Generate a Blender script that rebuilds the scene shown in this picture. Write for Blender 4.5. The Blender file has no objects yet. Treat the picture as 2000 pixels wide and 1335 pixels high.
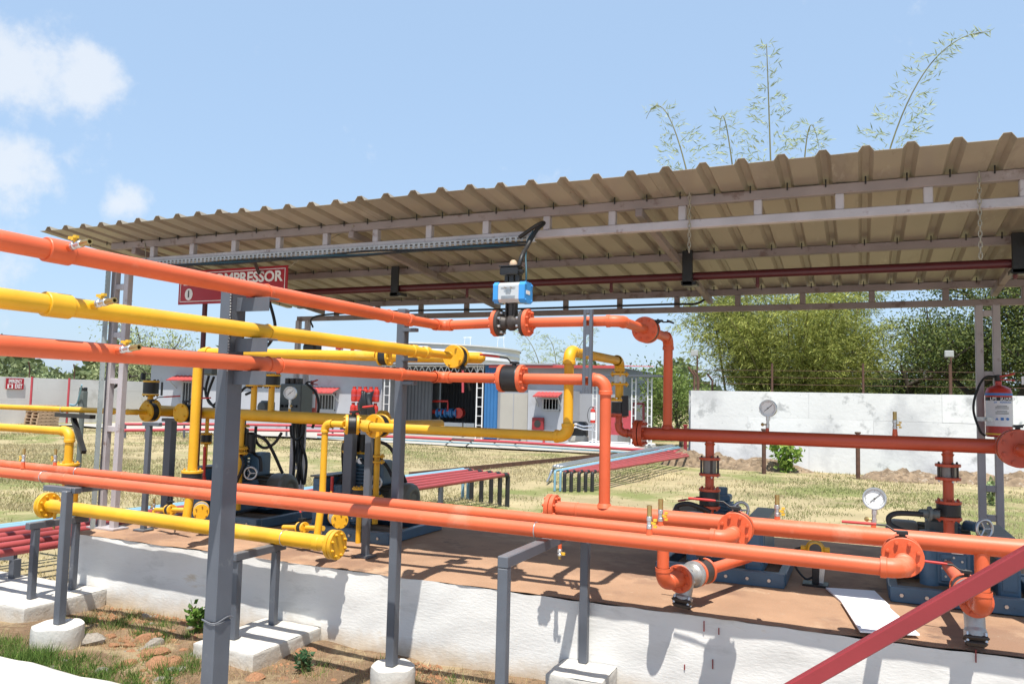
import bpy, math, random
import numpy as np
from mathutils import Vector, Matrix
R = math.radians
rng = np.random.default_rng(7)
random.seed(7)
scene = bpy.context.scene
COL = scene.collection

# ------------------------------------------------------------------ camera, sky, sun, exposure
EYE = np.array([0.0, 0.0, 1.65])
FPX = 1533.0
_yaw, _pitch, _roll = R(-23.9), R(4.175), R(1.384)
_F = np.array([math.sin(_yaw)*math.cos(_pitch), math.cos(_yaw)*math.cos(_pitch), math.sin(_pitch)])
_R0 = np.array([math.cos(_yaw), -math.sin(_yaw), 0.0]); _U0 = np.cross(_R0, _F)
_RT = _R0*math.cos(_roll) + _U0*math.sin(_roll); _UP = -_R0*math.sin(_roll) + _U0*math.cos(_roll)
cam_d = bpy.data.cameras.new('camera'); cam = bpy.data.objects.new('camera', cam_d); COL.objects.link(cam)
cam.matrix_world = Matrix(((_RT[0], _UP[0], -_F[0], EYE[0]), (_RT[1], _UP[1], -_F[1], EYE[1]), (_RT[2], _UP[2], -_F[2], EYE[2]), (0, 0, 0, 1)))
cam_d.sensor_width = 36; cam_d.lens = 36*FPX/2000; cam_d.clip_start = 0.05; cam_d.clip_end = 2000
scene.camera = cam

SUN_EL, SUN_AZ = 67.0, 24.0           # sun stands behind the photographer; light travels to (-sin az, cos az)
sun_d = bpy.data.lights.new('sun', 'SUN'); sun_d.energy = 3.6; sun_d.angle = R(0.53); sun_d.color = (1.0, 0.95, 0.87)
sun = bpy.data.objects.new('sun', sun_d); COL.objects.link(sun)
_ld = Vector((-math.sin(R(SUN_AZ))*math.cos(R(SUN_EL)), math.cos(R(SUN_AZ))*math.cos(R(SUN_EL)), -math.sin(R(SUN_EL))))
sun.rotation_euler = _ld.to_track_quat('-Z', 'Y').to_euler(); sun.location = (2, -6, 20)

def ray(px, py):
    return _F + _RT*(px-1000)/FPX - _UP*(py-667.5)/FPX
def at(px, py, X=None, Y=None, Z=None):
    """the point of the place seen at a photo pixel that lies on one known plane"""
    d = ray(px, py)
    t = (X-EYE[0])/d[0] if X is not None else (Y-EYE[1])/d[1] if Y is not None else (Z-EYE[2])/d[2]
    return EYE + d*t

world = bpy.data.worlds.new('World'); scene.world = world; world.use_nodes = True
wn, wl = world.node_tree.nodes, world.node_tree.links
wn.clear()
w_out = wn.new('ShaderNodeOutputWorld'); w_bg = wn.new('ShaderNodeBackground'); w_bg.inputs['Strength'].default_value = 0.125
sky = wn.new('ShaderNodeTexSky'); sky.sky_type = 'NISHITA'; sky.sun_disc = False
sky.sun_elevation = R(SUN_EL); sky.sun_rotation = math.atan2(-_ld.x, -_ld.y)
sky.altitude = 100; sky.air_density = 1.2; sky.dust_density = 1.0; sky.ozone_density = 3.0
tc = wn.new('ShaderNodeTexCoord')
def wmath(op, a, b=None, clamp=False):
    n = wn.new('ShaderNodeMath'); n.operation = op; n.use_clamp = clamp
    for i, v in enumerate((a, b)):
        if v is None: continue
        if isinstance(v, (int, float)): n.inputs[i].default_value = v
        else: wl.new(v, n.inputs[i])
    return n.outputs[0]
# cumulus: soft-edged heaps where large blobs and fine noise add up
nz = wn.new('ShaderNodeTexNoise'); nz.inputs['Scale'].default_value = 15; nz.inputs['Detail'].default_value = 12; nz.inputs['Roughness'].default_value = 0.60
wl.new(tc.outputs['Generated'], nz.inputs['Vector'])
nz2 = wn.new('ShaderNodeTexNoise'); nz2.inputs['Scale'].default_value = 3.1; nz2.inputs['Detail'].default_value = 3
wl.new(tc.outputs['Generated'], nz2.inputs['Vector'])
acc = None
for (px, py, rad, amt) in ((40, 150, 0.105, .34), (165, 165, 0.075, .34), (100, 115, .05, .18), (0, 330, 0.13, .26), (240, 400, 0.045, .32), (135, 310, 0.035, .2), (300, 280, .03, .12), (-250, 420, .22, .3), (-500, 150, .2, .3), (790, 365, .04, .1)):
    d = ray(px, py); d = d/np.linalg.norm(d)
    vm = wn.new('ShaderNodeVectorMath'); vm.operation = 'DISTANCE'; wl.new(tc.outputs['Generated'], vm.inputs[0]); vm.inputs[1].default_value = d
    g = wmath('MULTIPLY', wmath('SUBTRACT', 1.0, wmath('DIVIDE', vm.outputs['Value'], rad), clamp=True), amt)
    acc = g if acc is None else wmath('MAXIMUM', acc, g)
dens = wmath('ADD', acc, wmath('MULTIPLY', nz2.outputs[0], 0.10))
dens = wmath('ADD', dens, wmath('MULTIPLY', nz.outputs[0], 0.78)); dens = wmath('SUBTRACT', dens, .165)
cm = wn.new('ShaderNodeMapRange'); cm.interpolation_type = 'SMOOTHSTEP'; cm.inputs[1].default_value = .385; cm.inputs[2].default_value = .60; cm.inputs[4].default_value = .74
wl.new(dens, cm.inputs[0])
hz_ = wn.new('ShaderNodeMixRGB'); hz_.inputs[0].default_value = .78; wl.new(sky.outputs[0], hz_.inputs[1]); hz_.inputs[2].default_value = (1.74, 2.42, 3.36, 1)   # pale summer haze over the whole sky
mixc = wn.new('ShaderNodeMixRGB'); wl.new(cm.outputs[0], mixc.inputs[0]); wl.new(hz_.outputs[0], mixc.inputs[1]); mixc.inputs[2].default_value = (3.5, 3.65, 3.85, 1)
wl.new(mixc.outputs[0], w_bg.inputs['Color']); wl.new(w_bg.outputs[0], w_out.inputs['Surface'])

vs = scene.view_settings
vs.view_transform = 'Standard'; vs.look = 'None'; vs.gamma = 1.0; vs.use_curve_mapping = False; vs.exposure = 1.05
scene.render.engine = 'CYCLES'

# ------------------------------------------------------------------ mesh helpers
def nrm(v):
    v = np.asarray(v, float); return v/np.linalg.norm(v)
def basis(a):
    a = nrm(a); h = np.array([0, 0, 1.0]) if abs(a[2]) < .9 else np.array([1.0, 0, 0])
    u = nrm(np.cross(h, a)); return u, np.cross(a, u), a
class MB:
    """collects faces of ONE piece"""
    def __init__(self): self.v = []; self.f = []; self.s = []
    def add(self, vs, fs, smooth=False):
        o = len(self.v); self.v += [tuple(map(float, p)) for p in vs]
        for f in fs: self.f.append(tuple(i+o for i in f)); self.s.append(smooth)
        return self
    def box(self, c, s, rot=None, bev=0.0):
        hx, hy, hz = s[0]/2, s[1]/2, s[2]/2; c = np.asarray(c, float)
        M = np.eye(3) if rot is None else np.asarray(rot)
        b = min(bev, .45*min(s))
        if b <= 0:
            vs = [(x, y, z) for x in (-hx, hx) for y in (-hy, hy) for z in (-hz, hz)]
            fs = [(0, 1, 3, 2), (4, 6, 7, 5), (0, 4, 5, 1), (2, 3, 7, 6), (0, 2, 6, 4), (1, 5, 7, 3)]
        else:
            vs = []; idx = {}
            for sx in (-1, 1):
                for sy in (-1, 1):
                    for sz in (-1, 1):
                        for k, (ax, ay, az) in enumerate(((0, b, b), (b, 0, b), (b, b, 0))):
                            idx[sx, sy, sz, k] = len(vs); vs.append((sx*(hx-ax), sy*(hy-ay), sz*(hz-az)))
            fs = []
            for s_ in (-1, 1):
                q = [(s_, a, b2, 0) for a, b2 in ((-1, -1), (1, -1), (1, 1), (-1, 1))]; fs.append([idx[k] for k in q][::s_])
                q = [(a, s_, b2, 1) for a, b2 in ((-1, -1), (1, -1), (1, 1), (-1, 1))]; fs.append([idx[k] for k in q][::-s_])
                q = [(a, b2, s_, 2) for a, b2 in ((-1, -1), (1, -1), (1, 1), (-1, 1))]; fs.append([idx[k] for k in q][::s_])
            for a in (-1, 1):
                for b2 in (-1, 1):
                    fs.append([idx[-1, a, b2, 1], idx[1, a, b2, 1], idx[1, a, b2, 2], idx[-1, a, b2, 2]][::-a*b2])
                    fs.append([idx[a, -1, b2, 0], idx[a, 1, b2, 0], idx[a, 1, b2, 2], idx[a, -1, b2, 2]][::a*b2])
                    fs.append([idx[a, b2, -1, 0], idx[a, b2, 1, 0], idx[a, b2, 1, 1], idx[a, b2, -1, 1]][::-a*b2])
                    for z in (-1, 1): fs.append([idx[a, b2, z, 0], idx[a, b2, z, 1], idx[a, b2, z, 2]][::a*b2*z])
        return self.add([c + M @ np.array(p) for p in vs], fs)
    def beam(self, p0, p1, w, h, up=(0, 0, 1), bev=0.0):
        """rectangular bar from p0 to p1, w wide sideways and h along up"""
        p0 = np.asarray(p0, float); p1 = np.asarray(p1, float); a = nrm(p1-p0); up = np.asarray(up, float)
        if abs(a @ nrm(up)) > .98: up = np.array([0, 1.0, 0])
        sd = nrm(np.cross(a, up)); u = np.cross(sd, a)
        return self.box((p0+p1)/2, (np.linalg.norm(p1-p0), w, h), np.array([a, sd, u]).T, bev)
    def cyl(self, p0, p1, r, r2=None, n=20, cap=True):
        r2 = r if r2 is None else r2
        p0 = np.asarray(p0, float); p1 = np.asarray(p1, float); u, w, a = basis(p1-p0)
        an = np.linspace(0, 2*math.pi, n, endpoint=False)
        ring = np.cos(an)[:, None]*u + np.sin(an)[:, None]*w
        A = p0 + ring*r; B = p1 + ring*r2
        self.add(list(A)+list(B), [(i, (i+1) % n, n+(i+1) % n, n+i) for i in range(n)], True)
        if cap:
            if r > 0: self.add(list(A), [tuple(range(n))[::-1]])
            if r2 > 0: self.add(list(B), [tuple(range(n))])
        return self
    def tube(self, path, r, n=14, cap=True):
        P = np.asarray(path, float); m = len(P)
        T = np.gradient(P, axis=0); T /= np.linalg.norm(T, axis=1)[:, None]+1e-12
        u, w, a = basis(T[0]); an = np.linspace(0, 2*math.pi, n, endpoint=False)
        rr = np.full(m, r) if np.isscalar(r) else np.asarray(r)
        rings = []
        for i in range(m):
            u = nrm(u - T[i]*(u @ T[i])); w = np.cross(T[i], u)
            rings.append(P[i] + (np.cos(an)[:, None]*u + np.sin(an)[:, None]*w)*rr[i])
        vs = [p for q in rings for p in q]
        self.add(vs, [(i*n+j, i*n+(j+1) % n, (i+1)*n+(j+1) % n, (i+1)*n+j) for i in range(m-1) for j in range(n)], True)
        if cap: self.add(list(rings[0]), [tuple(range(n))[::-1]]); self.add(list(rings[-1]), [tuple(range(n))])
        return self
    def lathe(self, prof, o, axis, n=24):
        """profile [(radius, height along axis)]; sharp where a height or radius repeats"""
        o = np.asarray(o, float); u, w, a = basis(axis); an = np.linspace(0, 2*math.pi, n, endpoint=False)
        ring = np.cos(an)[:, None]*u + np.sin(an)[:, None]*w
        for (r0, h0), (r1, h1) in zip(prof[:-1], prof[1:]):
            if r0 < 1e-6 and r1 < 1e-6: continue
            A = o + a*h0 + ring*r0; B = o + a*h1 + ring*r1
            if r0 < 1e-6: self.add([o+a*h0]+list(B), [(0, 1+i, 1+(i+1) % n)[::-1] for i in range(n)])
            elif r1 < 1e-6: self.add(list(A)+[o+a*h1], [(i, (i+1) % n, n) for i in range(n)])
            else: self.add(list(A)+list(B), [(i, (i+1) % n, n+(i+1) % n, n+i) for i in range(n)], abs(h1-h0) > .3*abs(r1-r0))
        return self
    def hexhead(self, c, axis, r, h):
        c = np.asarray(c, float); return self.cyl(c, c+nrm(axis)*h, r, n=6)
    def prism(self, poly, axis_vec):
        """extrude a closed 3D polygon along a vector"""
        P = [np.asarray(p, float) for p in poly]; n = len(P); a = np.asarray(axis_vec, float)
        self.add(P, [tuple(range(n))[::-1]]); self.add([p+a for p in P], [tuple(range(n))])
        for i in range(n):
            j = (i+1) % n; self.add([P[i], P[j], P[j]+a, P[i]+a], [(0, 1, 2, 3)])
        return self
    def mesh(self, name, off=(0, 0, 0)):
        me = bpy.data.meshes.new(name)
        V = np.array(self.v) - np.asarray(off)
        me.from_pydata(V.tolist(), [], self.f); me.polygons.foreach_set('use_smooth', self.s); me.update()
        return me

def tag(o, label=None, cat=None, group=None, kind=None):
    if label: o['label'] = label
    if cat: o['category'] = cat
    if group: o['group'] = group
    if kind: o['kind'] = kind
    return o
def thing(name, label, cat, loc, group=None):
    o = bpy.data.objects.new(name, None); o.empty_display_size = .1; COL.objects.link(o)
    o.location = [float(x) for x in loc]; tag(o, label, cat, group); return o
def root_loc(o):
    while o.parent: o = o.parent
    return np.array(o.location)
def part(mb, name, mat, parent, label=None, kind=None):
    me = mb.mesh(name, root_loc(parent)); me.materials.append(mat)
    o = bpy.data.objects.new(name, me); COL.objects.link(o); o.parent = parent
    return tag(o, label, kind=kind)
def solo(mb, name, mat, label=None, cat=None, group=None, kind=None):
    V = np.array(mb.v); loc = (V.min(0)+V.max(0))/2; loc[2] = V[:, 2].min()
    me = mb.mesh(name, loc); me.materials.append(mat)
    o = bpy.data.objects.new(name, me); COL.objects.link(o); o.location = loc.tolist()
    return tag(o, label, cat, group, kind)
def copy_part(o, parent, loc):
    c = o.copy(); COL.objects.link(c); c.parent = parent; c.location = loc; return c
def copy_tree(o, parent=None, loc=None):
    c = o.copy(); COL.objects.link(c); c.parent = parent
    if loc is not None: c.location = loc
    for ch in list(o.children): copy_tree(ch, c)
    return c
def arc(a, c, b, rad, n=8):
    """rounded corner at c between a and b"""
    a, c, b = map(lambda v: np.asarray(v, float), (a, c, b)); d0 = nrm(a-c); d1 = nrm(b-c)
    ang = math.acos(np.clip(d0 @ d1, -1, 1)); t = rad/math.tan(ang/2)
    p0 = c+d0*t; p1 = c+d1*t; o = c + nrm(d0+d1)*rad/math.sin(ang/2)
    out = []
    for k in np.linspace(0, 1, n+1):
        q = (p0-o)*(1-k)+(p1-o)*k; out.append(o+nrm(q)*rad)
    return p0, p1, out
def spline(pts, n=8):
    P = np.array([pts[0]]+list(pts)+[pts[-1]], float); out = []
    for i in range(1, len(P)-2):
        for t in np.linspace(0, 1, n, endpoint=False):
            a, b, c, d = P[i-1:i+3]
            out.append(.5*((2*b)+(-a+c)*t+(2*a-5*b+4*c-d)*t*t+(-a+3*b-3*c+d)*t**3))
    out.append(P[-2]); return out

# ------------------------------------------------------------------ materials
def mud(m, zt=.16):
    """mud splashed up from the soil onto a whitewashed foot, ragged by noise"""
    n, l = m.node_tree.nodes, m.node_tree.links; bs = n['Principled BSDF']; src = bs.inputs['Base Color'].links[0].from_socket
    t = n.new('ShaderNodeTexCoord'); sx = n.new('ShaderNodeSeparateXYZ'); l.new(t.outputs['Object'], sx.inputs[0])
    nz = n.new('ShaderNodeTexNoise'); nz.inputs['Scale'].default_value = 7; nz.inputs['Detail'].default_value = 8; nz.inputs['Roughness'].default_value = .7; l.new(t.outputs['Object'], nz.inputs['Vector'])
    a = n.new('ShaderNodeMath'); a.operation = 'MULTIPLY_ADD'; l.new(sx.outputs[2], a.inputs[0]); a.inputs[1].default_value = -1/zt; l.new(nz.outputs[0], a.inputs[2])
    r = n.new('ShaderNodeMapRange'); r.inputs[1].default_value = -.35; r.inputs[2].default_value = .35; r.inputs[4].default_value = .75; l.new(a.outputs[0], r.inputs[0])
    x = n.new('ShaderNodeMixRGB'); l.new(r.outputs[0], x.inputs[0]); l.new(src, x.inputs[1]); x.inputs[2].default_value = (.46, .345, .21, 1); l.new(x.outputs[0], bs.inputs['Base Color'])
    return m
def dust_highlight(m, col=(.60, .50, .42), amt=.17):
    """wind-blown dusting and a painted top highlight on whatever faces up, broken by noise"""
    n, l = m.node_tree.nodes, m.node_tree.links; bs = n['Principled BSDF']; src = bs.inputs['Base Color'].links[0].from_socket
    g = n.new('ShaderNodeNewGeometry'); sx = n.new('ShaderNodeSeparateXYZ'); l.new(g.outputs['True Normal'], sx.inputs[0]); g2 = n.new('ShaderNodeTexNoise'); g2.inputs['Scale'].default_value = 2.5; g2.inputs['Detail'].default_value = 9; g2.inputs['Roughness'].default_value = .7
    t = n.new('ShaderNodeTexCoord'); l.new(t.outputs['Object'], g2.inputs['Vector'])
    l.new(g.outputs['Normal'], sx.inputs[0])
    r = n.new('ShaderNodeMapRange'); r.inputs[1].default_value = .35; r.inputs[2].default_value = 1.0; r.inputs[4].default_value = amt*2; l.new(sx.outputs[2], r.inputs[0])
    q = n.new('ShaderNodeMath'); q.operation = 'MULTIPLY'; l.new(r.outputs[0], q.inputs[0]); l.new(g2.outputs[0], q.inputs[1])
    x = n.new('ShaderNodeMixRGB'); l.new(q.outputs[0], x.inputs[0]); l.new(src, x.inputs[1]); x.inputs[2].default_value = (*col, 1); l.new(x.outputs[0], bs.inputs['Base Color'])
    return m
def mat(name, col, rough=.5, var=.08, scale=6.0, bump=0.0, bscale=80.0, metal=0.0, spots=None, sscale=20.0, samt=.62, attr=None, spec=.5, detail=5, stretch=None, rnd=0):
    m = bpy.data.materials.new(name); m.use_nodes = True; n, l = m.node_tree.nodes, m.node_tree.links
    bs = n['Principled BSDF']; bs.inputs['Roughness'].default_value = rough; bs.inputs['Metallic'].default_value = metal
    bs.inputs['Specular IOR Level'].default_value = spec
    t = n.new('ShaderNodeTexCoord'); vec = t.outputs['Object']
    if stretch:
        mp = n.new('ShaderNodeMapping'); mp.inputs['Scale'].default_value = stretch; l.new(vec, mp.inputs[0]); vec = mp.outputs[0]
    nz = n.new('ShaderNodeTexNoise'); nz.inputs['Scale'].default_value = scale; nz.inputs['Detail'].default_value = detail; l.new(vec, nz.inputs['Vector'])
    mr = n.new('ShaderNodeMapRange'); mr.inputs[1].default_value = .3; mr.inputs[2].default_value = .7; l.new(nz.outputs[0], mr.inputs[0])
    mx = n.new('ShaderNodeMixRGB'); l.new(mr.outputs[0], mx.inputs[0])
    c = np.array(col)
    mx.inputs[1].default_value = (*(c*(1-var)), 1); mx.inputs[2].default_value = (*np.minimum(c*(1+var), .95), 1)
    out = mx.outputs[0]
    if rnd:
        oi = n.new('ShaderNodeObjectInfo'); rm_ = n.new('ShaderNodeMapRange'); rm_.inputs[3].default_value = 1-rnd; rm_.inputs[4].default_value = 1+rnd; l.new(oi.outputs['Random'], rm_.inputs[0])
        mr_ = n.new('ShaderNodeMixRGB'); mr_.blend_type = 'MULTIPLY'; mr_.inputs[0].default_value = 1; l.new(out, mr_.inputs[1]); l.new(rm_.outputs[0], mr_.inputs[2]); out = mr_.outputs[0]
    if attr:
        at_ = n.new('ShaderNodeAttribute'); at_.attribute_name = attr; mu = n.new('ShaderNodeMixRGB'); mu.blend_type = 'MULTIPLY'; mu.inputs[0].default_value = 1
        l.new(out, mu.inputs[1]); l.new(at_.outputs['Color'], mu.inputs[2]); out = mu.outputs[0]
    if spots is not None:
        lst = spots if isinstance(spots, list) else [(spots, sscale, samt)]
        for sc, ss, sa in lst:
            n2 = n.new('ShaderNodeTexNoise'); n2.inputs['Scale'].default_value = ss; n2.inputs['Detail'].default_value = 7; n2.inputs['Roughness'].default_value = .65; l.new(vec, n2.inputs['Vector'])
            m2 = n.new('ShaderNodeMapRange'); m2.inputs[1].default_value = sa; m2.inputs[2].default_value = sa+.09; m2.inputs[4].default_value = .8; l.new(n2.outputs[0], m2.inputs[0])
            x2 = n.new('ShaderNodeMixRGB'); l.new(m2.outputs[0], x2.inputs[0]); l.new(out, x2.inputs[1]); x2.inputs[2].default_value = (*sc, 1); out = x2.outputs[0]
    l.new(out, bs.inputs['Base Color'])
    rr = n.new('ShaderNodeMapRange'); rr.inputs[3].default_value = max(0, rough-.08); rr.inputs[4].default_value = min(1, rough+.1); l.new(nz.outputs[0], rr.inputs[0]); l.new(rr.outputs[0], bs.inputs['Roughness'])
    if bump:
        nb = n.new('ShaderNodeTexNoise'); nb.inputs['Scale'].default_value = bscale; nb.inputs['Detail'].default_value = 8; nb.inputs['Roughness'].default_value = .6; l.new(vec, nb.inputs['Vector'])
        bp = n.new('ShaderNodeBump'); bp.inputs['Strength'].default_value = bump; bp.inputs['Distance'].default_value = .02; l.new(nb.outputs[0], bp.inputs['Height']); l.new(bp.outputs[0], bs.inputs['Normal'])
    return m
M = {}
M['orange'] = mat('orange_paint', (.62, .105, .034), .48, .13, 3, .05, 70, spots=[((.66, .19, .10), 3.5, .58), ((.26, .06, .035), 17, .69)])
M['yellow'] = mat('yellow_paint', (.69, .36, .011), .46, .12, 4, .05, 70, spots=[((.72, .44, .06), 3.5, .60), ((.36, .18, .02), 18, .69)])
M['grey'] = mat('grey_steel_paint', (.088, .098, .118), .42, .12, 6, .04, 90, spots=[((.16, .17, .18), 9, .63), ((.10, .06, .04), 22, .72)])
M['black'] = mat('black_valve_paint', (.012, .012, .013), .42, .2, 9, .04, 100, spots=(.05, .045, .04), sscale=12, samt=.66)
M['rubber'] = mat('black_rubber', (.013, .013, .014), .55, .2, 15)
M['darkiron'] = mat('dark_cast_iron', (.045, .035, .03), .5, .2, 12, .06, 140)
M['steel'] = mat('bare_steel', (.45, .45, .44), .34, .15, 20, .03, 120, metal=.9)
M['zinc'] = mat('zinc_plated', (.55, .56, .57), .32, .1, 25, metal=.85)
M['brass'] = mat('brass', (.42, .30, .12), .35, .15, 25, metal=.8)
M['castalu'] = mat('cast_silver_valve', (.40, .40, .39), .45, .2, 18, .1, 90, metal=.55)
M['gasket'] = mat('gasket', (.02, .018, .016), .8)
M['blue_machine'] = mat('blue_machine_paint', (.055, .12, .19), .42, .15, 9, .04, 80, spots=(.02, .03, .05), sscale=8, samt=.62)
M['motor'] = mat('motor_grey_paint', (.12, .12, .098), .45, .12, 9, .04, 80)
M['panel_grey'] = mat('panel_grey_paint', (.11, .125, .12), .5, .12, 8)
M['lilac'] = mat('lilac_steel_paint', (.41, .375, .385), .5, .12, 5, .04, 60, spots=[((.20, .13, .11), 11, .60), ((.55, .50, .50), 6, .62)], stretch=(1, 1, 1))
M['roof'] = mat('roof_sheet', (.31, .268, .205), .42, .10, 1.6, .03, 40, spots=[((.23, .195, .15), 2, .56), ((.40, .36, .29), 4, .62), ((.17, .12, .08), 12, .68)], metal=.1, rnd=.10, stretch=(2.2, .5, 1))
M['maroon'] = mat('maroon_pipe_paint', (.085, .012, .016), .4, .1, 6)
M['redpaint'] = mat('red_paint', (.23, .019, .023), .5, .16, 5, .05, 70, spots=(.17, .02, .02), sscale=9, samt=.62)
M['red_handle'] = mat('red_grip', (.50, .035, .03), .5, .1)
M['signred'] = mat('sign_red', (.38, .016, .028), .4, .06, 3)
M['white_print'] = mat('white_print', (.80, .80, .80), .5, .03)
M['black_print'] = mat('black_print', (.01, .01, .01), .5, .03)
M['blue_print'] = mat('blue_print', (.05, .2, .55), .5, .03)
M['whiteboard'] = mat('white_board', (.80, .80, .84), .6, .03, 5)
M['dial'] = mat('dial_white', (.75, .75, .72), .4, .03)
M['actblue'] = mat('actuator_blue', (.045, .27, .62), .4, .06)
M['actalu'] = mat('actuator_aluminium', (.60, .61, .60), .38, .06, 9, metal=.45)
M['extred'] = mat('extinguisher_red', (.46, .035, .025), .3, .06)
M['tubeblue'] = mat('pale_blue_conduit', (.20, .36, .46), .45, .08)
M['tubeteal'] = mat('teal_hose', (.012, .06, .085), .5, .1)
M['handle_yellow'] = mat('handle_yellow', (.72, .42, .03), .45, .1)
M['whitewash'] = mat('whitewash_plaster', (.70, .695, .67), .88, .07, 2.2, .15, 30, spots=[((.58, .575, .55), 3, .56), ((.58, .47, .31), 2.2, .64), ((.36, .34, .31), 16, .67)], spec=.2, stretch=(.8, .8, 2.4))
mud(M['whitewash'], .2)
for k_ in ('orange', 'yellow'): dust_highlight(M[k_], amt=.13)  # pipe tops paled by dust and by part of the highlight painted in
dust_highlight(M['grey'], (.42, .38, .33), .18); dust_highlight(M['blue_machine'], (.35, .31, .27), .35); dust_highlight(M['motor'], (.35, .31, .27), .35)
M['plinthwash'] = mud(mat('plinth_limewash', (.53, .515, .475), .9, .10, 4, .25, 40, spots=[((.50, .48, .44), 5, .55), ((.50, .41, .28), 4, .62), ((.28, .26, .23), 22, .66)], spec=.15), .22)
M['pad'] = mat('dusty_screed', (.36, .222, .140), .88, .16, 2.5, .3, 70, spots=[((.45, .31, .205), 1.7, .55), ((.23, .14, .095), 1.0, .52), ((.15, .10, .075), 3.2, .60), ((.50, .42, .34), 11, .66), ((.10, .075, .06), 16, .69)], spec=.25)
# ------------------------------------------------------------------ ground
def noise2(x, y, seed=0, scales=((.35, 1), (.9, .5), (2.3, .25))):
    r = np.random.default_rng(seed); out = 0
    for s, a in scales:
        for k in range(4):
            th = r.uniform(0, 6.28); ph = r.uniform(0, 6.28); f = s*r.uniform(.7, 1.4)
            out = out + a*.5*np.sin(f*6.28*(x*math.cos(th)+y*math.sin(th))+ph)
    return out
def sheet(xs, ys, zfun):
    X, Y = np.meshgrid(xs, ys); Z = zfun(X, Y); nx, ny = len(xs), len(ys)
    mb = MB(); mb.add(np.c_[X.ravel(), Y.ravel(), Z.ravel()].tolist(), [(j*nx+i, j*nx+i+1, (j+1)*nx+i+1, (j+1)*nx+i) for j in range(ny-1) for i in range(nx-1)], True); return mb
def ground_z(X, Y):
    near = np.clip((Y-7.6)/2.0, 0, 1)*np.clip((30-Y)/5, 0, 1)
    return .025*noise2(X, Y, 3, ((.09, 1), (.25, .6), (.6, .3)))*near
def ground_material():
    m = mat('dry_lawn', (.345, .285, .165), .95, .22, .9, .6, 35, spots=[((.14, .17, .05), .33, .50), ((.36, .26, .15), .8, .60), ((.12, .10, .05), 9, .62)], spec=.1); return m
gxs = np.concatenate([[-900, -300, -120, -60], np.linspace(-40, 12, 131), [30, 80, 250, 900]])
gys = np.concatenate([[-200, -40, -5], np.linspace(0, 34, 103), [50, 90, 200, 500, 1200]])
solo(sheet(gxs, gys, ground_z), 'ground', ground_material(), 'dry yellow-green lawn spreading round the sheds', kind='structure')
M['soil'] = mat('laterite_soil', (.20, .135, .085), .95, .3, 3, 1.0, 22, spots=[((.33, .26, .16), 2.2, .50), ((.10, .075, .05), 12, .56), ((.36, .19, .11), 6, .60), ((.45, .40, .32), 25, .66)], spec=.1)
solo(sheet(np.linspace(-9, 3, 90), np.linspace(1.4, 4.36, 26), lambda X, Y: .010+.018*noise2(X, Y, 5, ((.5, 1), (1.5, .6), (4, .3)))+.02), 'soil_strip', M['soil'], 'reddish rubble soil in front of the platform', kind='structure')

M['yard'] = mat('bounce_yard_paving', (.46, .44, .41), .9, .08, .8, .2, 20, spots=(.36, .33, .29), sscale=1.5, samt=.58)  # unseen pale paving, added to bounce light onto the faces in shadow
solo(sheet(np.linspace(-26, 22, 40), np.linspace(-22, 2.21, 24), lambda X, Y: .035+.008*noise2(X, Y, 8)), 'bounce_yard', M['yard'], 'unseen pale yard, added to bounce light, on the near side of the white kerb', kind='structure')
# ------------------------------------------------------------------ platform with whitewashed sides
ZP = .53; YF = 4.33; YB = 7.15; XL = -5.64; XR = 3.2
plat = thing('concrete_platform', 'long whitewashed concrete platform with dusty brown top carrying the compressors', 'platform', (-1.2, YF, 0))
def plaster(xs, zs, y, seed, amp=.006):
    X, Z = np.meshgrid(xs, zs); Yv = y + amp*noise2(X, Z, seed, ((1.2, 1), (3.5, .8), (8, .5)))
    nx, nz = len(xs), len(zs); top = Z >= zs[-1]-1e-6
    Z = Z + np.where(top, .0025*noise2(X, X*0+.3, seed+1, ((1, 1), (3, .8), (7, .6))), 0)
    P = np.c_[X.ravel(), Yv.ravel(), Z.ravel()]
    return P, [(j*nx+i, j*nx+i+1, (j+1)*nx+i+1, (j+1)*nx+i) for j in range(nz-1) for i in range(nx-1)]
mb = MB(); P, Fs = plaster(np.linspace(XL, XR, 240), np.linspace(-.05, ZP-.012, 16), YF, 11, .0025); mb.add(P, Fs, True)
part(mb, 'front_plaster', M['whitewash'], plat)
mb = MB(); mb.box(((XL+XR)/2, (YF+YB)/2+.02, (ZP-.02)/2-.02), (XR-XL-.03, YB-YF-.05, ZP-.02)); part(mb, 'core', M['whitewash'], plat)
def pad_top():
    xs = np.linspace(XL-.004, XR, 200); ys = np.linspace(YF-.004, YB, 30); X, Y = np.meshgrid(xs, ys)
    e = np.clip(1-(Y-YF)/.02, 0, 1)
    Y2 = Y + e*.004*noise2(X, X*0, 21, ((1, 1), (3, .7), (8, .7)))
    Z = ZP - e*.006*(1+.4*noise2(X, X*0+2, 22, ((2, 1), (6, .8)))) + .003*noise2(X, Y, 23, ((.4, 1), (1, .7)))
    nx, ny = len(xs), len(ys); mb = MB(); mb.add(np.c_[X.ravel(), Y2.ravel(), Z.ravel()].tolist(), [(j*nx+i, j*nx+i+1, (j+1)*nx+i+1, (j+1)*nx+i) for j in range(ny-1) for i in range(nx-1)], True)
    return mb
part(pad_top(), 'screed_top', M['pad'], plat)

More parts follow.
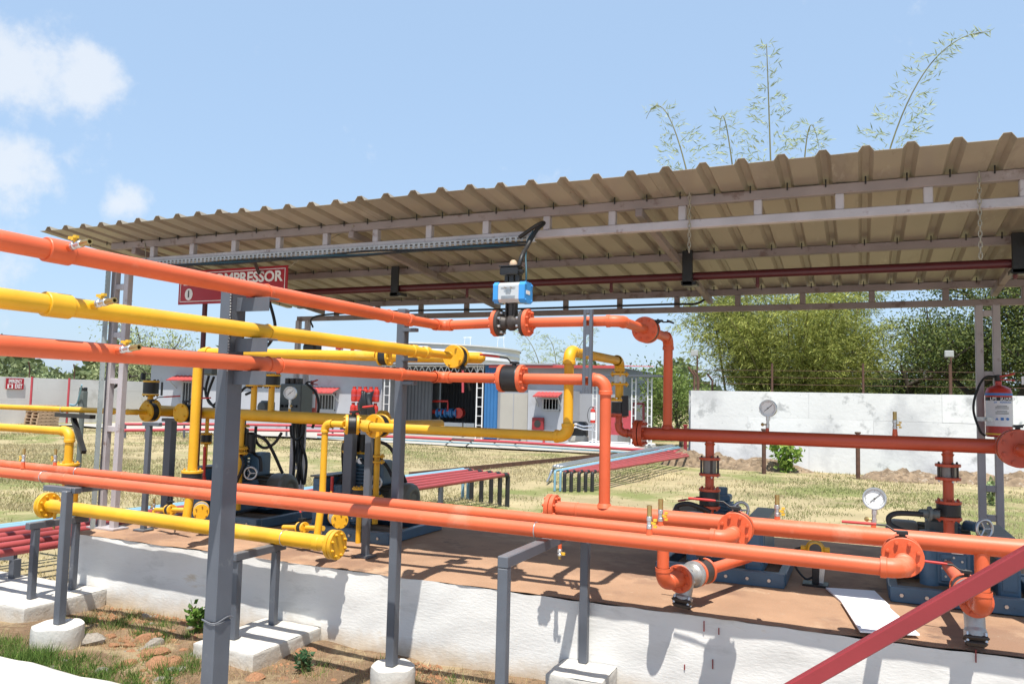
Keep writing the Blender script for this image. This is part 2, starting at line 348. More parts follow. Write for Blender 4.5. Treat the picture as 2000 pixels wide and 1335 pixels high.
# foreground kerb
mb = MB(); P = []
xs = np.linspace(-8, 1.2, 90); prof = [(2.2, -.05), (2.2, .145), (2.24, .155), (2.97, .155), (3.005, .14), (3.02, -.05)]
for x in xs:
    for y, z in prof: P.append((x, y+.006*math.sin(7*x)+.004*math.sin(23*x+y), z+.004*math.sin(11*x+3*y)))
k = len(prof); mb.add(P, [(i*k+j, (i+1)*k+j, (i+1)*k+j+1, i*k+j+1) for i in range(len(xs)-1) for j in range(k-1)], True)
solo(mb, 'white_kerb', M['plinthwash'], 'low whitewashed kerb in the bottom left foreground corner', 'kerb')

# ------------------------------------------------------------------ canopy shed
def roof_z(y): return 2.876 - .090*(y-4.6)
shed = thing('canopy_shed', 'open lean-to canopy with ribbed brown roof sheets on paired pale steel posts', 'canopy', (-5.55, 4.6, ZP))
RY0, RY1 = 4.19, 7.22
M['purlin'] = mat('weathered_purlin_paint', (.25, .205, .195), .6, .15, 4, .05, 60, spots=[((.13, .08, .065), 7, .57), ((.36, .31, .30), 5, .62)])
def rib_profile(x0, x1, pitch=.2):
    pts = []; x = x0
    while x < x1-1e-6:
        for dx, dz in ((0, 0), (.062, 0), (.083, .030), (.117, .030), (.138, 0)): pts.append((x+dx, dz))
        x += pitch
    pts.append((x1+.0, 0)); return pts
x = -6.06; i = 0
while x < 2.1:
    pr = rib_profile(x, x+1.0); mb = MB(); P = []
    lift = .0015*(i % 2)
    ys = np.linspace(RY0+.012*random.uniform(-1, 1), RY1, 9)
    for y in ys:
        for (a, dz) in pr: P.append((a, y, roof_z(y)+dz+lift+.003*math.sin(3.1*a+2*y)))
    n = len(pr)
    mb.add(P, [(j*n+q, j*n+q+1, (j+1)*n+q+1, (j+1)*n+q) for j in range(len(ys)-1) for q in range(n-1)])
    o = part(mb, 'roof_sheet', M['roof'], shed)
    so = o.modifiers.new('sheet', 'SOLIDIFY'); so.thickness = .0025
    x += 1.0; i += 1
mb = MB()
for yq in (4.6, 5.8, 7.0):
    xq = -6.06+.1
    while xq < 2.05:
        mb.cyl((xq, yq-.032, roof_z(yq)-.022), (xq, yq-.032, roof_z(yq)+.02), .004, n=5); xq += .2
part(mb, 'fixing_bolts', M['black'], shed, kind='stuff')
for px_, py_, l_ in ((1375, 1222, .055), (1404, 1232, .035), (1392, 1296, .05), (1337, 1302, .03), (1906, 1280, .06)):
    q_ = at(px_, py_, Y=YF-.006); mb = MB(); mb.box(q_, (.006, .004, l_), bev=.001); part(mb, 'paint_drip', M['redpaint'], plat)
def tube_bar(name, p0, p1, w=.05, h=.05, m='lilac', parent=None):
    mb = MB(); mb.beam(p0, p1, w, h, bev=.004); return part(mb, name, M[m], parent or shed)
SX0, SX1 = -5.62, 2.1
YFR, YMID, YBK = 4.6, 5.8, 7.0
tube_bar('purlin', (SX0-.1, YFR, roof_z(YFR)-.032), (SX1, YFR, roof_z(YFR)-.032), .05, .055, 'purlin')
tube_bar('truss_chord', (SX0, YFR-.002, 2.703), (SX1, YFR-.002, 2.703), .05, .05)
tube_bar('purlin', (SX0-.1, YMID, roof_z(YMID)-.032), (SX1, YMID, roof_z(YMID)-.032), .05, .055, 'purlin')
tube_bar('purlin', (SX0-.1, YBK, roof_z(YBK)-.032), (SX1, YBK, roof_z(YBK)-.032), .05, .055, 'purlin')
tube_bar('truss_chord', (SX0-.1, YBK+.002, 2.485), (SX1, YBK+.002, 2.485), .05, .05, 'purlin')
for xs_ in np.arange(-5.25, 2.0, .43):
    tube_bar('truss_strut', (xs_, YFR, 2.728), (xs_, YFR, roof_z(YFR)-.06), .045, .045)
for xs_ in np.arange(-5.2, 2.0, .53):
    tube_bar('truss_strut', (xs_, YBK, 2.51), (xs_, YBK, roof_z(YBK)-.06), .045, .045, 'purlin')
RAFT = (-5.45, -3.3, -1.21, .97)
for xr in RAFT:
    tube_bar('rafter', (xr, YFR-.03, roof_z(YFR-.03)-.085), (xr, YBK+.1, roof_z(YBK+.1)-.085), .045, .05, 'purlin')
def twin_post(xa, xb, y, z1, steps):
    for xx in (xa, xb): tube_bar('post', (xx, y, ZP), (xx, y, z1), .052, .052)
    for z in steps: tube_bar('post_batten', (xa+.026, y, z), (xb-.026, y, z), .046, .046)
    mb = MB(); mb.box(((xa+xb)/2, y, ZP+.006), (abs(xb-xa)+.16, .15, .012)); part(mb, 'base_plate', M['lilac'], shed)
pxl = at(199, 1000, Y=YFR)[0]; pxl2 = at(224, 1000, Y=YFR)[0]
twin_post(pxl, pxl2, YFR, 2.70, (.92, 1.33, 1.72, 2.1, 2.5))
pbl = at(576, 800, Y=YBK)[0]; pbl2 = at(594, 800, Y=YBK)[0]
twin_post(pbl, pbl2, YBK, 2.465, (.85, 1.3, 1.8, 2.35))
pbr = at(1914, 750, Y=YBK)[0]; pbr2 = at(1948, 750, Y=YBK)[0]
twin_post(pbr, pbr2, YBK, 2.465, (.84, 1.06, 1.93, 2.40))
twin_post(1.02, 1.15, YFR, 2.70, (.92, 1.33, 1.72, 2.1, 2.5))
# sprinkler main under the roof, black hangers
spr = thing('sprinkler_main', 'dark maroon sprinkler pipe running lengthwise beneath the roof sheets', 'pipe', (-4.6, 5.72, 2.54))
YS = 5.72; ZS = 2.575
mb = MB(); mb.cyl((-4.75, YS, ZS), (2.1, YS, ZS), .029, n=18); part(mb, 'pipe', M['maroon'], spr)
for xx in (-2.95, -1.72, -.65, .9, 1.8):
    mb = MB(); mb.cyl((xx, YS, ZS-.02), (xx, YS, ZS-.075), .012, n=10); mb.cyl((xx, YS, ZS-.075), (xx, YS, ZS-.10), .018, .009, n=10); part(mb, 'sprinkler_nozzle', M['maroon'], spr)
for k, (px, lab) in enumerate(((777, 'black steel hanger bracket holding the sprinkler pipe, leftmost of three'), (1345, 'black steel hanger bracket holding the sprinkler pipe below the hanging chain knot'), (1988, 'black steel hanger bracket holding the sprinkler pipe at the right picture edge'))):
    p = at(px, 545, Y=YS)
    hg = thing('pipe_hanger', lab, 'bracket', (p[0], YS, ZS-.07), 'sprinkler pipe hangers')
    mb = MB(); mb.box((p[0], YS-.045, ZS+.055), (.075, .02, .26), bev=.004); part(mb, 'plate', M['black'], hg)
    mb = MB(); mb.box((p[0]+.01, YS, ZS-.055), (.11, .11, .03), bev=.004); part(mb, 'shelf', M['black'], hg)

# ------------------------------------------------------------------ grey steel supports
def bar(mb, p0, p1, w, h, up=(0, 0, 1)): return mb.beam(p0, p1, w, h, up, bev=.004)
XC, YC = -2.400, 2.52
col_ = thing('pipe_column', 'tall thick grey steel column in the foreground carrying three pipes on side brackets', 'column', (XC, YC, 0))
mb = MB(); mb.box((XC, YC, .36), (.062, .098, .73), bev=.006); part(mb, 'shaft', M['grey'], col_)
mb = MB(); mb.box((XC, YC, 1.405), (.060, .094, 1.36), bev=.006); part(mb, 'shaft', M['grey'], col_)
mb = MB(); mb.tube(spline([(XC-.034, YC-.05, .735), (XC+.032, YC-.052, .726), (XC+.034, YC+.02, .738), (XC+.034, YC+.05, .73)], 6), .0035, 6); part(mb, 'weld_bead', M['grey'], col_)
mb = MB()
for z in np.arange(1.74, 2.07, .012): mb.lathe([(0, -.004), (.0045, 0), (0, .004)], (XC+.031, YC-.047+random.uniform(-.002, .002), z), (0, 0, 1), 6)
part(mb, 'weld_bead', M['steel'], col_)
for z in (2.043, 1.875, 1.74):
    mb = MB(); mb.box((XC+.03+.085, YC-.01, z-.0285), (.17, .006, .057), bev=.001); mb.box((XC+.03+.085, YC+.022, z-.004), (.17, .06, .007), bev=.001)
    part(mb, 'angle_bracket', M['grey'], col_)

XQ, YQ = -2.405, 3.87
ps = thing('pipe_post', 'grey square steel post standing on a round white footing beside the stacked pipes', 'post', (XQ, YQ, .15))
mb = MB(); mb.box((XQ, YQ, (.15+2.155)/2), (.052, .058, 2.005), bev=.005); part(mb, 'shaft', M['grey'], ps)
for z in (2.043, 1.875, 1.74):
    mb = MB(); mb.box((XQ+.055, YQ-.01, z-.012), (.09, .04, .02), bev=.002); part(mb, 'angle_bracket', M['grey'], ps)
def round_footing(x, y, r, h, label):
    mb = MB(); n = 40; P = []; rows = 9; an = np.linspace(0, 6.283, n, endpoint=False)
    for j in range(rows):
        z = -.05 + (h+.05)*j/(rows-1)
        for a in an:
            rr = r*(1+.008*math.sin(3*a+5*z)+.005*math.sin(9*a+31*z)) - (.004 if j == rows-1 else 0)
            P.append((x+rr*math.cos(a), y+rr*math.sin(a), z+.004*math.sin(5*a)))
    mb.add(P, [(j*n+i, j*n+(i+1) % n, (j+1)*n+(i+1) % n, (j+1)*n+i) for j in range(rows-1) for i in range(n)], True)
    mb.add(P[-n:], [tuple(range(n))])
    return solo(mb, 'round_footing', M['plinthwash'], label, 'footing')
round_footing(XQ+.01, YQ, .125, .152, 'small round white concrete footing under the middle grey post')
def block(name, x0, x1, y0, y1, h, label, seed):
    """plastered concrete block with soft uneven edges"""
    r = np.random.default_rng(seed); mb = MB(); c = np.array([(x0+x1)/2, (y0+y1)/2, h/2-.03]); s = np.array([x1-x0, y1-y0, h+.06])
    N = 18
    for ax in range(3):
        for sg in (-1, 1):
            if ax == 2 and sg == -1: continue
            u, w = [a for a in range(3) if a != ax]; P = []
            for i in range(N+1):
                for j in range(N+1):
                    q = np.zeros(3); q[ax] = sg; q[u] = -1+2*i/N; q[w] = -1+2*j/N
                    p = q*s/2
                    for a in range(3):
                        e = abs(p[a])-(s[a]/2-.02)
                    ex = np.maximum(np.abs(p)-(s/2-.012), 0); L = np.linalg.norm(ex)
                    if L > .012: p = np.sign(p)*((s/2-.012)*(np.abs(p) > s/2-.012)+np.abs(p)*(np.abs(p) <= s/2-.012)) + np.sign(p)*ex/L*.012
                    d = .0022*noise2(p[u]+ax*3.1, p[w]+sg, seed, ((2, 1), (6, .7), (13, .4)))
                    p = p + nrm(p/s)*float(d); P.append(c+p)
            mb.add(P, [(i*(N+1)+j, (i+1)*(N+1)+j, (i+1)*(N+1)+j+1, i*(N+1)+j+1) for i in range(N) for j in range(N)], True)
    return solo(mb, name, M['plinthwash'], label, 'plinth')
def portal(name, label, x, y0, y1, yl0, yl1, ztop, zb0, zb1, w=.048):
    t = thing(name, label, 'pipe support', (x, y0, min(zb0, zb1)))
    mb = MB(); bar(mb, (x, y0, ztop-w/2), (x, y1, ztop-w/2), w, w); part(mb, 'cross_bar', M['grey'], t)
    for y, zb in ((yl0, zb0), (yl1, zb1)):
        mb = MB(); mb.box((x, y, (zb+ztop-w)/2), (w*.94, w*.94, ztop-w-zb-.002), bev=.004); part(mb, 'leg', M['grey'], t)
    return t
portal('pipe_support', 'short grey two-legged steel frame on the left plinth under the yellow pipe', -5.42, 3.80, 4.28, 3.865, 4.186, .690, .148, .148)
block('plinth', -6.5, -5.22, 3.68, 4.325, .148, 'white concrete plinth at the far left abutting the platform', 31)
portal('pipe_support', 'short grey two-legged steel frame behind the thick column on a white plinth', -3.53, 3.81, 4.28, 3.853, 4.204, .664, .139, .139)
block('plinth', -3.70, -3.23, 3.69, 4.325, .139, 'white concrete plinth behind the foreground column abutting the platform', 33)
portal('pipe_support', 'tall grey two-legged frame under the orange pipes, right of the round white footing', -1.416, 3.15, 4.31, 3.173, 4.285, .972, .02, .198, .05)
block('plinth', -1.545, -1.23, 4.03, 4.325, .198, 'low white concrete plinth below the two-legged orange pipe support', 35)
XLP, YLP = -4.63, 3.50
t = thing('pipe_post', 'short grey steel post on a round footing at lower left carrying the orange pipes', 'post', (XLP, YLP, .17))
mb = MB(); mb.box((XLP, YLP, (.17+1.0)/2), (.05, .055, .83), bev=.005); part(mb, 'shaft', M['grey'], t)
mb = MB(); mb.box((XLP-.10, YLP+.035, 1.0), (.30, .05, .035), bev=.003); part(mb, 'angle_bracket', M['grey'], t)
mb = MB(); mb.box((XLP, YLP+.2, 1.0), (.05, .4, .033), bev=.003); part(mb, 'arm', M['grey'], t)
round_footing(XLP+.02, YLP-.02, .15, .172, 'wide round white concrete footing among green weeds at lower left')
# ------------------------------------------------------------------ pipework
V = lambda *a: np.array(a, float)
def pipe_thing(name, label, loc, group=None): return thing(name, label, 'pipe', loc, group)
def ring(T, c, axis, r, w, m, name='coupling', n=28):
    a = nrm(axis); mb = MB(); mb.lathe([(r-.012, -w/2), (r-.002, -w/2), (r, -w/2+.003), (r, w/2-.003), (r-.002, w/2), (r-.012, w/2)], c, a, n); return part(mb, name, m, T)
def clip(T, c, axis, r, m, name='clamp'):
    u, w, a = basis(axis); an = np.linspace(0, 6.2832, 25)
    mb = MB(); mb.tube([np.asarray(c)+(u*math.cos(t)+w*math.sin(t))*(r+.002) for t in an], .0028, 6, cap=False); return part(mb, name, m, T)
def run(T, pts, r, m, brad=None, collar=1.17, n=24, flat_ends=True):
    """straight pipes with a socket elbow at every corner"""
    pts = [V(*p) for p in pts]; brad = brad or r*1.9; start = pts[0]
    for i in range(1, len(pts)):
        end = pts[i]
        if i < len(pts)-1:
            p0, p1, A = arc(pts[i-1], pts[i], pts[i+1], brad)
            d0 = nrm(pts[i]-pts[i-1]); d1 = nrm(pts[i+1]-pts[i]); L = r*.75
            mb = MB(); mb.tube([p0-d0*L]+A+[p1+d1*L], r*collar*.985, n)
            mb.lathe([(r*.9, -L), (r*collar*1.06, -L), (r*collar*1.06, -L*.15), (r*collar*.97, 0)], p0-d0*.0, d0, n)
            mb.lathe([(r*.9, L), (r*collar*1.06, L), (r*collar*1.06, L*.15), (r*collar*.97, 0)], p1, d1, n)
            part(mb, 'elbow', m, T); end = p0
        mb = MB(); mb.cyl(start, end, r, n=n); part(mb, 'pipe', m, T)
        if i < len(pts)-1: start = p1
BOLT = {}
def bolt_mesh(r, m):
    k = (round(r, 4), m.name)
    if k not in BOLT:
        mb = MB(); mb.cyl((0, 0, 0), (0, 0, r*1.3), r, n=6); mb.cyl((0, 0, r*1.3), (0, 0, r*1.75), r*.55, n=8)
        me = mb.mesh('bolt'); me.materials.append(m); BOLT[k] = me
    return BOLT[k]
def flange(T, c, axis, Rf, th, m, nb=8, side=1, bm=None, single=True, turn=.4, name='flange'):
    """disc centred at c; bolt heads stand on the side(s) along +axis (1), -axis (-1) or both (0)"""
    u, w, a = basis(axis); c = V(*c); mb = MB()
    mb.lathe([(0, -th/2), (Rf-.002, -th/2), (Rf, -th/2+.002), (Rf, th/2-.002), (Rf-.002, th/2), (0, th/2)], c, a, 32)
    f = part(mb, name, m, T); bm = bm or m; br = Rf*.105
    rl = root_loc(T)
    for sg in ((side,) if side else (1, -1)):
        q = a*sg
        if single:
            rot = Vector(q).to_track_quat('Z', 'Y')
            for k in range(nb):
                t = turn+2*math.pi*k/nb; p = c+(u*math.cos(t)+w*math.sin(t))*Rf*.77+q*th/2
                b = bpy.data.objects.new('bolt', bolt_mesh(br, bm)); COL.objects.link(b); b.parent = f; b.location = (p-rl).tolist(); b.rotation_mode = 'QUATERNION'; b.rotation_quaternion = rot
        else:
            mb = MB()
            for k in range(nb):
                t = turn+2*math.pi*k/nb; p = c+(u*math.cos(t)+w*math.sin(t))*Rf*.77+q*th/2; mb.cyl(p, p+q*br*1.5, br, n=6)
            part(mb, 'bolts', bm, f, kind='stuff')
    return f
def lever(T, base, up, dirv, L, grip, h=.05, off=.03):
    """quarter-turn handle: stem, cranked bar and coloured grip"""
    base = V(*base); up = nrm(up); d = nrm(dirv)
    mb = MB(); mb.cyl(base-up*.01, base+up*h*.6, .013, n=12); mb.box(base+up*h*.5, (.045, .04, .012)); part(mb, 'stem', M['black'], T)
    k = base+up*h*.6
    mb = MB(); mb.tube([k-d*.02, k+d*off, k+d*(off+.03)+up*h*.42, k+d*L*.55+up*h*.46], .0045, 8); a = part(mb, 'handle', M['black'], T)
    mb = MB(); mb.tube([k+d*L*.42+up*h*.46, k+d*L*.55+up*h*.47, k+d*L+up*h*.50], [.005, .0068, .0062], 8); part(mb, 'grip', grip, a)
def valve(name, label, c, axis, Rf, L, fm, body=None, nb=8, single=True, lev=None, group=None, th=.018, side=1, fm2=None, stub=None, bm=None):
    """flanged ball valve; flange discs at both ends of a drum body"""
    c = V(*c); a = nrm(axis); T = thing(name, label, 'valve', c, group); body = body or M['black']
    mb = MB(); mb.lathe([(Rf*.6, -L/2), (Rf*.92, -L/2), (Rf*.94, -L/2+.006), (Rf*.94, L/2-.006), (Rf*.92, L/2), (Rf*.6, L/2)], c, a, 32); part(mb, 'body', body, T)
    flange(T, c-a*(L/2+th/2+.0015), a, Rf, th, fm, nb, -1, bm, single)
    flange(T, c+a*(L/2+th/2+.0015), a, Rf, th, fm2 or fm, nb, 1, bm, single)
    if lev:
        up, d, LL, grip = lev; lever(T, c+nrm(up)*Rf*.9, up, d, LL, grip)
    return T
def bleed(label, base, d, knob, size=1.0, tip='brass', paint='orange'):
    """small needle valve: painted nipple, steel body, brass nozzle, yellow butterfly handle"""
    b = V(*base); d = nrm(d); s = size; T = thing('bleed_valve', label, 'valve', b, 'small bleed valves')
    u, w, _ = basis(d)
    mb = MB(); mb.lathe([(.014*s, -.02*s), (.0125*s, .0), (.0105*s, .022*s)], b, d, 14); part(mb, 'nipple', M[paint], T)
    mb = MB(); mb.lathe([(.0105*s, .022*s), (.0115*s, .022*s), (.0115*s, .034*s), (.0095*s, .036*s), (.0095*s, .050*s), (.0115*s, .052*s), (.0115*s, .066*s), (.009*s, .068*s)], b, d, 14); part(mb, 'body', M['zinc'], T)
    mb = MB(); mb.lathe([(.0095*s, .068*s), (.0095*s, .108*s), (.006*s, .108*s), (.0055*s, .09*s)], b, d, 14); part(mb, 'nozzle', M[tip], T)
    k = nrm(knob); p = b+d*.043*s
    mb = MB(); mb.cyl(p, p+k*.018*s, .004*s, n=8); x = nrm(np.cross(k, d)); q = p+k*.020*s
    mb.box(q, (.012*s, .012*s, .010*s)); mb.box(q+d*.012*s+k*.004*s, (.012*s, .012*s, .008*s)); mb.box(q-d*.012*s+k*.004*s, (.012*s, .012*s, .008*s)); part(mb, 'handle', M['handle_yellow'], T)
    return T

# --- the stacked lines from the left foreground: top orange
XP = -2.30; YR = 4.13; YK = 4.14; YH = 5.32
OR, YE, BK = M['orange'], M['yellow'], M['black']
Z1, Z2, Z3 = 2.078, 1.909, 1.772
t = pipe_thing('orange_pipe', 'topmost orange pipe running back from upper left to the blue actuator valve', (XP, 1.5, Z1))
mb = MB(); mb.cyl((XP, -1.2, Z1), (XP, 3.72, Z1), .0315, n=28); part(mb, 'pipe', OR, t)
ring(t, (XP, 1.65, Z1), (0, 1, 0), .0385, .085, OR); ring(t, (XP, 3.76, Z1), (0, 1, 0), .035, .05, OR)
XV1 = at(1000, 630, Y=YR)[0]
run(t, [(XP, 3.74, Z1), (XP, YR, Z1+.004), (XV1-.115, YR, Z1+.012)], .028, OR)
clip(t, (XP, 3.55, Z1), (0, 1, 0), .0315, OR); clip(t, (XP, 2.6, Z1), (0, 1, 0), .0315, OR)
flange(t, (XV1-.099, YR, Z1+.012), (1, 0, 0), .078, .024, OR, 8, -1)
XE1 = -1.19
YV = at(1262, 643, X=XE1)[1]
t2 = pipe_thing('orange_pipe', 'orange pipe from actuator valve turning back and dropping to the red header', (XE1, YR, 1.45))
run(t2, [(XV1+.115, YR, Z1+.012), (XE1, YR, Z1+.012), (XE1, YV-.055, Z1+.014)], .028, OR)
flange(t2, (XV1+.099, YR, Z1+.012), (1, 0, 0), .078, .024, OR, 8, 1)
ZH = 1.443
run(t2, [(XE1, YV+.055, Z1+.014), (XE1, YH, Z1+.016), (XE1, YH, ZH+.03)], .031, OR)
valve('ball_valve', 'orange flanged ball valve high up right of the actuator, on the pipe turning back', (XE1, YV, Z1+.014), (0, 1, 0), .079, .05, OR, lev=((.8, 0, .55), (.2, .3, -.1), .09, M['black']))
# actuated valve
va = thing('actuated_valve', 'pneumatic valve with silver and blue actuator between the orange flanges', 'valve', (XV1, YR, Z1-.06))
zc = Z1+.012
mb = MB(); mb.lathe([(.05, -.085), (.076, -.085), (.076, -.066), (.044, -.062), (.036, -.03), (.046, -.01), (.046, .012), (.034, .03), (.036, .06), (.076, .066), (.076, .085), (.05, .085)], (XV1, YR, zc), (1, 0, 0), 28); part(mb, 'body', M['darkiron'], va)
for sg in (-1, 1):
    for k in range(8):
        t_ = .4+k*math.pi/4; p = V(XV1+sg*.066, YR+.06*math.cos(t_), zc+.06*math.sin(t_))
        mb = MB(); mb.cyl(p, p-V(sg*.016, 0, 0), .0085, n=6); part(mb, 'nut', M['zinc'], va)
mb = MB(); mb.cyl((XV1-.005, YR, zc+.03), (XV1-.005, YR, zc+.115), .021, n=16)
for dx in (-.026, .026): mb.box((XV1-.005+dx, YR, zc+.075), (.007, .05, .09), bev=.001)
part(mb, 'stem', M['darkiron'], va)
za = zc+.172
def octbox(mb, x0, x1, y, z, hy, hz, ch):
    ring_ = [(-hy, -hz+ch), (-hy, hz-ch), (-hy+ch, hz), (hy-ch, hz), (hy, hz-ch), (hy, -hz+ch), (hy-ch, -hz), (-hy+ch, -hz)]
    return mb.prism([(x0, y+a, z+b) for a, b in ring_], (x1-x0, 0, 0))
mb = MB(); octbox(mb, XV1-.068, XV1+.062, YR, za, .056, .058, .018); mb.box((XV1-.004, YR-.058, za+.032), (.09, .006, .008)); ac = part(mb, 'actuator', M['actalu'], va)
mb = MB()
for dx in (-.022, .014): mb.cyl((XV1+dx, YR-.056, za+.028), (XV1+dx, YR-.066, za+.026), .0055, n=10)
mb.box((XV1-.004, YR-.0575, za+.005), (.03, .003, .025)); mb.box((XV1-.004, YR-.0575, za-.03), (.085, .003, .018)); part(mb, 'air_ports', M['steel'], ac)
for x0, x1 in ((XV1-.098, XV1-.069), (XV1+.063, XV1+.100)):
    s_ = 1 if x1 > XV1 else -1
    mb = MB(); octbox(mb, x0, x1, YR, za, .060, .061, .02); e = part(mb, 'end_cap', M['actblue'], va)
    mb = MB()
    xf = x1 if s_ > 0 else x0
    for a in (-.044, .044):
        for b in (-.045, .045): mb.hexhead((xf, YR+a, za+b), (s_, 0, 0), .007, .006)
    part(mb, 'screws', M['actblue'], e, kind='stuff')
mb = MB(); mb.box((XV1+.1008, YR-.01, za), (.0016, .055, .022)); part(mb, 'rating_plate', M['dial'], va)
mb = MB(); mb.box((XV1-.005, YR, za+.085), (.028, .03, .055)); mb.box((XV1-.035, YR, za+.085), (.02, .04, .035)); mb.box((XV1+.035, YR, za+.085), (.024, .04, .035)); part(mb, 'bracket', M['black'], va)
mb = MB(); mb.box((XV1-.012, YR, za+.128), (.115, .085, .045), bev=.006); mb.box((XV1-.012, YR, za+.155), (.122, .09, .008), bev=.002); mb.cyl((XV1+.04, YR-.02, za+.125), (XV1+.08, YR-.035, za+.12), .011, n=12); sw = part(mb, 'switch_box', M['black'], va)
M['amber'] = mat('amber_dome', (.50, .36, .24), .25, .05)
mb = MB(); mb.lathe([(.024, 0), (.024, .012), (.020, .026), (.011, .035), (0, .038)], (XV1, YR, za+.159), (0, 0, 1), 18); part(mb, 'indicator_dome', M['amber'], sw)

# second: yellow
t = pipe_thing('yellow_pipe', 'thick yellow pipe between the two orange ones coming from the left edge', (XP, 1.5, Z2))
mb = MB(); mb.cyl((XP, -1.2, Z2), (XP, 3.80, Z2), .0315, n=28); part(mb, 'pipe', YE, t)
ring(t, (XP, 1.66, Z2), (0, 1, 0), .039, .085, YE)
mb = MB(); mb.lathe([(.030, 0), (.036, .004), (.036, .05), (.029, .062), (.029, .14), (.034, .145), (.034, .19), (.022, .2), (.022, .46)], (XP, 3.79, Z2), (0, 1, 0), 24); part(mb, 'reducer', YE, t)
clip(t, (XP, 2.62, Z2), (0, 1, 0), .0315, YE)
YN = 4.50
valve('ball_valve', 'yellow flanged ball valve with black drum at the end of the upper yellow pipe', (XP, 4.335, Z2-.003), (0, 1, 0), .072, .05, YE, nb=4, lev=((.5, .2, -.8), (0, .3, -.6), .12, M['black']))
# third: orange
t = pipe_thing('orange_pipe', 'lowest of the three stacked pipes, orange, ending in the black drum valve', (XP, 1.5, Z3))
mb = MB(); mb.cyl((XP, -1.2, Z3), (XP, 3.66, Z3), .0315, n=28); part(mb, 'pipe', OR, t)
ring(t, (XP, 3.68, Z3), (0, 1, 0), .036, .05, OR)
XV3 = at(1000, 741, Y=YR)[0]
run(t, [(XP, 3.70, Z3), (XP, YR, Z3), (XV3-.08, YR, Z3-.003)], .0285, OR)
clip(t, (XP, 2.63, Z3), (0, 1, 0), .0315, OR); clip(t, (XP, 2.70, Z3), (0, 1, 0), .0315, OR)
valve('ball_valve', 'big black drum valve between orange flanges on the third pipe, red lever above', (XV3, YR, Z3-.003), (1, 0, 0), .079, .095, OR, body=M['black'], th=.024, lev=((0, .35, 1), (-1, .25, .1), .27, M['red_handle']))
XE3 = -1.265
t = pipe_thing('orange_pipe', 'orange pipe dropping vertically from the black drum valve to the lower header', (XE3, YR, 1.1))
run(t, [(XV3+.08, YR, Z3-.003), (XE3, YR, Z3-.004), (XE3, YK, 1.08)], .0305, OR)
# slotted channel strapped across both runs
xc = at(1148, 650, Y=YR-.05)[0]
za0, za1 = at(1143, 768, Y=YR-.05)[2], at(1147, 604, Y=YR-.05)[2]
t = thing('slotted_channel', 'vertical grey slotted steel channel hanging across the two orange pipes', 'channel', (xc, YR-.05, za0))
mb = MB(); hh = za1-za0
mb.box((xc-.0155, YR-.052, (za0+za1)/2), (.013, .005, hh)); mb.box((xc+.0155, YR-.052, (za0+za1)/2), (.013, .005, hh))
for k in range(5):
    zz = za0+hh*(k/4); mb.box((xc, YR-.052, zz+(-.011 if k == 4 else .011 if k == 0 else 0)), (.02, .005, .022 if k in (0, 4) else .05))
part(mb, 'slotted_face', M['grey'], t)
for dx in (-.0235, .0235):
    mb = MB(); mb.box((xc+dx, YR-.043, (za0+za1)/2), (.004, .022, hh)); part(mb, 'side_flange', M['grey'], t)

# --- lower orange pair in front of the platform
YE1, YE2 = 3.60, 3.80
XEe = at(1768, 1108, Y=YE1)[0]; XE2e = at(1424, 1050, Y=YE2)[0]
def zE(x): return 1.004 + (1.062-1.004)*(XEe-x)/(XEe+5.45)
t = pipe_thing('orange_pipe', 'front one of two parallel orange pipes crossing low over the platform edge', (-2.3, YE1, 1.0))
YVa = 3.80
run(t, [(-9, YE1, zE(-9)), (XEe, YE1, zE(XEe)), (XEe, YVa-.055, 1.012)], .0345, OR)
for px in (85, 1047):
    xx = at(px, 940 if px < 500 else 1035, Y=YE1)[0]; clip(t, (xx, YE1, zE(xx)), (1, 0, 0), .0345, M['zinc'])
xx = at(128, 932, Y=YE1)[0]; ring(t, (xx, YE1, zE(xx)), (1, 0, 0), .037, .03, OR, 'weld_band')
def zE2(x): return 1.030 + (1.085-1.030)*(XE2e-x)/(XE2e+5.7)
t = pipe_thing('orange_pipe', 'rear one of the two parallel low orange pipes, ending in an elbow', (-2.4, YE2, 1.0))
run(t, [(-9, YE2, zE2(-9)), (XE2e, YE2, zE2(XE2e)), (XE2e, 3.955, 1.035)], .0320, OR)
for px, py in ((152, 924),):
    xx = at(px, py, Y=YE2)[0]; clip(t, (xx, YE2, zE2(xx)), (1, 0, 0), .032, M['zinc'])
xx = at(240, 935, Y=YE2)[0]; ring(t, (xx, YE2, zE2(xx)), (1, 0, 0), .0345, .03, OR, 'weld_band')
M['valve_dark'] = mat('grey_valve_body', (.06, .055, .05), .5, .2, 12)
valve('ball_valve', 'orange valve with bolted round face joining the rear low pipe to the header', (XE2e, 4.02, 1.045), (0, 1, 0), .083, .045, OR, body=M['valve_dark'], th=.02, lev=((0, 0, 1), (-1, .05, .0), .235, M['red_handle']))
valve('ball_valve', 'orange valve with bolted round face at the right end of the front low pipe', (XEe, YVa+.02, 1.02), (0, 1, 0), .083, .045, OR, body=M['valve_dark'], th=.02, lev=((0, 0, 1), (-1, .05, -.02), .24, M['red_handle']))
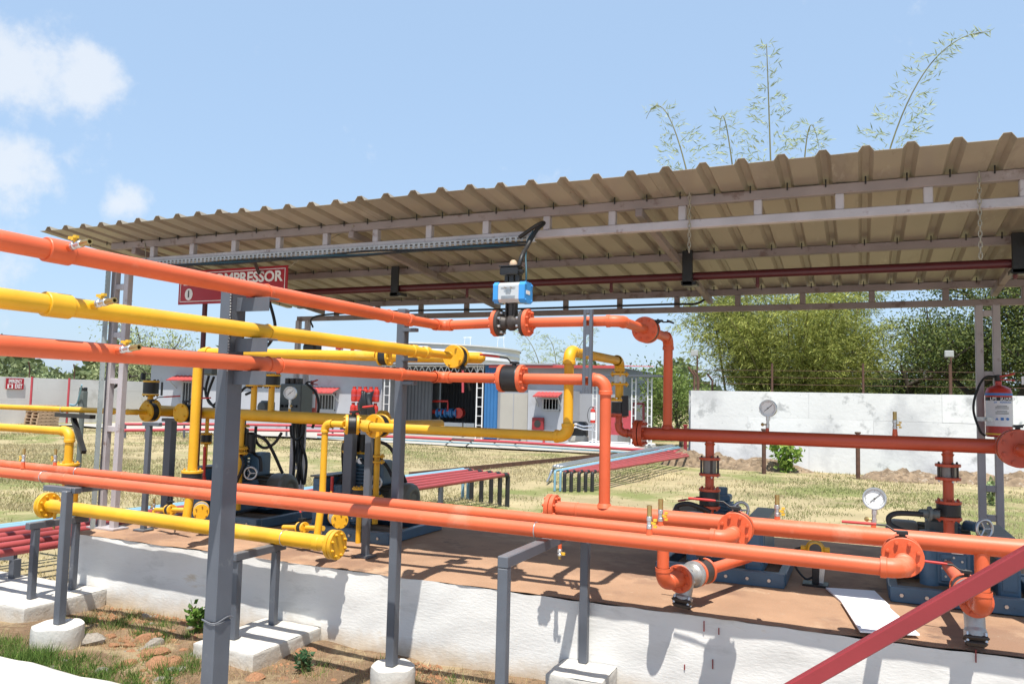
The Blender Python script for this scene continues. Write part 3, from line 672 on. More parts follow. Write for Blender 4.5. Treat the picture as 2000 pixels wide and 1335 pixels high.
# header K
XK0 = at(1075, 990, Y=YK)[0]; ZK = 1.045
hk = pipe_thing('orange_header', 'thick orange header pipe lying behind the low pair, right half of the platform', (-.5, YK, ZK))
mb = MB(); mb.cyl((XK0+.04, YK, ZK+.006), (2.6, YK, ZK-.006), .043, n=32); part(mb, 'pipe', OR, hk)
flange(hk, (XK0+.025, YK, ZK+.006), (1, 0, 0), .078, .024, OR, 8, 1); flange(hk, (XK0-.003, YK, ZK+.006), (1, 0, 0), .078, .024, OR, 8, -1, name='blind_flange')
mb = MB(); mb.cyl((XK0+.009, YK, ZK+.006), (XK0+.013, YK, ZK+.006), .066, n=28); part(mb, 'gasket', M['gasket'], hk)
xx = at(1128, 1000, Y=YK)[0]; ring(hk, (xx, YK, ZK+.005), (1, 0, 0), .0455, .012, OR, 'weld_band')
mb = MB(); mb.lathe([(.044, .034), (.037, .05), (.033, .058)], (XE3, YK, ZK), (0, 0, 1), 24); part(mb, 'tee_weld', OR, hk)
for xv, y0 in ((XE2e, 4.07), (XEe, 3.875)):
    mb = MB(); mb.cyl((xv, y0, 1.035), (xv, YK, ZK), .0335, n=20); part(mb, 'branch', OR, hk)
SUCT = (at(1295, 1100, Y=YK)[0], at(1918, 1100, Y=YK)[0])
DROP = (at(1386, 930, Y=YH)[0], at(1852, 950, Y=YH)[0])
for i, xs_ in enumerate(SUCT):
    zb = (.712, .762)[i]; dv = nrm(((.30, .95, 0), (-.04, 1, 0))[i]); B0 = V(xs_, YK, zb)
    t = pipe_thing('suction_drop', ('orange pipe dropping from the header to the silver strainer of the middle compressor', 'orange pipe dropping from the header behind the red diagonal bar')[i], (xs_, YK, zb-.04), 'suction drops')
    run(t, [(xs_, YK, ZK-.03), B0, B0+dv*.10], .031, OR, collar=1.22)
    mb = MB(); mb.cyl(B0+dv*.06, B0+dv*.16, .034, .046, n=20); part(mb, 'weld_neck', OR, t)
    flange(t, B0+dv*.17, dv, .074, .022, OR, 8, -1)
    s = thing('strainer', ('silver cast Y-strainer low on the platform beside the middle compressor', 'silver cast Y-strainer behind the red diagonal bar')[i], 'strainer', (xs_, YK+.2, ZP+.01), 'silver strainers')
    mb = MB(); mb.lathe([(.066, .183), (.072, .186), (.072, .205), (.052, .21), (.047, .25), (.05, .30), (.06, .315), (.072, .32), (.072, .338), (.05, .34)], B0, dv, 26); bo = part(mb, 'body', M['castalu'], s)
    d = nrm(-dv*.34+V(0, 0, -1)); c0 = B0+dv*.25
    mb = MB(); Lb = (zb-ZP)/-d[2]-.05; mb.lathe([(.046, 0), (.044, Lb*.7), (.05, Lb*.78), (.05, Lb*.9)], c0, d, 20); part(mb, 'basket_leg', M['castalu'], s)
    mb = MB(); u, w, _ = basis(d); q = c0+d*Lb; mb.box(q-d*.012, (.104, .104, .024), np.array([u, w, d]).T, bev=.01); mb.box(q+d*.013, (.09, .09, .022), np.array([u, w, d]).T, bev=.01); part(mb, 'cover', M['darkiron'], s)
    for a in (-.038, .038):
        for b in (-.038, .038):
            mb = MB(); p = q+u*a+w*b; mb.cyl(p-d*.036, p+d*.006, .008, n=6); part(mb, 'bolt', M['zinc'], s)
    for k in range(6):
        a_ = k*math.pi/3+.3; u2, w2, _ = basis(dv); p = B0+dv*.205+(u2*math.cos(a_)+w2*math.sin(a_))*.061
        mb = MB(); mb.cyl(p, p+dv*.018, .009, n=6); part(mb, 'bolt', M['zinc'], s)
    v = valve('ball_valve', ('orange flanged valve between silver strainer and middle compressor', 'orange flanged valve between silver strainer and right compressor')[i], B0+dv*.41, dv, .072, .08, OR, body=M['darkiron'], lev=((0, 0, 1), (-1, .1, 0), .2, M['red_handle']), group='suction valves')
    t = pipe_thing('suction_pipe', ('short orange pipe running under the middle compressor body', 'short orange pipe running under the right compressor body')[i], B0+dv*.47, 'suction pipes')
    mb = MB(); mb.cyl(B0+dv*.46, B0+dv*1.05, .031, n=16); part(mb, 'pipe', OR, t)
# header H (orange, roof shade painted in) and its drops
XH0 = at(1248, 848, Y=YH)[0]
hh_ = pipe_thing('red_header', 'long red-orange header pipe under the roof in front of the white boundary wall', (-.2, YH, ZH))
M['shaded_orange'] = mat('shaded_orange_paint', (.47, .070, .028), .36, .06, 4, .03, 120, spots=(.22, .04, .03), sscale=14, samt=.68)  # the orange pipe paint made darker and redder, roof shade put into its colour
RO = M['shaded_orange']; M['valve_steel'] = mat('dull_steel', (.20, .19, .18), .4, .2, 20, metal=.6)
mb = MB(); mb.cyl((XH0+.035, YH, ZH-.004), (1.02, YH, ZH+.004), .043, n=32); part(mb, 'pipe', RO, hh_)
flange(hh_, (XH0+.022, YH, ZH-.004), (1, 0, 0), .092, .028, RO, 8, 1); flange(hh_, (XH0-.012, YH, ZH-.004), (1, 0, 0), .092, .028, RO, 8, -1)
mb = MB(); mb.cyl((XH0+.001, YH, ZH-.004), (XH0+.009, YH, ZH-.004), .08, n=28); part(mb, 'gasket', M['gasket'], hh_)
mb = MB(); mb.lathe([(.044, .034), (.038, .05), (.032, .06)], (XE1, YH, ZH), (0, 0, 1), 24); part(mb, 'tee_weld', RO, hh_)
XY = -1.53
run(hh_, [(XH0-.026, YH, ZH-.006), (XY, YH, ZH-.006), (XY, YH, ZH+.11)], .024, RO, brad=.05)
flange(hh_, (XY, YH, ZH+.118), (0, 0, 1), .064, .016, RO, 8, -1, single=False)
valve_t = thing('ball_valve', 'black drum valve with tall black handle between yellow and red pipes', 'valve', (XY, YH, ZH+.13))
mb = MB(); mb.cyl((XY, YH, ZH+.128), (XY, YH, ZH+.208), .055, n=28); part(mb, 'body', BK, valve_t)
mb = MB(); mb.beam((XY+.06, YH-.05, ZH+.11), (XY+.055, YH-.045, ZH+.25), .045, .012, (0, 1, 0)); part(mb, 'handle', BK, valve_t)
zL = 1.452
YLp = at(1112, 685, X=XY)[1]
zt = 1.935
t = pipe_thing('yellow_pipe', 'yellow pipe that runs right, rises, then turns back above the grey building', (XY, YLp, zL))
XLs = at(706, 832, Y=YLp)[0]
run(t, [(XLs, YLp+.13, zL), (XLs, YLp, zL), (XY, YLp, zL-.008), (XY, YLp, zt), (XY, YH, zt), (XY, YH, ZH+.235)], .0285, YE, collar=1.25)
flange(t, (XY, YH, ZH+.219), (0, 0, 1), .064, .016, YE, 8, 1, single=False)
for dz in (.33, .40): flange(t, (XY, YH, ZH+dz), (0, 0, 1), .064, .014, YE, 4, 0, single=False)
mb = MB(); mb.cyl((XY, YH, ZH+.337), (XY, YH, ZH+.393), .042, n=20); part(mb, 'sight_glass', M['steel'], t)
for i, xd in enumerate(DROP):
    t = pipe_thing('discharge_drop', ('red drop pipe with sight glass left of the small green shrub', 'red drop pipe with sight glass beside the fire extinguisher post')[i], (xd, YH, 1.0), 'discharge drops')
    z_ = lambda py: at((1386, 1852)[i], py, Y=YH)[2]
    zs1, zs2, zv1, zv2 = (z_(895), z_(926), z_(953), z_(992)) if i == 0 else (z_(908), z_(934), z_(977), z_(1014))
    mb = MB(); mb.cyl((xd, YH, ZH-.02), (xd, YH, zs1), .029, n=20); part(mb, 'pipe', RO, t)
    mb = MB(); mb.lathe([(.036, -.052), (.031, -.065)], (xd, YH, ZH), (0, 0, 1), 20); part(mb, 'tee_weld', RO, t)
    flange(t, (xd, YH, zs1), (0, 0, 1), .069, .017, RO, 4, 1, M['darkiron']); flange(t, (xd, YH, zs2), (0, 0, 1), .069, .017, RO, 4, -1, M['zinc'])
    mb = MB(); mb.cyl((xd, YH, zs2), (xd, YH, zs1), .044, n=20); part(mb, 'sight_glass', M['valve_steel'], t)
    for k in range(4):
        a_ = .4+k*math.pi/2; mb = MB(); mb.cyl((xd+.055*math.cos(a_), YH+.055*math.sin(a_), zs2), (xd+.055*math.cos(a_), YH+.055*math.sin(a_), zs1), .0075, n=8); part(mb, 'stud', M['darkiron'], t)
    mb = MB(); mb.cyl((xd, YH, zs2), (xd, YH, zv1), .029, n=20); part(mb, 'pipe', RO, t)
    mb = MB(); mb.cyl((xd, YH, zv2), (xd, YH, .86), .029, n=20); part(mb, 'pipe', RO, t)
    zc_ = (zv1+zv2)/2; L_ = zv1-zv2-.036
    valve('ball_valve', ('black drum valve with red-tipped lever above the middle compressor', 'black drum valve above the right compressor')[i], (xd, YH, zc_), (0, 0, 1), .07, L_-.004, RO, nb=8, lev=((-.8, -.6, 0), (-.7, -.3, -.15), .10, M['redpaint']), group='discharge valves')
# valve at the right end of H facing the camera
XHV = at(1990, 876, Y=5.1)[0]
valve('ball_valve', 'large red flanged valve cut by the right edge of the picture', (XHV, 5.12, ZH+.005), (0, 1, 0), .105, .06, RO, body=M['valve_dark'], th=.022, lev=((0, 0, 1), (1, .1, .1), .2, M['red_handle']))
t = pipe_thing('red_pipe', 'short red pipe and elbow leaving the right-edge valve towards the viewer', (XHV, 5.0, ZH))
run(t, [(XHV, 5.07, ZH), (XHV, 4.94, ZH), (XHV+1.2, 4.94, ZH)], .03, RO)
mb = MB(); mb.cyl((XHV, 5.17, ZH), (XHV, YH, ZH), .03, n=18); part(mb, 'pipe', RO, t)

# --- yellow side (left)
gx = lambda px, py, Y: at(px, py, Y=Y)[0]
YO = 4.18
XO0, XO1 = gx(92, 985, YO), gx(648, 1060, YO)
def zO(x): return .748+(.706-.748)*(x-XO0)/(XO1-XO0)
ho = pipe_thing('yellow_header', 'thick low yellow header pipe with bolted round end plates, left half of the platform', (-4.2, YO, .7))
mb = MB(); mb.cyl((XO0+.03, YO, zO(XO0)), (XO1, YO, zO(XO1)), .049, n=32); part(mb, 'pipe', YE, ho)
flange(ho, (XO0+.02, YO, zO(XO0)), (1, 0, .0), .098, .024, YE, 8, 1); flange(ho, (XO0-.008, YO, zO(XO0)), (1, 0, 0), .098, .024, YE, 8, -1, name='blind_flange')
flange(ho, (XO1+.008, YO, zO(XO1)), (1, 0, 0), .092, .026, YE, 8, -1); flange(ho, (XO1+.038, YO, zO(XO1)), (1, 0, 0), .092, .026, YE, 8, 1, name='blind_flange')
mb = MB(); mb.cyl((XO1+.021, YO, zO(XO1)), (XO1+.026, YO, zO(XO1)), .085, n=28); part(mb, 'gasket', M['gasket'], ho)
for px, py in ((145, 990), (556, 1045)):
    xx = gx(px, py, YO); clip(ho, (xx, YO, zO(xx)), (1, 0, 0), .049, M['zinc'])
mb = MB(); mb.lathe([(.049, 0), (.0515, .006), (.0515, .04), (.049, .046)], (XO1-.13, YO, zO(XO1)), (1, 0, 0), 28); part(mb, 'weld_band', YE, ho)
# R: line from the left edge down into O
XRr = gx(137, 842, YO); ZR = at(137, 842, Y=YO)[2]; zrf = at(135, 905, Y=YO)[2]
t = pipe_thing('yellow_pipe', 'yellow pipe from the left edge that elbows down into the low yellow header', (XRr, YO, .8))
run(t, [(-11, YO, ZR+.02), (XRr, YO, ZR), (XRr, YO, zrf)], .031, YE, collar=1.22)
valve('ball_valve', 'black drum valve behind the low orange pipes at the left', (XRr, YO, zrf-.058), (0, 0, 1), .083, .085, YE, nb=6, group='left drum valves')
mb = MB(); mb.cyl((XRr, YO, zrf-.10), (XRr, YO, zO(XRr)), .031, n=18); part(mb, 'branch', YE, ho)
XR2 = gx(164, 958, YO+.1)
valve('ball_valve', 'black drum valve with a yellow flange just above the header, beside the perforated tray', (XR2, YO+.02, at(164, 945, Y=YO)[2]), (0, 0, 1), .075, .05, YE, nb=6, group='left drum valves')
mb = MB(); mb.cyl((XR2, YO+.02, .86), (XR2, YO+.02, zO(XR2)), .027, n=18); part(mb, 'branch', YE, ho)
# S and N
YSs = 4.30
XS = gx(382, 800, YSs); zsf = at(378, 918, Y=YSs)[2]
t = pipe_thing('yellow_pipe', 'tall vertical yellow pipe left of the thick column, continuing right behind it', (XS, YSs, zsf))
ZN = 1.915; XN1 = XP+.02
run(t, [(XS, YSs, zsf), (XS, YSs, ZN+.02), (gx(735, 700, 4.43), 4.43, ZN+.002)], .034, YE)
mb = MB(); mb.cyl((gx(770, 702, 4.44), 4.44, ZN), (XN1+.06, YN, ZN-.006), .036, n=22); part(mb, 'pipe', YE, t)
mb = MB(); mb.lathe([(0, .05), (.02, .045), (.036, .02), (.036, 0)], (XN1+.05, YN, ZN-.006), (1, 0, 0), 22); part(mb, 'end_cap', YE, t)
mb = MB(); mb.cyl((XP, 4.38, Z2-.004), (XP, YN, ZN-.006), .026, n=18); part(mb, 'branch', YE, t)
valve('ball_valve', 'black banded valve on the upper horizontal yellow pipe, left of the middle post', (gx(752, 701, 4.435), 4.435, ZN), (1, .06, 0), .062, .05, YE, nb=6, th=.014)
valve('ball_valve', 'black drum valve below the tall vertical yellow pipe', (XS, YSs, zsf-.06), (0, 0, 1), .075, .08, YE, nb=8, group='left drum valves')
mb = MB(); mb.cyl((XS, YSs, zsf-.1), (XS, YSs-.03, zO(XS)+.03), .030, n=18); part(mb, 'branch', YE, ho)
# M header
YM = 5.32; ZM = 1.458
XM0, XM1 = gx(300, 805, YM), gx(742, 822, YM)
hm = pipe_thing('yellow_header', 'high thick yellow header pipe passing behind the column above the two left compressors', (-4.2, YM, ZM))
mb = MB(); mb.cyl((XM0, YM, ZM+.01), (XM1, YM, ZM-.01), .05, n=32); part(mb, 'pipe', YE, hm)
flange(hm, (XM0-.02, YM, ZM+.01), (1, 0, 0), .105, .022, YE, 8, 1); flange(hm, (XM0-.048, YM, ZM+.01), (1, 0, 0), .105, .022, YE, 8, -1, name='blind_flange')
flange(hm, (XM1+.012, YM, ZM-.01), (1, 0, 0), .09, .022, YE, 8, -1); flange(hm, (XM1+.04, YM, ZM-.01), (1, 0, 0), .09, .022, YE, 8, 1, name='blind_flange')
mb = MB(); mb.lathe([(.05, -.004), (.0525, 0), (.05, .004)], (gx(537, 812, YM), YM, ZM), (1, 0, 0), 28); part(mb, 'weld_band', YE, hm)
# Q: valve at the left, fed by the long yellow pipe
YQv = 5.05
XQv = gx(280, 808, 4.98)
valve('ball_valve', 'black banded valve with yellow bolted faces at the left end of the high header', (XQv, YQv, ZM+.005), (0, 1, 0), .083, .06, YE, nb=4, lev=((0, 0, 1), (.6, .5, .05), .24, M['red_handle']))
mb = MB(); mb.cyl((XQv, YQv+.05, ZM+.005), (XQv, YM, ZM+.005), .04, n=18); part(mb, 'branch', YE, hm)
t = pipe_thing('yellow_pipe', 'thin yellow pipe from the left edge into the valve on the high header', (XQv, 4.86, ZM))
run(t, [(gx(226, 806, 4.86), 4.86, ZM+.006), (XQv, 4.86, ZM+.005), (XQv, YQv-.05, ZM+.005)], .021, YE)
mb = MB(); mb.lathe([(.0245, -4.5), (.0245, -.10), (.030, -.09), (.030, -.03), (.022, 0)], (gx(226, 806, 4.86), 4.86, ZM+.006), (1, 0, 0), 22); part(mb, 'reducer', YE, t)
clip(t, (gx(122, 800, 4.86), 4.86, ZM+.006), (1, 0, 0), .0245, M['zinc'])
XQ2 = gx(349, 808, 5.05)
valve('ball_valve', 'black banded valve with plain yellow face, second on the high header', (XQ2, 5.12, ZM+.005), (0, 1, 0), .083, .075, YE, nb=4, lev=((0, 0, 1), (1, .1, .03), .26, M['red_handle']))
mb = MB(); mb.cyl((XQ2, 5.17, ZM+.005), (XQ2, YM, ZM+.005), .04, n=18); part(mb, 'branch', YE, hm)
def riser(px, py0, py1, label, blank):
    x = gx(px, py0, YM); zl, zh = at(px, py0, Y=YM)[2], at(px, py1, Y=YM)[2]
    mb = MB(); mb.cyl((x, YM, ZM+.02), (x, YM, zl), .026, n=16); part(mb, 'riser', YE, hm)
    v = valve('ball_valve', label, (x, YM, (zl+zh)/2), (0, 0, 1), .073, zh-zl-.034, YE, nb=6, th=.016, bm=M['darkiron'], single=False)
    return x, zl, zh
riser(294, 772, 743, 'black drum valve on a short yellow stub, far left of the high header', True)
mb = MB(); xb = gx(316, 760, YM-.06); mb.beam((xb, YM-.06, at(316, 772, Y=YM)[2]), (xb, YM-.06, at(316, 746, Y=YM)[2]), .02, .008, (0, 1, 0)); 
o_ = solo(mb, 'valve_handle_bar', BK, 'flat black bar handle beside the leftmost standing drum valve', 'handle')
riser(497, 754, 737, 'black drum valve on a thin yellow riser just right of the thick column', False)
xr2, _, zr2 = riser(531, 755, 731, 'larger black drum valve on the thicker yellow riser beside the pressure gauge', False)
mb = MB(); mb.cyl((xr2, YM, zr2), (xr2, YM, 1.86), .026, n=16); part(mb, 'riser', YE, hm)
# S2: second vertical feeding the lower header's right end
YS2 = 4.30
XS2 = gx(635, 835, YS2); zs2f = at(630, 966, Y=YS2)[2]; ZS2 = at(640, 827, Y=YS2)[2]
t = pipe_thing('yellow_pipe', 'thin vertical yellow pipe with a top elbow beside the second compressor', (XS2, YS2, zs2f))
run(t, [(XS2, YS2, zs2f), (XS2, YS2, ZS2), (gx(672, 827, YS2), YS2, ZS2)], .0215, YE, collar=1.25)
flange(t, (XS2, YS2, zs2f), (0, 0, 1), .074, .018, YE, 6, 1)
valve('ball_valve', 'black banded valve with yellow lobed faces beside the thin vertical pipe elbow', (gx(688, 825, YS2+.03), YS2+.03, ZS2), (.8, .6, 0), .066, .05, YE, nb=4, lev=((.2, -.1, 1), (.9, .2, .1), .13, M['red_handle']))
mb = MB(); mb.tube(spline([(gx(700, 825, YS2+.06), YS2+.08, ZS2), (gx(715, 825, YS2+.06)+.05, YS2+.35, ZS2+.005), (gx(722, 825, YM), YM, ZM)], 8), .03, 16); part(mb, 'branch', YE, hm)
mb = MB(); mb.cyl((XS2, YS2, zs2f-.01), (XS2, YS2-.04, zO(XS2)), .024, n=16); part(mb, 'branch', YE, ho)
valve('ball_valve', 'yellow flanged valve at the right end of the high yellow header', (XLs, YLp+.19, zL), (0, 1, 0), .078, .06, YE, nb=4)
mb = MB(); mb.cyl((XLs, YLp+.23, zL), (XLs, YM, ZM-.01), .035, n=18); part(mb, 'branch', YE, hm)

# bleed valves
def on_pipe(px, py, Y=None, X=None): return at(px, py, X=X, Y=Y)
sdir = nrm((.93, -.1, .08))
p = at(133, 483, X=XP+.03); bleed('brass nozzle bleed valve with yellow butterfly on the topmost orange pipe', p, sdir, (-.3, -.3, 1), 1.05)
p = at(182, 595, X=XP+.03); bleed('brass nozzle bleed valve with yellow butterfly on the stacked yellow pipe', p, sdir, (0, -.1, 1), 1.05, paint='yellow')
p = at(230, 684, X=XP+.03); bleed('brass nozzle bleed valve with yellow butterfly on the third stacked pipe', p, sdir, (0, -.1, 1), 1.05)
for px, py, Y, lab, paint in ((45, 908, YE1+.0, 'upright bleed valve on the low orange pair, leftmost', 'orange'), (107, 908, YE2, 'upright bleed valve on the low orange pair, second from left', 'orange'),
        (1268, 1043, YE1, 'upright brass-tipped bleed valve on the front low orange pipe near the middle compressor', 'orange'), (1290, 1028, YE2, 'upright brass-tipped bleed valve on the rear low orange pipe near the middle compressor', 'orange'),
        (1518, 1018, YK, 'upright brass-tipped bleed valve on the orange header between both right compressors', 'orange'), (1748, 846, YH, 'upright brass-tipped bleed valve on the red header against the white wall', 'orange'), (300, 1000, 4.75, 'small upright brass bleed valve low between the yellow pipes at left', 'yellow')):
    p = at(px, py, Y=Y); bleed(lab, p, (0, 0, 1), (1, -.2, 0) if px > 500 else (-1, -.2, 0), 1.22 if px > 500 else 1.05, paint='orange' if paint == 'orange' else 'yellow')
def drain(label, top, d, L, m):
    b = V(*top); T = thing('drain_cock', label, 'valve', b-V(0, 0, L+.05), 'drain cocks')
    mb = MB(); mb.cyl(b, b-V(0, 0, L), .011, n=12); part(mb, 'nipple', m, T)
    c = b-V(0, 0, L); mb = MB(); mb.lathe([(.010, 0), (.014, .004), (.014, .018), (.010, .022), (.013, .026), (.013, .036)], c, (0, 0, -1), 12); part(mb, 'body', M['zinc'], T)
    mb = MB(); mb.lathe([(.010, .036), (.008, .055)], c, (0, 0, -1), 10); part(mb, 'nozzle', M['brass'], T)
    mb = MB(); mb.cyl(c-V(0, 0, .02), c-V(0, 0, .02)+V(.02, -.01, 0), .004, n=8); mb.box(c+V(.026, -.012, -.022), (.018, .012, .014)); part(mb, 'handle', M['handle_yellow'], T)
xx = gx(1094, 1040, YK); drain('drain cock hanging below the orange header over the platform', (xx, YK, ZK-.04), 1, .17, OR)
xx = gx(107, 1000, YO); drain('drain cock hanging below the low yellow header at far left', (xx, YO, zO(xx)-.045), 1, .07, YE)
# ------------------------------------------------------------------ grey stanchions under the yellow headers
for x, y, w, z1, lab in ((at(280, 1035, Z=ZP)[0], at(280, 1035, Z=ZP)[1], .045, 1.39, 'slim grey steel stanchion under the left end of the high yellow header'),
                         (gx(330, 900, 5.3), 5.30, .085, 1.40, 'broad grey steel stanchion under the second valve from the left on the header'),
                         (gx(683, 900, 5.28), 5.28, .085, 1.40, 'broad grey steel stanchion in front of the second compressor'),
                         (at(713, 1086, Z=ZP)[0], at(713, 1086, Z=ZP)[1], .05, 1.40, 'slim grey steel stanchion in front of the second compressor, nearest the platform edge')):
    t = thing('stanchion', lab, 'post', (x, y, ZP)); mb = MB(); mb.box((x, y, (ZP+z1)/2), (w, w*.8, z1-ZP), bev=.004); part(mb, 'shaft', M['grey'], t)
    mb = MB(); mb.box((x, y, ZP+.006), (w+.07, w+.06, .012)); part(mb, 'base_plate', M['grey'], t)
    mb = MB(); mb.box((x+.03, y, z1-.01), (w+.14, w*.85, .03), bev=.003); part(mb, 'head_plate', M['grey'], t)

# ------------------------------------------------------------------ compressors
def compressor(cx, sgn, label, y0=5.42, cdy=0.0, hs=1.0):
    T = thing('compressor', label, 'compressor', (cx, y0, ZP), 'blue compressors on the platform'); B = M['blue_machine']; z0 = ZP
    for dy in (-.26, .52):
        mb = MB(); mb.box((cx+.06, y0+dy, z0+.045), (.80, .06, .088), bev=.004); part(mb, 'skid_beam', B, T)
    for dx in (-.32, .44):
        mb = MB(); mb.box((cx+.0+dx, y0+.13, z0+.044), (.05, .72, .075), bev=.004); part(mb, 'skid_beam', B, T)
    mb = MB(); mb.box((cx, y0, z0+.22), (.21, .30, .26), bev=.02); mb.box((cx, y0-.155, z0+.2), (.14, .02, .16), bev=.008); cr = part(mb, 'crankcase', B, T)
    mb = MB()
    for a in range(8):
        th = a*math.pi/4; mb.hexhead((cx+.06*math.cos(th), y0-.165, z0+.2+.065*math.sin(th)), (0, -1, 0), .007, .008)
    part(mb, 'cover_screws', M['steel'], cr, kind='stuff')
    mb = MB(); yc_ = y0+cdy; fw = .20 if cdy == 0 else .15; mb.cyl((cx, yc_, z0+.30), (cx, yc_, z0+.56*hs), .06, n=20); cy = part(mb, 'cylinder', B, T)
    for k in range(7):
        mb = MB(); mb.box((cx, yc_, z0+.37*hs+k*.027*hs), (fw, fw, .009), bev=.004); part(mb, 'fin', B, cy)
    mb = MB(); mb.box((cx, yc_, z0+.575*hs), (fw*.85, fw*.85, .045), bev=.01); mb.cyl((cx, yc_, z0+.59*hs), (cx, yc_, z0+.66*hs), .04, n=16); part(mb, 'head', B, T)
    gx_ = cx-sgn*.27
    mb = MB(); gh = .40 if cdy == 0 else .31; mb.box((gx_, y0+.16, z0+.06+gh/2), (.11, .74, gh), bev=.012); g = part(mb, 'belt_guard', B, T)
    mb = MB(); mb.box((gx_, y0-.215, z0+.06+gh/2), (.07, .006, gh*.65)); mb.box((gx_-sgn*.056, y0+.16, z0+.06+gh/2), (.004, .6, gh*.7)); part(mb, 'guard_panel', M['blue_machine'], g)
    mb = MB(); mb.box((gx_, y0+.16, z0+.067+gh), (.13, .78, .014), bev=.003); part(mb, 'guard_cover', M['motor'], g)
    mx, my, mz = cx+sgn*.03, y0+.27, z0+.275
    xa, xb = sorted((mx-sgn*.16, mx+sgn*.14))
    mb = MB(); mb.cyl((xa, my, mz), (xb, my, mz), .108, n=28); mo = part(mb, 'motor', M['motor'], T)
    for k in range(20):
        th = 2*math.pi*k/20; mb = MB(); c = V((xa+xb)/2, my+.117*math.cos(th), mz+.117*math.sin(th))
        mb.box(c, (xb-xa-.02, .022, .005), np.array([[1, 0, 0], [0, math.cos(th), -math.sin(th)], [0, math.sin(th), math.cos(th)]])); part(mb, 'cooling_fin', M['motor'], mo)
    xe = mx+sgn*.14
    mb = MB(); mb.lathe([(.128, 0), (.134, .02), (.134, .135), (.122, .165), (.09, .18), (.075, .18), (.05, .17), (0, .17)], (xe-sgn*.005, my, mz), (sgn, 0, 0), 32); part(mb, 'fan_cowl', M['motor'], T)
    mb = MB(); mb.box((mx, my-.03, mz+.125), (.10, .10, .06), bev=.006); part(mb, 'terminal_box', M['motor'], T)
    mb = MB(); mb.box((mx, my, z0+.115), (.26, .18, .05)); part(mb, 'motor_feet', B, T)
    if cdy == 0:
        mb = MB(); mb.box((cx+.13, y0+.10, z0+.50), (.12, .16, .20), bev=.015); gb = part(mb, 'unloader_block', B, T)
        mb = MB(); mb.lathe([(.03, 0), (.045, .01), (.045, .16), (.03, .18), (0, .18)], (cx+.12, y0-.02, z0+.60), (0, 0, 1), 16); part(mb, 'filter_pot', M['black'], T)
        for k, (a, b, c3) in enumerate((((.12, -.02, .76), (.24, .05, .70), (.30, .2, .42)), ((-.05, .0, .64), (-.2, .02, .72), (-.25, .1, .48)), ((.05, -.1, .62), (.18, -.16, .52), (.1, -.16, .34)))):
            mb = MB(); mb.tube(spline([V(cx, y0, z0)+V(*a), V(cx, y0, z0)+V(*b), V(cx, y0, z0)+V(*c3)], 7), .014, 8); part(mb, 'hose', M['rubber'], T)
        mb = MB(); mb.lathe([(.05, -.03), (.17, -.03), (.18, -.02), (.18, .02), (.17, .03), (.05, .03)], (cx-sgn*.165, y0+.06, z0+.30), (1, 0, 0), 28); part(mb, 'flywheel', M['black'], T)
        mb = MB(); mb.lathe([(.035, .66), (.06, .67), (.06, .80), (.035, .81), (.03, .90)], (cx-.02, y0+.02, z0), (0, 0, 1), 18); part(mb, 'four_way_valve', M['black'], T)
        mb = MB(); mb.box((cx-.11, y0-.02, z0+.63), (.07, .10, .15), bev=.012); part(mb, 'pressure_switch', M['motor'], T)
        flange(T, (cx-.02, y0+.02, z0+.655), (0, 0, 1), .072, .016, YE, 6, 1, single=False); flange(T, (cx-.02, y0+.02, z0+.825), (0, 0, 1), .066, .014, YE, 6, 1, single=False)
        mb = MB(); mb.cyl((cx-.02, y0+.02, z0+.83), (cx-.02, y0+.02, ZM-.02), .02, n=12); part(mb, 'yellow_riser', YE, T)
        for k in range(3):
            mb = MB(); q = V(cx-.06+.06*k, y0-.105, z0+.60); mb.lathe([(0, 0), (.024, 0), (.024, .012), (0, .014)], q, (.2, -1, .1), 16); part(mb, 'small_gauge', M['dial'], T)
    mb = MB(); mb.box((cx+.02, y0-.158, z0+.30), (.06, .004, .03)); part(mb, 'name_plate', M['zinc'], T)
    for k in range(6):
        mb = MB(); mb.hexhead((cx-.28+.13*k, y0-.292, z0+.045), (0, -1, 0), .011, .010); part(mb, 'skid_bolt', M['zinc'], T)
    # hand wheel and suction pot
    mb = MB(); wc = V(cx+.17, y0-.06, z0+.43); an = np.linspace(0, 6.2832, 25); d = nrm((.55, -.8, 0)); u, w, _ = basis(d)
    mb.tube([wc+(u*math.cos(a)+w*math.sin(a))*.052 for a in an], .010, 8, cap=False)
    for a in (0, 2.09, 4.19): mb.cyl(wc, wc+(u*math.cos(a)+w*math.sin(a))*.05, .006, n=6)
    part(mb, 'hand_wheel', M['zinc'], T)
    mb = MB(); mb.cyl(wc, wc-d*.13, .012, n=10); mb.cyl(wc-d*.06, wc-d*.14, .03, n=14); part(mb, 'wheel_stem', B, T)
    mb = MB(); mb.cyl((cx-.12, y0-.11, z0+.09), (cx-.12, y0-.11, z0+.40), .055, n=18); part(mb, 'liquid_pot', B, T)
    return T
CX = (gx(470, 900, 5.42)+.0, gx(707, 900, 5.42))
compressor(CX[0], 1, 'blue compressor with grey motor mostly hidden behind the thick column')
compressor(CX[1], 1, 'blue compressor with finned cylinder between the two grey stanchions')
compressor(DROP[0]+.02, -1, 'blue compressor under the first red drop pipe, right of the silver strainer', 5.46, .24, .82)
compressor(DROP[1]+.02, -1, 'blue compressor at the right behind the red diagonal bar', 5.46, .24, .82)
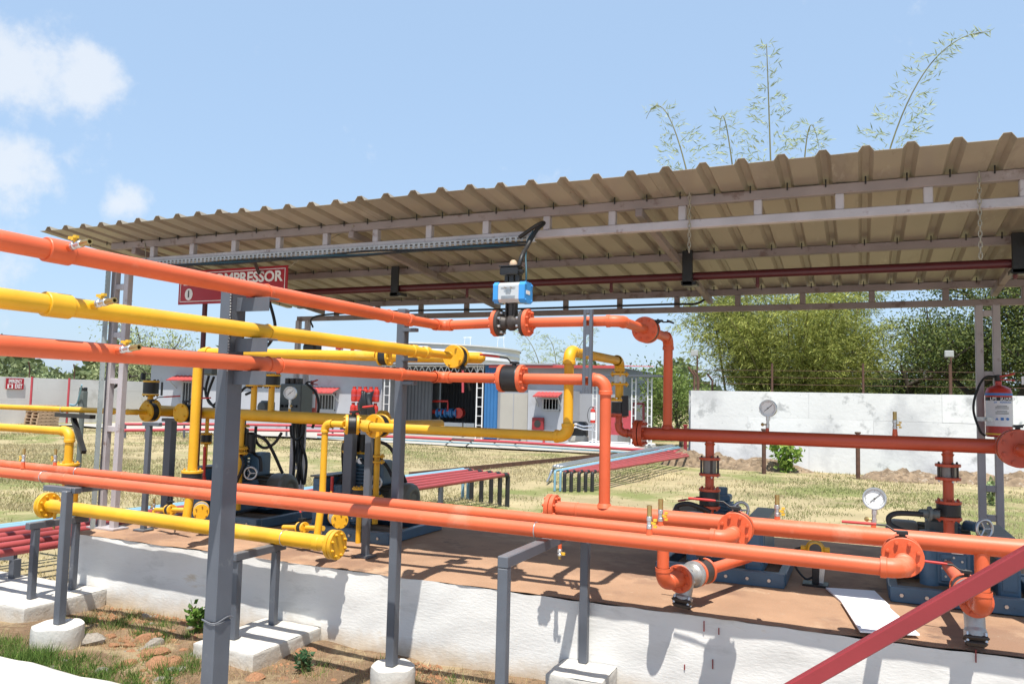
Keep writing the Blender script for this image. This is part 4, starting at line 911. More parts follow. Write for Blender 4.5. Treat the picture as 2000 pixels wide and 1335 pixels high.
# yellow connections down to the two left compressors
for i, (pxa, pa, pb, pxb) in enumerate(((470, (875, 880), (955, 968), 405), (737, (890, 897), (970, 982), 692))):
    x = gx(pxa, 880, YM-.02); Yc = YM-.02
    t = pipe_thing('yellow_pipe', ('yellow vertical pipe with flange pairs just right of the thick column', 'yellow vertical pipe with flange pairs left of the middle grey post')[i], (x, Yc, ZP+.1), 'compressor connection pipes')
    mb = MB(); mb.cyl((x, Yc, ZM-.03), (x, Yc, ZP+.12), .024, n=16); part(mb, 'pipe', YE, t)
    for a, b in (pa, pb):
        for py in (a, b+4): flange(t, (x, Yc, at(pxa, py, Y=Yc)[2]), (0, 0, 1), .062, .014, YE, 6, 0, single=False)
    x2 = gx(pxb-(0 if i == 0 else 12), 870, YM)
    if i == 0: zc_ = at(403, 856, Y=YM)[2]
    else: zc_ = at(680, 872, Y=YM)[2]
    x2 = gx(403 if i == 0 else 681, 860, YM+.03)
    valve('ball_valve', ('small black drum valve peeking out left of the thick column', 'small black drum valve with yellow ends half hidden by a stanchion')[i], (x2, YM+.03, zc_), (0, 0, 1), .05, .06, YE, nb=6, single=False, th=.014)
    t = pipe_thing('yellow_pipe', ('thin yellow pipe squeezed along the left side of the thick column', 'thin yellow pipe behind the stanchions of the second compressor')[i], (x2, YM+.03, ZP+.1), 'compressor connection pipes')
    mb = MB(); mb.cyl((x2, YM+.03, ZM-.02), (x2, YM+.03, ZP+.1), .017, n=12); part(mb, 'pipe', YE, t)
    if i == 1:
        x3 = gx(703, 955, 5.1); valve('ball_valve', 'black drum valve with yellow flanges low between the stanchions', (x3, 5.1, at(703, 962, Y=5.1)[2]), (0, 0, 1), .06, .05, YE, nb=8, single=False, th=.013)
        mb = MB(); mb.cyl((x3, 5.1, .8), (x3, 5.1, ZP), .02, n=12); part(mb, 'pipe', YE, t)
for px, py, lab in ((385, 1000, 'silver cast valve low beside the thick column'), (652, 1016, 'silver cast valve low beside the yellow end plate')):
    c = at(px+8, py-4, Y=4.75); T = thing('cast_valve', lab, 'valve', c, 'silver cast valves')
    mb = MB(); mb.lathe([(.03, -.07), (.058, -.07), (.058, -.052), (.035, -.045), (.045, 0), (.035, .045), (.058, .052), (.058, .07), (.03, .07)], c, (.7, -.7, 0), 20); part(mb, 'body', M['castalu'], T)
    flange(T, c+nrm((.7, -.7, 0))*.082, (.7, -.7, 0), .06, .018, YE, 6, 1); flange(T, c-nrm((.7, -.7, 0))*.082, (.7, -.7, 0), .06, .018, YE, 6, -1)
for (px, py), lab in (((332, 995), 'small yellow flanged valve low at left, black handle'), ((590, 1030), 'small yellow flanged valve low beside the yellow header end, red lever')):
    c = at(px, py, Y=4.62); a = nrm((.95, -.25, .1))
    T = valve('ball_valve', lab, c, a, .042, .04, YE, nb=4, th=.014, lev=((0, 0, 1), (-.7, .6, .1), .15, M['red_handle']))
    t = pipe_thing('yellow_pipe', ('short low yellow branch pipe beneath the left stanchion', 'short low yellow branch pipe ending at the header plate')[px > 500], c-a*.2)
    mb = MB(); mb.cyl(c-a*.05, c-a*.22, .018, n=12); part(mb, 'pipe', YE, t)
    mb = MB(); mb.cyl(c+a*.05, c+a*.24, .018, n=12); part(mb, 'pipe', YE, t)
# red upright rods on the compressors' guards
for px, y0_, y1_, Y, lab in ((400, 872, 930, 5.2, 'upright red rod beside the blue guard of the left compressor'), (649, 930, 985, 5.2, 'upright red rod beside the blue guard of the second compressor')):
    a, b = at(px, y0_, Y=Y), at(px-2, y1_, Y=Y); mb = MB(); mb.cyl(b, a, .013, n=10); mb.cyl(b-V(0, 0, .06), b, .02, n=10); solo(mb, 'red_rod', M['red_handle'], lab, 'rod')

# ------------------------------------------------------------------ gauges
def gauge(label, c, r, face, stem_to, paint, knob=(-1, -.3, 0)):
    c = V(*c); f = nrm(face); T = thing('pressure_gauge', label, 'gauge', stem_to, 'round pressure gauges'); u, w, _ = basis(f)
    if w[2] < 0: u, w = -u, -w
    mb = MB(); mb.lathe([(0, -.022), (r*.9, -.022), (r, -.012), (r, .008), (r*.97, .012), (r*.88, .012), (r*.86, .003)], c, f, 32); part(mb, 'case', M['zinc'], T)
    mb = MB(); mb.lathe([(r*.87, .003), (0, .003)], c, f, 32); dl = part(mb, 'dial', M['dial'], T)
    mb = MB()
    for k in range(31):
        a = math.radians(225-270*k/30); d = u*math.cos(a)+w*math.sin(a); l = .16 if k % 5 == 0 else .09
        mb.beam(c+f*.0042+d*r*(.80-l), c+f*.0042+d*r*.80, r*.022, .0006, f)
    part(mb, 'scale_marks', M['black_print'], dl, kind='stuff')
    d = nrm(u*.75+w*.66); mb = MB(); mb.beam(c+f*.0058-d*r*.5, c+f*.0058+d*r*.62, r*.05, .001, f); mb.cyl(c+f*.004, c+f*.009, r*.07, n=12); part(mb, 'needle', M['black_print'], dl)
    b = V(*stem_to); top = c-w*r*.98
    mb = MB(); mb.lathe([(.012, 0), (.010, .03)], b, top-b, 12); part(mb, 'nipple', M[paint], T)
    mb = MB(); L = np.linalg.norm(top-b); mb.lathe([(.008, .028), (.0115, .028), (.0115, L*.55), (.009, L*.56), (.009, L*.75), (.012, L*.76), (.012, L)], b, top-b, 12); part(mb, 'stem', M['zinc'], T)
    k = b+(top-b)*.5; q = nrm(knob); mb = MB(); mb.cyl(k, k+q*.03, .005, n=8); mb.lathe([(0, 0), (.010, .004), (.012, .012), (.006, .02), (0, .02)], k+q*.022, q, 10); part(mb, 'cock', M['brass'], T)
c = at(1500, 797, Y=YH); gauge('round steel pressure gauge standing on the red header before the white wall', c, .056, (-.1, -1, .0), (c[0]-.004, YH, ZH+.035), 'shaded_orange')
c = at(1708, 973, Y=YK); gauge('round steel pressure gauge on the orange header in front of the grass', c, .053, (-.05, -1, .05), (c[0]-.006, YK, ZK+.035), 'orange', (-1, -.2, 0))
c = at(567, 767, Y=YM); gauge('round steel pressure gauge on the yellow header before the grey panel', c, .056, (.35, -.94, 0), (c[0], YM, ZM+.04), 'yellow', (.8, -.5, 0))

# ------------------------------------------------------------------ fire extinguishers
def text(body, size, loc, rotm, mat_, parent, name, bold=.0, align='CENTER', xs=1.0, ext=.0006):
    cu = bpy.data.curves.new(name, 'FONT'); cu.body = body; cu.size = size; cu.align_x = align; cu.align_y = 'CENTER'; cu.offset = bold; cu.extrude = ext; cu.resolution_u = 3
    o = bpy.data.objects.new(name, cu); COL.objects.link(o)
    dg = bpy.context.evaluated_depsgraph_get(); me = bpy.data.meshes.new_from_object(o.evaluated_get(dg)); bpy.data.objects.remove(o); bpy.data.curves.remove(cu)
    me.materials.clear(); me.materials.append(mat_)
    ob = bpy.data.objects.new(name, me); COL.objects.link(ob); ob.parent = parent
    loc = V(*loc)-root_loc(parent)
    ob.matrix_basis = Matrix.Translation(Vector(loc)) @ rotm.to_4x4() @ Matrix.Diagonal((xs, 1, 1, 1)); return ob
def facing(n_):
    """rotation whose +Z is the face normal and +Y points up"""
    z = Vector(nrm(n_)); x = Vector((0, 0, 1)).cross(z).normalized(); y = z.cross(x); return Matrix((x, y, z)).transposed()
def extinguisher(label, x, y, z0, z1, r, detail=True):
    T = thing('fire_extinguisher', label, 'extinguisher', (x, y, z0)); H = z1-z0
    mb = MB(); mb.lathe([(0, 0), (r*.93, 0), (r, .01), (r, H*.86), (r*.9, H*.93), (r*.55, H*.985), (r*.25, H), (r*.25, H+.03)], (x, y, z0), (0, 0, 1), 32); part(mb, 'cylinder', M['extred'], T)
    mb = MB(); mb.lathe([(r*.2, H+.03), (r*.28, H+.035), (r*.28, H+.075), (0, H+.08)], (x, y, z0), (0, 0, 1), 14); part(mb, 'valve_head', M['black'], T)
    mb = MB(); mb.beam((x, y-.01, z0+H+.06), (x+.10, y-.04, z0+H+.085), .022, .012); mb.beam((x, y-.01, z0+H+.045), (x+.10, y-.04, z0+H+.035), .02, .01); part(mb, 'handle', M['red_handle'], T)
    def band(a, b, m, name, rr=1.012, par=T, t0=0, t1=360):
        n = 33; mb = MB(); an = np.radians(np.linspace(t0, t1, n)); P = [(x+r*rr*math.cos(q), y+r*rr*math.sin(q), z0+H*z) for z in (a, b) for q in an]
        mb.add(P, [(i, i+1, n+i+1, n+i) for i in range(n-1)], True); return part(mb, name, m, par)
    lb = band(.21, .76, M['whiteboard'], 'label_sheet', 1.012, T, 190, 350)
    hz = [(x-r*1.0, y-r*.2, z0+H+.055), (x-r*1.7, y-r*.6, z0+H*.85), (x-r*1.95, y-r*.7, z0+H*.5), (x-r*1.5, y-r*.6, z0+H*.12), (x-r*1.1, y-r*.4, z0+H*.02)]
    mb = MB(); mb.tube(spline([(x, y, z0+H+.06)]+hz, 8), .009, 8); part(mb, 'hose', M['rubber'], T)
    if detail:
        band(.70, .765, M['black_print'], 'title_band', 1.016, lb, 190, 350)
        band(.80, .845, M['blue_print'], 'blue_band', 1.014, T); band(.045, .075, M['handle_yellow'], 'yellow_band', 1.014, T)
        rm = facing((-.16, -1, 0)); fy = y-r*1.022
        text('LPS-GUARD', .030, (x+.012, fy-.001, z0+H*.733), rm, M['white_print'], lb, 'title_text', .0006)
        text('DRY POWDER', .017, (x+.012, fy-.001, z0+H*.665), rm, M['blue_print'], lb, 'type_text', .0004)
        for k, zz in enumerate((.60, .575, .55, .50, .475, .45)):
            mb = MB(); mb.box((x+.008, fy-.0005, z0+H*zz), (.085 if k % 3 else .065, .001, .0035)); part(mb, 'print_line', M['panel_grey'], lb)
        for k in range(3):
            cx_ = x-.026+k*.034; mb = MB()
            if k == 0: mb.prism([(cx_-.011, fy-.001, z0+H*.33), (cx_+.011, fy-.001, z0+H*.33), (cx_, fy-.001, z0+H*.375)], (0, -.001, 0))
            elif k == 1: mb.box((cx_, fy-.001, z0+H*.352), (.02, .001, .02))
            else: mb.cyl((cx_, fy-.0005, z0+H*.352), (cx_, fy-.0015, z0+H*.352), .010, n=16)
            part(mb, 'pictogram', M['blue_print'], lb)
        mb = MB(); mb.box((x-r*1.35, y-r*.3, z0+H*.34), (.07, .012, .03)); part(mb, 'wall_bracket', M['steel'], T)
        mb = MB(); mb.box((x-r*.75, y-r*.85, z0+H*.34), (.045, .008, .03)); part(mb, 'strap', M['steel'], T)
        mb = MB(); mb.tube(spline([(x+.08, y-.03, z0+H+.06), (x+.13, y-.06, z0+H+.02), (x+.17, y-.06, z0+H+.03)], 5), .003, 6); part(mb, 'tag_cord', M['rubber'], T)
        mb = MB(); mb.box((x+.175, y-.07, z0+H+.035), (.075, .004, .06)); part(mb, 'inspection_tag', M['whiteboard'], T)
YX = 6.86
c0, c1 = at(1952, 853, Y=YX), at(1952, 752, Y=YX)
extinguisher('red fire extinguisher with white printed label strapped to the back right post', c0[0], YX, c0[2], c1[2], .088)
c0, c1 = at(607, 806, Y=6.9), at(607, 757, Y=6.9)
extinguisher('red fire extinguisher partly hidden behind the grey control panel', c0[0], 6.9, c0[2], c1[2], .062, False)

# ------------------------------------------------------------------ name board
YG = 5.2
a, b, c_ = at(352, 527, Y=YG), at(563, 521, Y=YG), at(351, 595, Y=YG)
sx0, sx1, sz1, sz0 = a[0], b[0], (a[2]+b[2])/2, c_[2]-.0
xpost = gx(393, 640, YG)
sg = thing('name_board', 'red name board with white lettering on a maroon post behind the orange pipe', 'sign', (xpost, YG, ZP))
mb = MB(); mb.box(((sx0+sx1)/2, YG, (sz0+sz1)/2), (sx1-sx0, .012, sz1-sz0), bev=.002); bd = part(mb, 'board', M['signred'], sg)
for px_ in (xpost,):
    mb = MB(); mb.cyl((px_, YG+.03, ZP), (px_, YG+.03, sz1-.02), .022, n=14); part(mb, 'post', M['maroon'], sg)
mb = MB(); mb.cyl((sx1-.12, YG+.05, sz0+.02), (sx1-.12, YG+.05, sz1-.02), .012, n=10); part(mb, 'batten', M['maroon'], sg)
yy = YG-.0075
for (x0, x1, z0, z1) in ((sx0+.025, sx1-.025, sz1-.028, sz1-.022), (sx0+.025, sx1-.025, sz0+.022, sz0+.028), (sx0+.022, sx0+.028, sz0+.022, sz1-.022), (sx1-.028, sx1-.022, sz0+.022, sz1-.022)):
    mb = MB(); mb.box(((x0+x1)/2, yy, (z0+z1)/2), (x1-x0, .002, z1-z0)); part(mb, 'border_line', M['white_print'], bd)
rmn = facing((0, -1, 0))
o = text('LPG COMPRESSOR', .125, ((sx0+sx1)/2, yy, at(460, 544, Y=YG)[2]), rmn, M['white_print'], bd, 'lettering', .004, 'CENTER', 1.0)
wd = max(v.co.x for v in o.data.vertices)-min(v.co.x for v in o.data.vertices)
o.scale.x *= (sx1-sx0-.105)/wd
cz = at(370, 575, Y=YG); mb = MB(); mb.lathe([(.0, .0), (.048, .0), (.048, .003), (0, .003)], (cz[0], yy+.001, cz[2]), (0, -1, 0), 24)
for i_, v_ in enumerate(mb.v): mb.v[i_] = (cz[0]+(v_[0]-cz[0])*.95, v_[1], cz[2]+(v_[2]-cz[2])*1.1)
part(mb, 'number_disc', M['white_print'], bd); text('1', .085, (cz[0], yy-.004, cz[2]), rmn, M['black_print'], bd, 'numeral', .002)

# ------------------------------------------------------------------ cables, trays, ropes
def hose(name, label, cat, pts, r, m, n=10, k=8, group=None):
    mb = MB(); mb.tube(spline([V(*p) for p in pts], k), r, n); return solo(mb, name, M[m], label, cat, group)
M['jute'] = mat('jute_rope', (.30, .27, .21), .8, .2, 30)
# perforated tray up the front-left post
def perforated(p0, p1, wdir, w, pitch, m, name, label, back=True):
    p0, p1 = V(*p0), V(*p1); a = nrm(p1-p0); L = np.linalg.norm(p1-p0); wd = nrm(wdir); nn = np.cross(a, wd)
    if nn @ (EYE-p0) > 0: nn = -nn
    T = thing(name, label, 'cable tray', p0 if p0[2] < p1[2] else p1)
    mb = MB()
    for s in (-.5, -.08, .42): mb.beam(p0+wd*w*(s+.04), p1+wd*w*(s+.04), w*(.16), .003, nn)
    k = 0
    while k*pitch < L:
        q = p0+a*(k*pitch); mb.beam(q-wd*w*.46, q+wd*w*.46, pitch*.42, .0026, nn); k += 1
    part(mb, 'perforated_web', m, T, kind='stuff')
    for s in (-.53, .53):
        mb = MB(); mb.beam(p0+wd*w*s+nn*.014, p1+wd*w*s+nn*.014, .003, .03, nn); part(mb, 'side_rail', m, T)
    if back: mb = MB(); mb.beam(p0+nn*.024, p1+nn*.024, w*.98, .003, nn); part(mb, 'hole_shade_strip', M['hole_shade'], T)  # dark strip painted in for the shade inside the tray's depth
    return T
M['hole_shade'] = mat('tray_hole_shade', (.035, .033, .03), .8)
M['galv'] = mat('galvanised_tray', (.30, .34, .34), .5, .15, 8, spots=(.12, .06, .03), sscale=7, samt=.62, metal=.3)
xt0, xt1 = gx(183, 1015, 4.52), gx(197, 540, 4.52)
perforated((xt0-.03, 4.52, ZP), (xt0-.03, 4.52, 2.66), (.85, -.5, 0), .052, .035, M['galv'], 'cable_tray', 'grey perforated cable tray standing against the front left posts')
M['whitetray'] = mat('white_tray', (.42, .43, .44), .5, .1, 8, spots=(.2, .2, .2), sscale=5, samt=.58)
perforated((gx(290, 507, 4.55), 4.555, 2.672), (gx(1045, 455, 4.55), 4.555, 2.672), (0, 0, 1), .036, .04, M['whitetray'], 'cable_tray', 'white perforated cable tray bolted along the front roof beam', False)
yc = 4.53
for i_, (m, dz, lab) in enumerate((('rubber', -.018, 'black cable sagging along the white roof tray, uppermost'), ('tubeteal', -.030, 'teal air hose along the white roof tray'), ('rubber', -.038, 'black cable along the white roof tray, lowest'))):
    pts = [(gx(270, 505, yc)+.02*i_, yc, 2.68+dz)]
    for x in np.linspace(gx(300, 505, yc), gx(1030, 455, yc), 9): pts.append((x, yc-.004*i_, 2.672+dz-.014*abs(math.sin(3*x+i_))))
    hose('cable', lab, 'cable', pts, .007, m, 8, 5, 'cables along the roof tray')
sb = V(XV1+.03, YR, za+.14)
hose('conduit', 'thick black conduit looping from the roof tray down to the actuator', 'conduit', [(gx(1015, 470, 4.53), 4.53, 2.68), (gx(1050, 447, 4.5), 4.48, 2.735), (gx(1062, 440, 4.45), 4.45, 2.74), (gx(1050, 452, 4.4), 4.38, 2.68), (gx(1030, 475, 4.3), 4.30, 2.57), sb+V(.015, .02, .08), sb], .013, 'rubber')
hose('air_hose', 'thin teal air hose dropping to the actuator right end', 'hose', [(gx(1045, 455, 4.5), 4.47, 2.70), (gx(1030, 468, 4.4), 4.40, 2.62), (gx(1027, 490, 4.2), 4.2, 2.50), (XV1+.082, YR, za+.13), (XV1+.082, YR, za+.055)], .0055, 'tubeteal')
hose('rope', 'thin straw rope from the name board corner up to the roof beam', 'rope', [(sx1, YG, sz1-.02), (gx(610, 495, 4.9), 4.9, 2.77), (gx(690, 437, 4.57), 4.57, 2.85)], .004, 'jute', 6, 6)
hose('rope', 'thin straw rope hanging as a loop between the roof beams at left', 'rope', [(gx(282, 483, 4.57), 4.57, 2.85), (gx(284, 495, 4.57), 4.57, 2.78), (gx(287, 505, 4.57), 4.56, 2.70)], .004, 'jute', 6, 6)
def chain(label, px, y0_, y1_, Y):
    a, b = at(px, y0_, Y=Y), at(px, y1_, Y=Y); T = thing('hanging_chain', label, 'chain', b); n = int((a[2]-b[2])/.028); mb = MB()
    for k in range(n):
        c = V(a[0], Y, a[2]-.028*(k+.5)); u = V(1, 0, 0) if k % 2 else V(0, 1, 0); an = np.linspace(0, 6.2832, 11)
        mb.tube([c+u*.008*math.cos(q)+V(0, 0, .019)*math.sin(q) for q in an], .003, 5, cap=False)
    part(mb, 'links', M['jute'], T, kind='stuff')
chain('thin chain hanging from the front roof beam, ending above the middle black hanger', 1347, 372, 492, 4.55)
chain('thin chain hanging from the front roof beam near the right edge', 1912, 335, 515, 4.55)
hose('cable', 'thick black cable coming from behind the name board down to the yellow pipework', 'cable', [(gx(495, 508, 4.6), 4.6, 2.66), (gx(508, 530, 5.25), 5.25, 2.66), (gx(527, 600, 5.3), 5.3, 2.42), (gx(537, 650, 5.3), 5.3, 2.2), (gx(522, 684, 5.3), 5.3, 2.06), (gx(500, 686, 5.3), 5.3, 2.05), (gx(478, 700, 5.3), 5.3, 1.98)], .014, 'rubber')
hose('cable', 'black cable drooping along the rear roof beam towards the right', 'cable', [(gx(612, 640, 6.95), 6.94, 2.38), (gx(625, 612, 6.95), 6.94, 2.51), (gx(800, 606, 6.95), 6.94, 2.535), (gx(1000, 604, 6.95), 6.94, 2.525), (gx(1300, 603, 6.95), 6.94, 2.53), (gx(1360, 598, 6.95), 6.94, 2.53), (gx(1385, 585, 6.95), 6.94, 2.60)], .010, 'rubber')
# control panel with cables
YPn = 6.72
pa, pb_ = at(556, 812, Y=YPn), at(601, 750, Y=YPn)
t = thing('control_panel', 'grey control panel box on the rear left posts behind the pressure gauge', 'panel', ((pa[0]+pb_[0])/2, YPn, pa[2]))
mb = MB(); mb.box(((pa[0]+pb_[0])/2, YPn, (pa[2]+pb_[2])/2), (pb_[0]-pa[0], .2, pb_[2]-pa[2]), bev=.012); part(mb, 'box', M['panel_grey'], t)
for k in range(4):
    mb = MB(); q = V(pa[0]+.05+.06*k, YPn-.1, pa[2]+.11); mb.cyl(q, q-V(0, .02, 0), .014, n=12); part(mb, 'button', M['black'], t)
for k in range(3):
    mb = MB(); mb.box((pa[0]+.05+.07*k, YPn-.02, pb_[2]+.03), (.05, .07, .06), bev=.006); part(mb, 'gland_box', M['darkiron'], t)
pc = at(587, 795, Y=6.6)
t = thing('starter_box', 'dark grey round-topped starter box behind the yellow risers', 'panel', at(522, 812, Y=6.5))
c = at(522, 795, Y=6.5); mb = MB(); mb.box(c, (.13, .12, .14), bev=.02); part(mb, 'box', M['panel_grey'], t)
mb = MB(); mb.lathe([(.062, 0), (.062, .02), (.05, .035), (0, .04)], c-V(0, .06, 0), (0, -1, 0), 20); part(mb, 'cover', M['panel_grey'], t)
t = thing('junction_box', 'dark junction box with many black cables left of the thick column', 'panel', at(413, 735, Y=6.2)); c = at(412, 722, Y=6.2)
mb = MB(); mb.box(c, (.17, .12, .11), bev=.015); part(mb, 'box', M['panel_grey'], t)
def cabs(seed, n, p0, p1, spread, lab, grp):
    r = np.random.default_rng(seed)
    for k in range(n):
        a = V(*p0)+V(r.uniform(-1, 1)*spread, r.uniform(-1, 1)*.04, 0); b = V(*p1)+V(r.uniform(-1, 1)*spread*1.2, r.uniform(-1, 1)*.05, 0)
        mid = [(a*(1-f)+b*f)+V(r.uniform(-1, 1)*spread*.5, r.uniform(-1, 1)*.03, 0) for f in (.33, .66)]
        hose('cable', lab, 'cable', [a]+mid+[b], .014, 'rubber', 8, 5, grp)
cabs(1, 8, at(583, 815, Y=6.55), at(583, 945, Y=6.55), .085, 'thick black cable in the bundle falling from the grey control panel', 'black cables below the control panel')
for i_, (pts, lab) in enumerate((
    ([(408, 733), (402, 770), (425, 800), (460, 812)], 'black cable drooping left of the column from the junction box, shortest sweep'),
    ([(418, 735), (405, 775), (418, 790), (440, 760)], 'black cable crossing behind the column from the junction box'),
    ([(403, 712), (390, 720), (385, 745), (400, 760)], 'black cable loop at the left of the junction box'),
    ([(440, 690), (425, 683), (408, 688), (400, 712)], 'black cable arching over the top of the junction box'),
    ([(470, 765), (482, 755), (495, 762), (480, 770)], 'black cable knot right of the column'),
    ([(500, 832), (500, 860), (515, 874), (535, 866), (550, 845)], 'black cable hanging as a U below the yellow header'),
    ([(568, 830), (570, 852), (582, 858), (593, 845), (593, 815)], 'black cable loop hanging below the control panel, right side'),
    ([(600, 750), (618, 770), (622, 800), (610, 835)], 'black cable curling down right of the fire extinguisher'),
    ([(487, 862), (497, 885), (508, 895), (510, 920)], 'black hose running down to the left motor'),
    ([(742, 893), (757, 912), (766, 930)], 'black hose running down to the second motor'),
    ([(248, 690), (240, 720), (235, 745), (215, 760)], 'black cable loop on the front left posts'))):
    Y = 6.0 if i_ < 8 and i_ != 5 else 5.45
    if i_ == 10: Y = 4.7
    hose('cable', lab, 'cable', [at(x, y, Y=Y) for x, y in pts], .013 if i_ < 8 else .014, 'rubber', 8, 6)
c = at(610, 680, Y=6.9); t = thing('flood_lamp', 'black lamp housing on the rear left post above the yellow pipe', 'lamp', c)
mb = MB(); mb.box(c, (.17, .14, .09), bev=.02); part(mb, 'housing', M['black'], t); mb = MB(); mb.box(c+V(-.06, 0, -.06), (.03, .05, .05)); part(mb, 'bracket', M['black'], t)
# black bracket carrying the thin yellow pipe on the left
Yb = 4.86; xb0, xb1 = gx(112, 812, Yb), gx(192, 818, Yb)
t = thing('wall_bracket', 'black triangular bracket on the front left posts under the thin yellow pipe', 'bracket', (xb1, Yb, 1.2))
zb_ = ZM-.045
mb = MB(); mb.beam((xb0, Yb, zb_), (xb1+.08, Yb-.12, zb_), .05, .035); part(mb, 'arm', M['black'], t)
mb = MB(); mb.beam((xb0+.25, Yb-.03, zb_-.02), (xb1+.05, Yb-.16, zb_-.30), .04, .035); part(mb, 'brace', M['black'], t)
t = thing('pump_unit', 'small grey pump unit with pale blue hoses behind the left posts', 'pump', at(162, 800, Y=9)); c = at(162, 775, Y=9)
mb = MB(); mb.box(c+V(0, 0, -.05), (.11, .1, .30), bev=.01); part(mb, 'body', M['panel_grey'], t)
mb = MB(); mb.box(c+V(0, 0, .12), (.10, .09, .08), bev=.01); part(mb, 'cap', M['black'], t)
mb = MB(); mb.box(c+V(-.08, 0, -.2), (.24, .14, .1), bev=.01); part(mb, 'base', M['panel_grey'], t)
mb = MB(); mb.cyl(c+V(0, 0, -.2), (c[0], 9, 0), .04, n=10); part(mb, 'stand', M['panel_grey'], t)
mb = MB(); mb.tube(spline([c+V(-.2, 0, -.16), c+V(-.3, 0, -.13), c+V(-.08, -.05, -.12), c+V(.05, -.1, .06), c+V(.15, -.15, .2)], 6), .012, 8); part(mb, 'hose', M['tubeblue'], t)
# conduits of the right compressors
for pts, Y, lab in (([(1388, 1000), (1372, 992), (1345, 983), (1325, 986), (1323, 997), (1345, 1012), (1362, 1022)], 5.15, 'black flexible conduit looping left of the middle compressor'),
                    ([(1803, 1004), (1780, 1002), (1750, 1002), (1736, 1010), (1740, 1024), (1765, 1036), (1790, 1040)], 5.15, 'black flexible conduit looping left of the right compressor')):
    hose('conduit', lab, 'conduit', [at(x, y, Y=Y) for x, y in pts], .0155, 'rubber', 10, 6, 'compressor conduits')
c = at(1812, 1002, Y=5.17); t = thing('cable_gland', 'grey cable gland on the right compressor junction box', 'fitting', c)
mb = MB(); mb.lathe([(.012, -.05), (.02, -.045), (.024, -.02), (.024, 0), (.042, .002), (.042, .016), (.022, .02), (.022, .06)], c, (1, .2, -.05), 14); part(mb, 'body', M['panel_grey'], t)
c = at(1838, 1030, Y=5.5); t = thing('junction_box', 'grey junction box below the black valve of the right compressor', 'panel', c-V(0, 0, .06)); mb = MB(); mb.box(c, (.17, .14, .12), bev=.02); part(mb, 'box', M['panel_grey'], t)
mb = MB(); mb.box(c+V(0, 0, .064), (.19, .16, .012), bev=.003); part(mb, 'lid', M['panel_grey'], t)

# ------------------------------------------------------------------ things on and before the platform
mb = MB(); P = [(-.196, 5.28), (.076, 5.345), (.150, 4.985), (-.075, 4.875)]
mb.prism([(x, y, ZP+.008) for x, y in P], (0, 0, .010)); solo(mb, 'white_board', M['whiteboard'], 'white board lying flat on the platform, the farther shaded one', 'board')
mb = MB(); P = [(-.105, 4.935), (.115, 5.02), (.262, 4.405), (-.004, 4.322)]
mb.prism([(x, y, ZP+.019) for x, y in P], (0, 0, .008)); solo(mb, 'white_board', M['whiteboard'], 'sunlit white board lying flat at the platform edge', 'board')
Yd = 5.36; xd_ = gx(1592, 1072, Yd); cd = at(1592, 1072, Y=Yd)
t = thing('gas_detector', 'yellow round gas detector on a short black stand behind the low pipes', 'detector', (xd_, Yd, ZP))
mb = MB(); mb.lathe([(0, -.05), (.055, -.045), (.058, 0), (.050, .012), (.045, .03), (.036, .034), (.036, .028)], cd, (.1, -1, .1), 28); hs = part(mb, 'housing', YE, t)
mb = MB(); mb.lathe([(.036, .029), (0, .029)], cd, (.1, -1, .1), 24); part(mb, 'window', M['valve_dark'], hs)
for s in (-1, 1):
    mb = MB(); mb.cyl(cd+V(s*.05, .02, 0), cd+V(s*.085, .02, 0), .019, n=6); part(mb, 'cable_entry', YE, t)
mb = MB(); mb.box((xd_, Yd+.04, (ZP+cd[2])/2), (.04, .03, cd[2]-ZP), bev=.003); part(mb, 'stand', BK, t)
mb = MB(); mb.beam((xd_+.03, Yd+.05, ZP+.01), (xd_+.05, Yd+.06, cd[2]-.03), .03, .006); part(mb, 'stand_plate', M['steel'], t)
mb = MB(); mb.box((xd_, Yd+.03, ZP+.008), (.15, .12, .014)); part(mb, 'base_plate', BK, t)
mb = MB(); mb.tube(spline([cd+V(-.085, .02, 0), cd+V(-.13, .03, -.03), cd+V(-.12, .03, -.12), cd+V(-.06, .02, -.19), (xd_-.02, Yd+.02, ZP+.05)], 6), .007, 8); part(mb, 'cable', M['rubber'], t)
# red diagonal brace close to the viewer
pa, pb_ = at(1560, 1338, Y=1.5), at(2000, 1086, Y=1.5); d = nrm(pb_-pa)
t = thing('red_brace', 'red square steel bar slanting across the lower right foreground', 'brace', (pa-d*1.25))
mb = MB(); mb.beam(pa-d*1.25, pb_+d*.9, .0245, .0245, bev=.002); part(mb, 'bar', M['redpaint'], t)
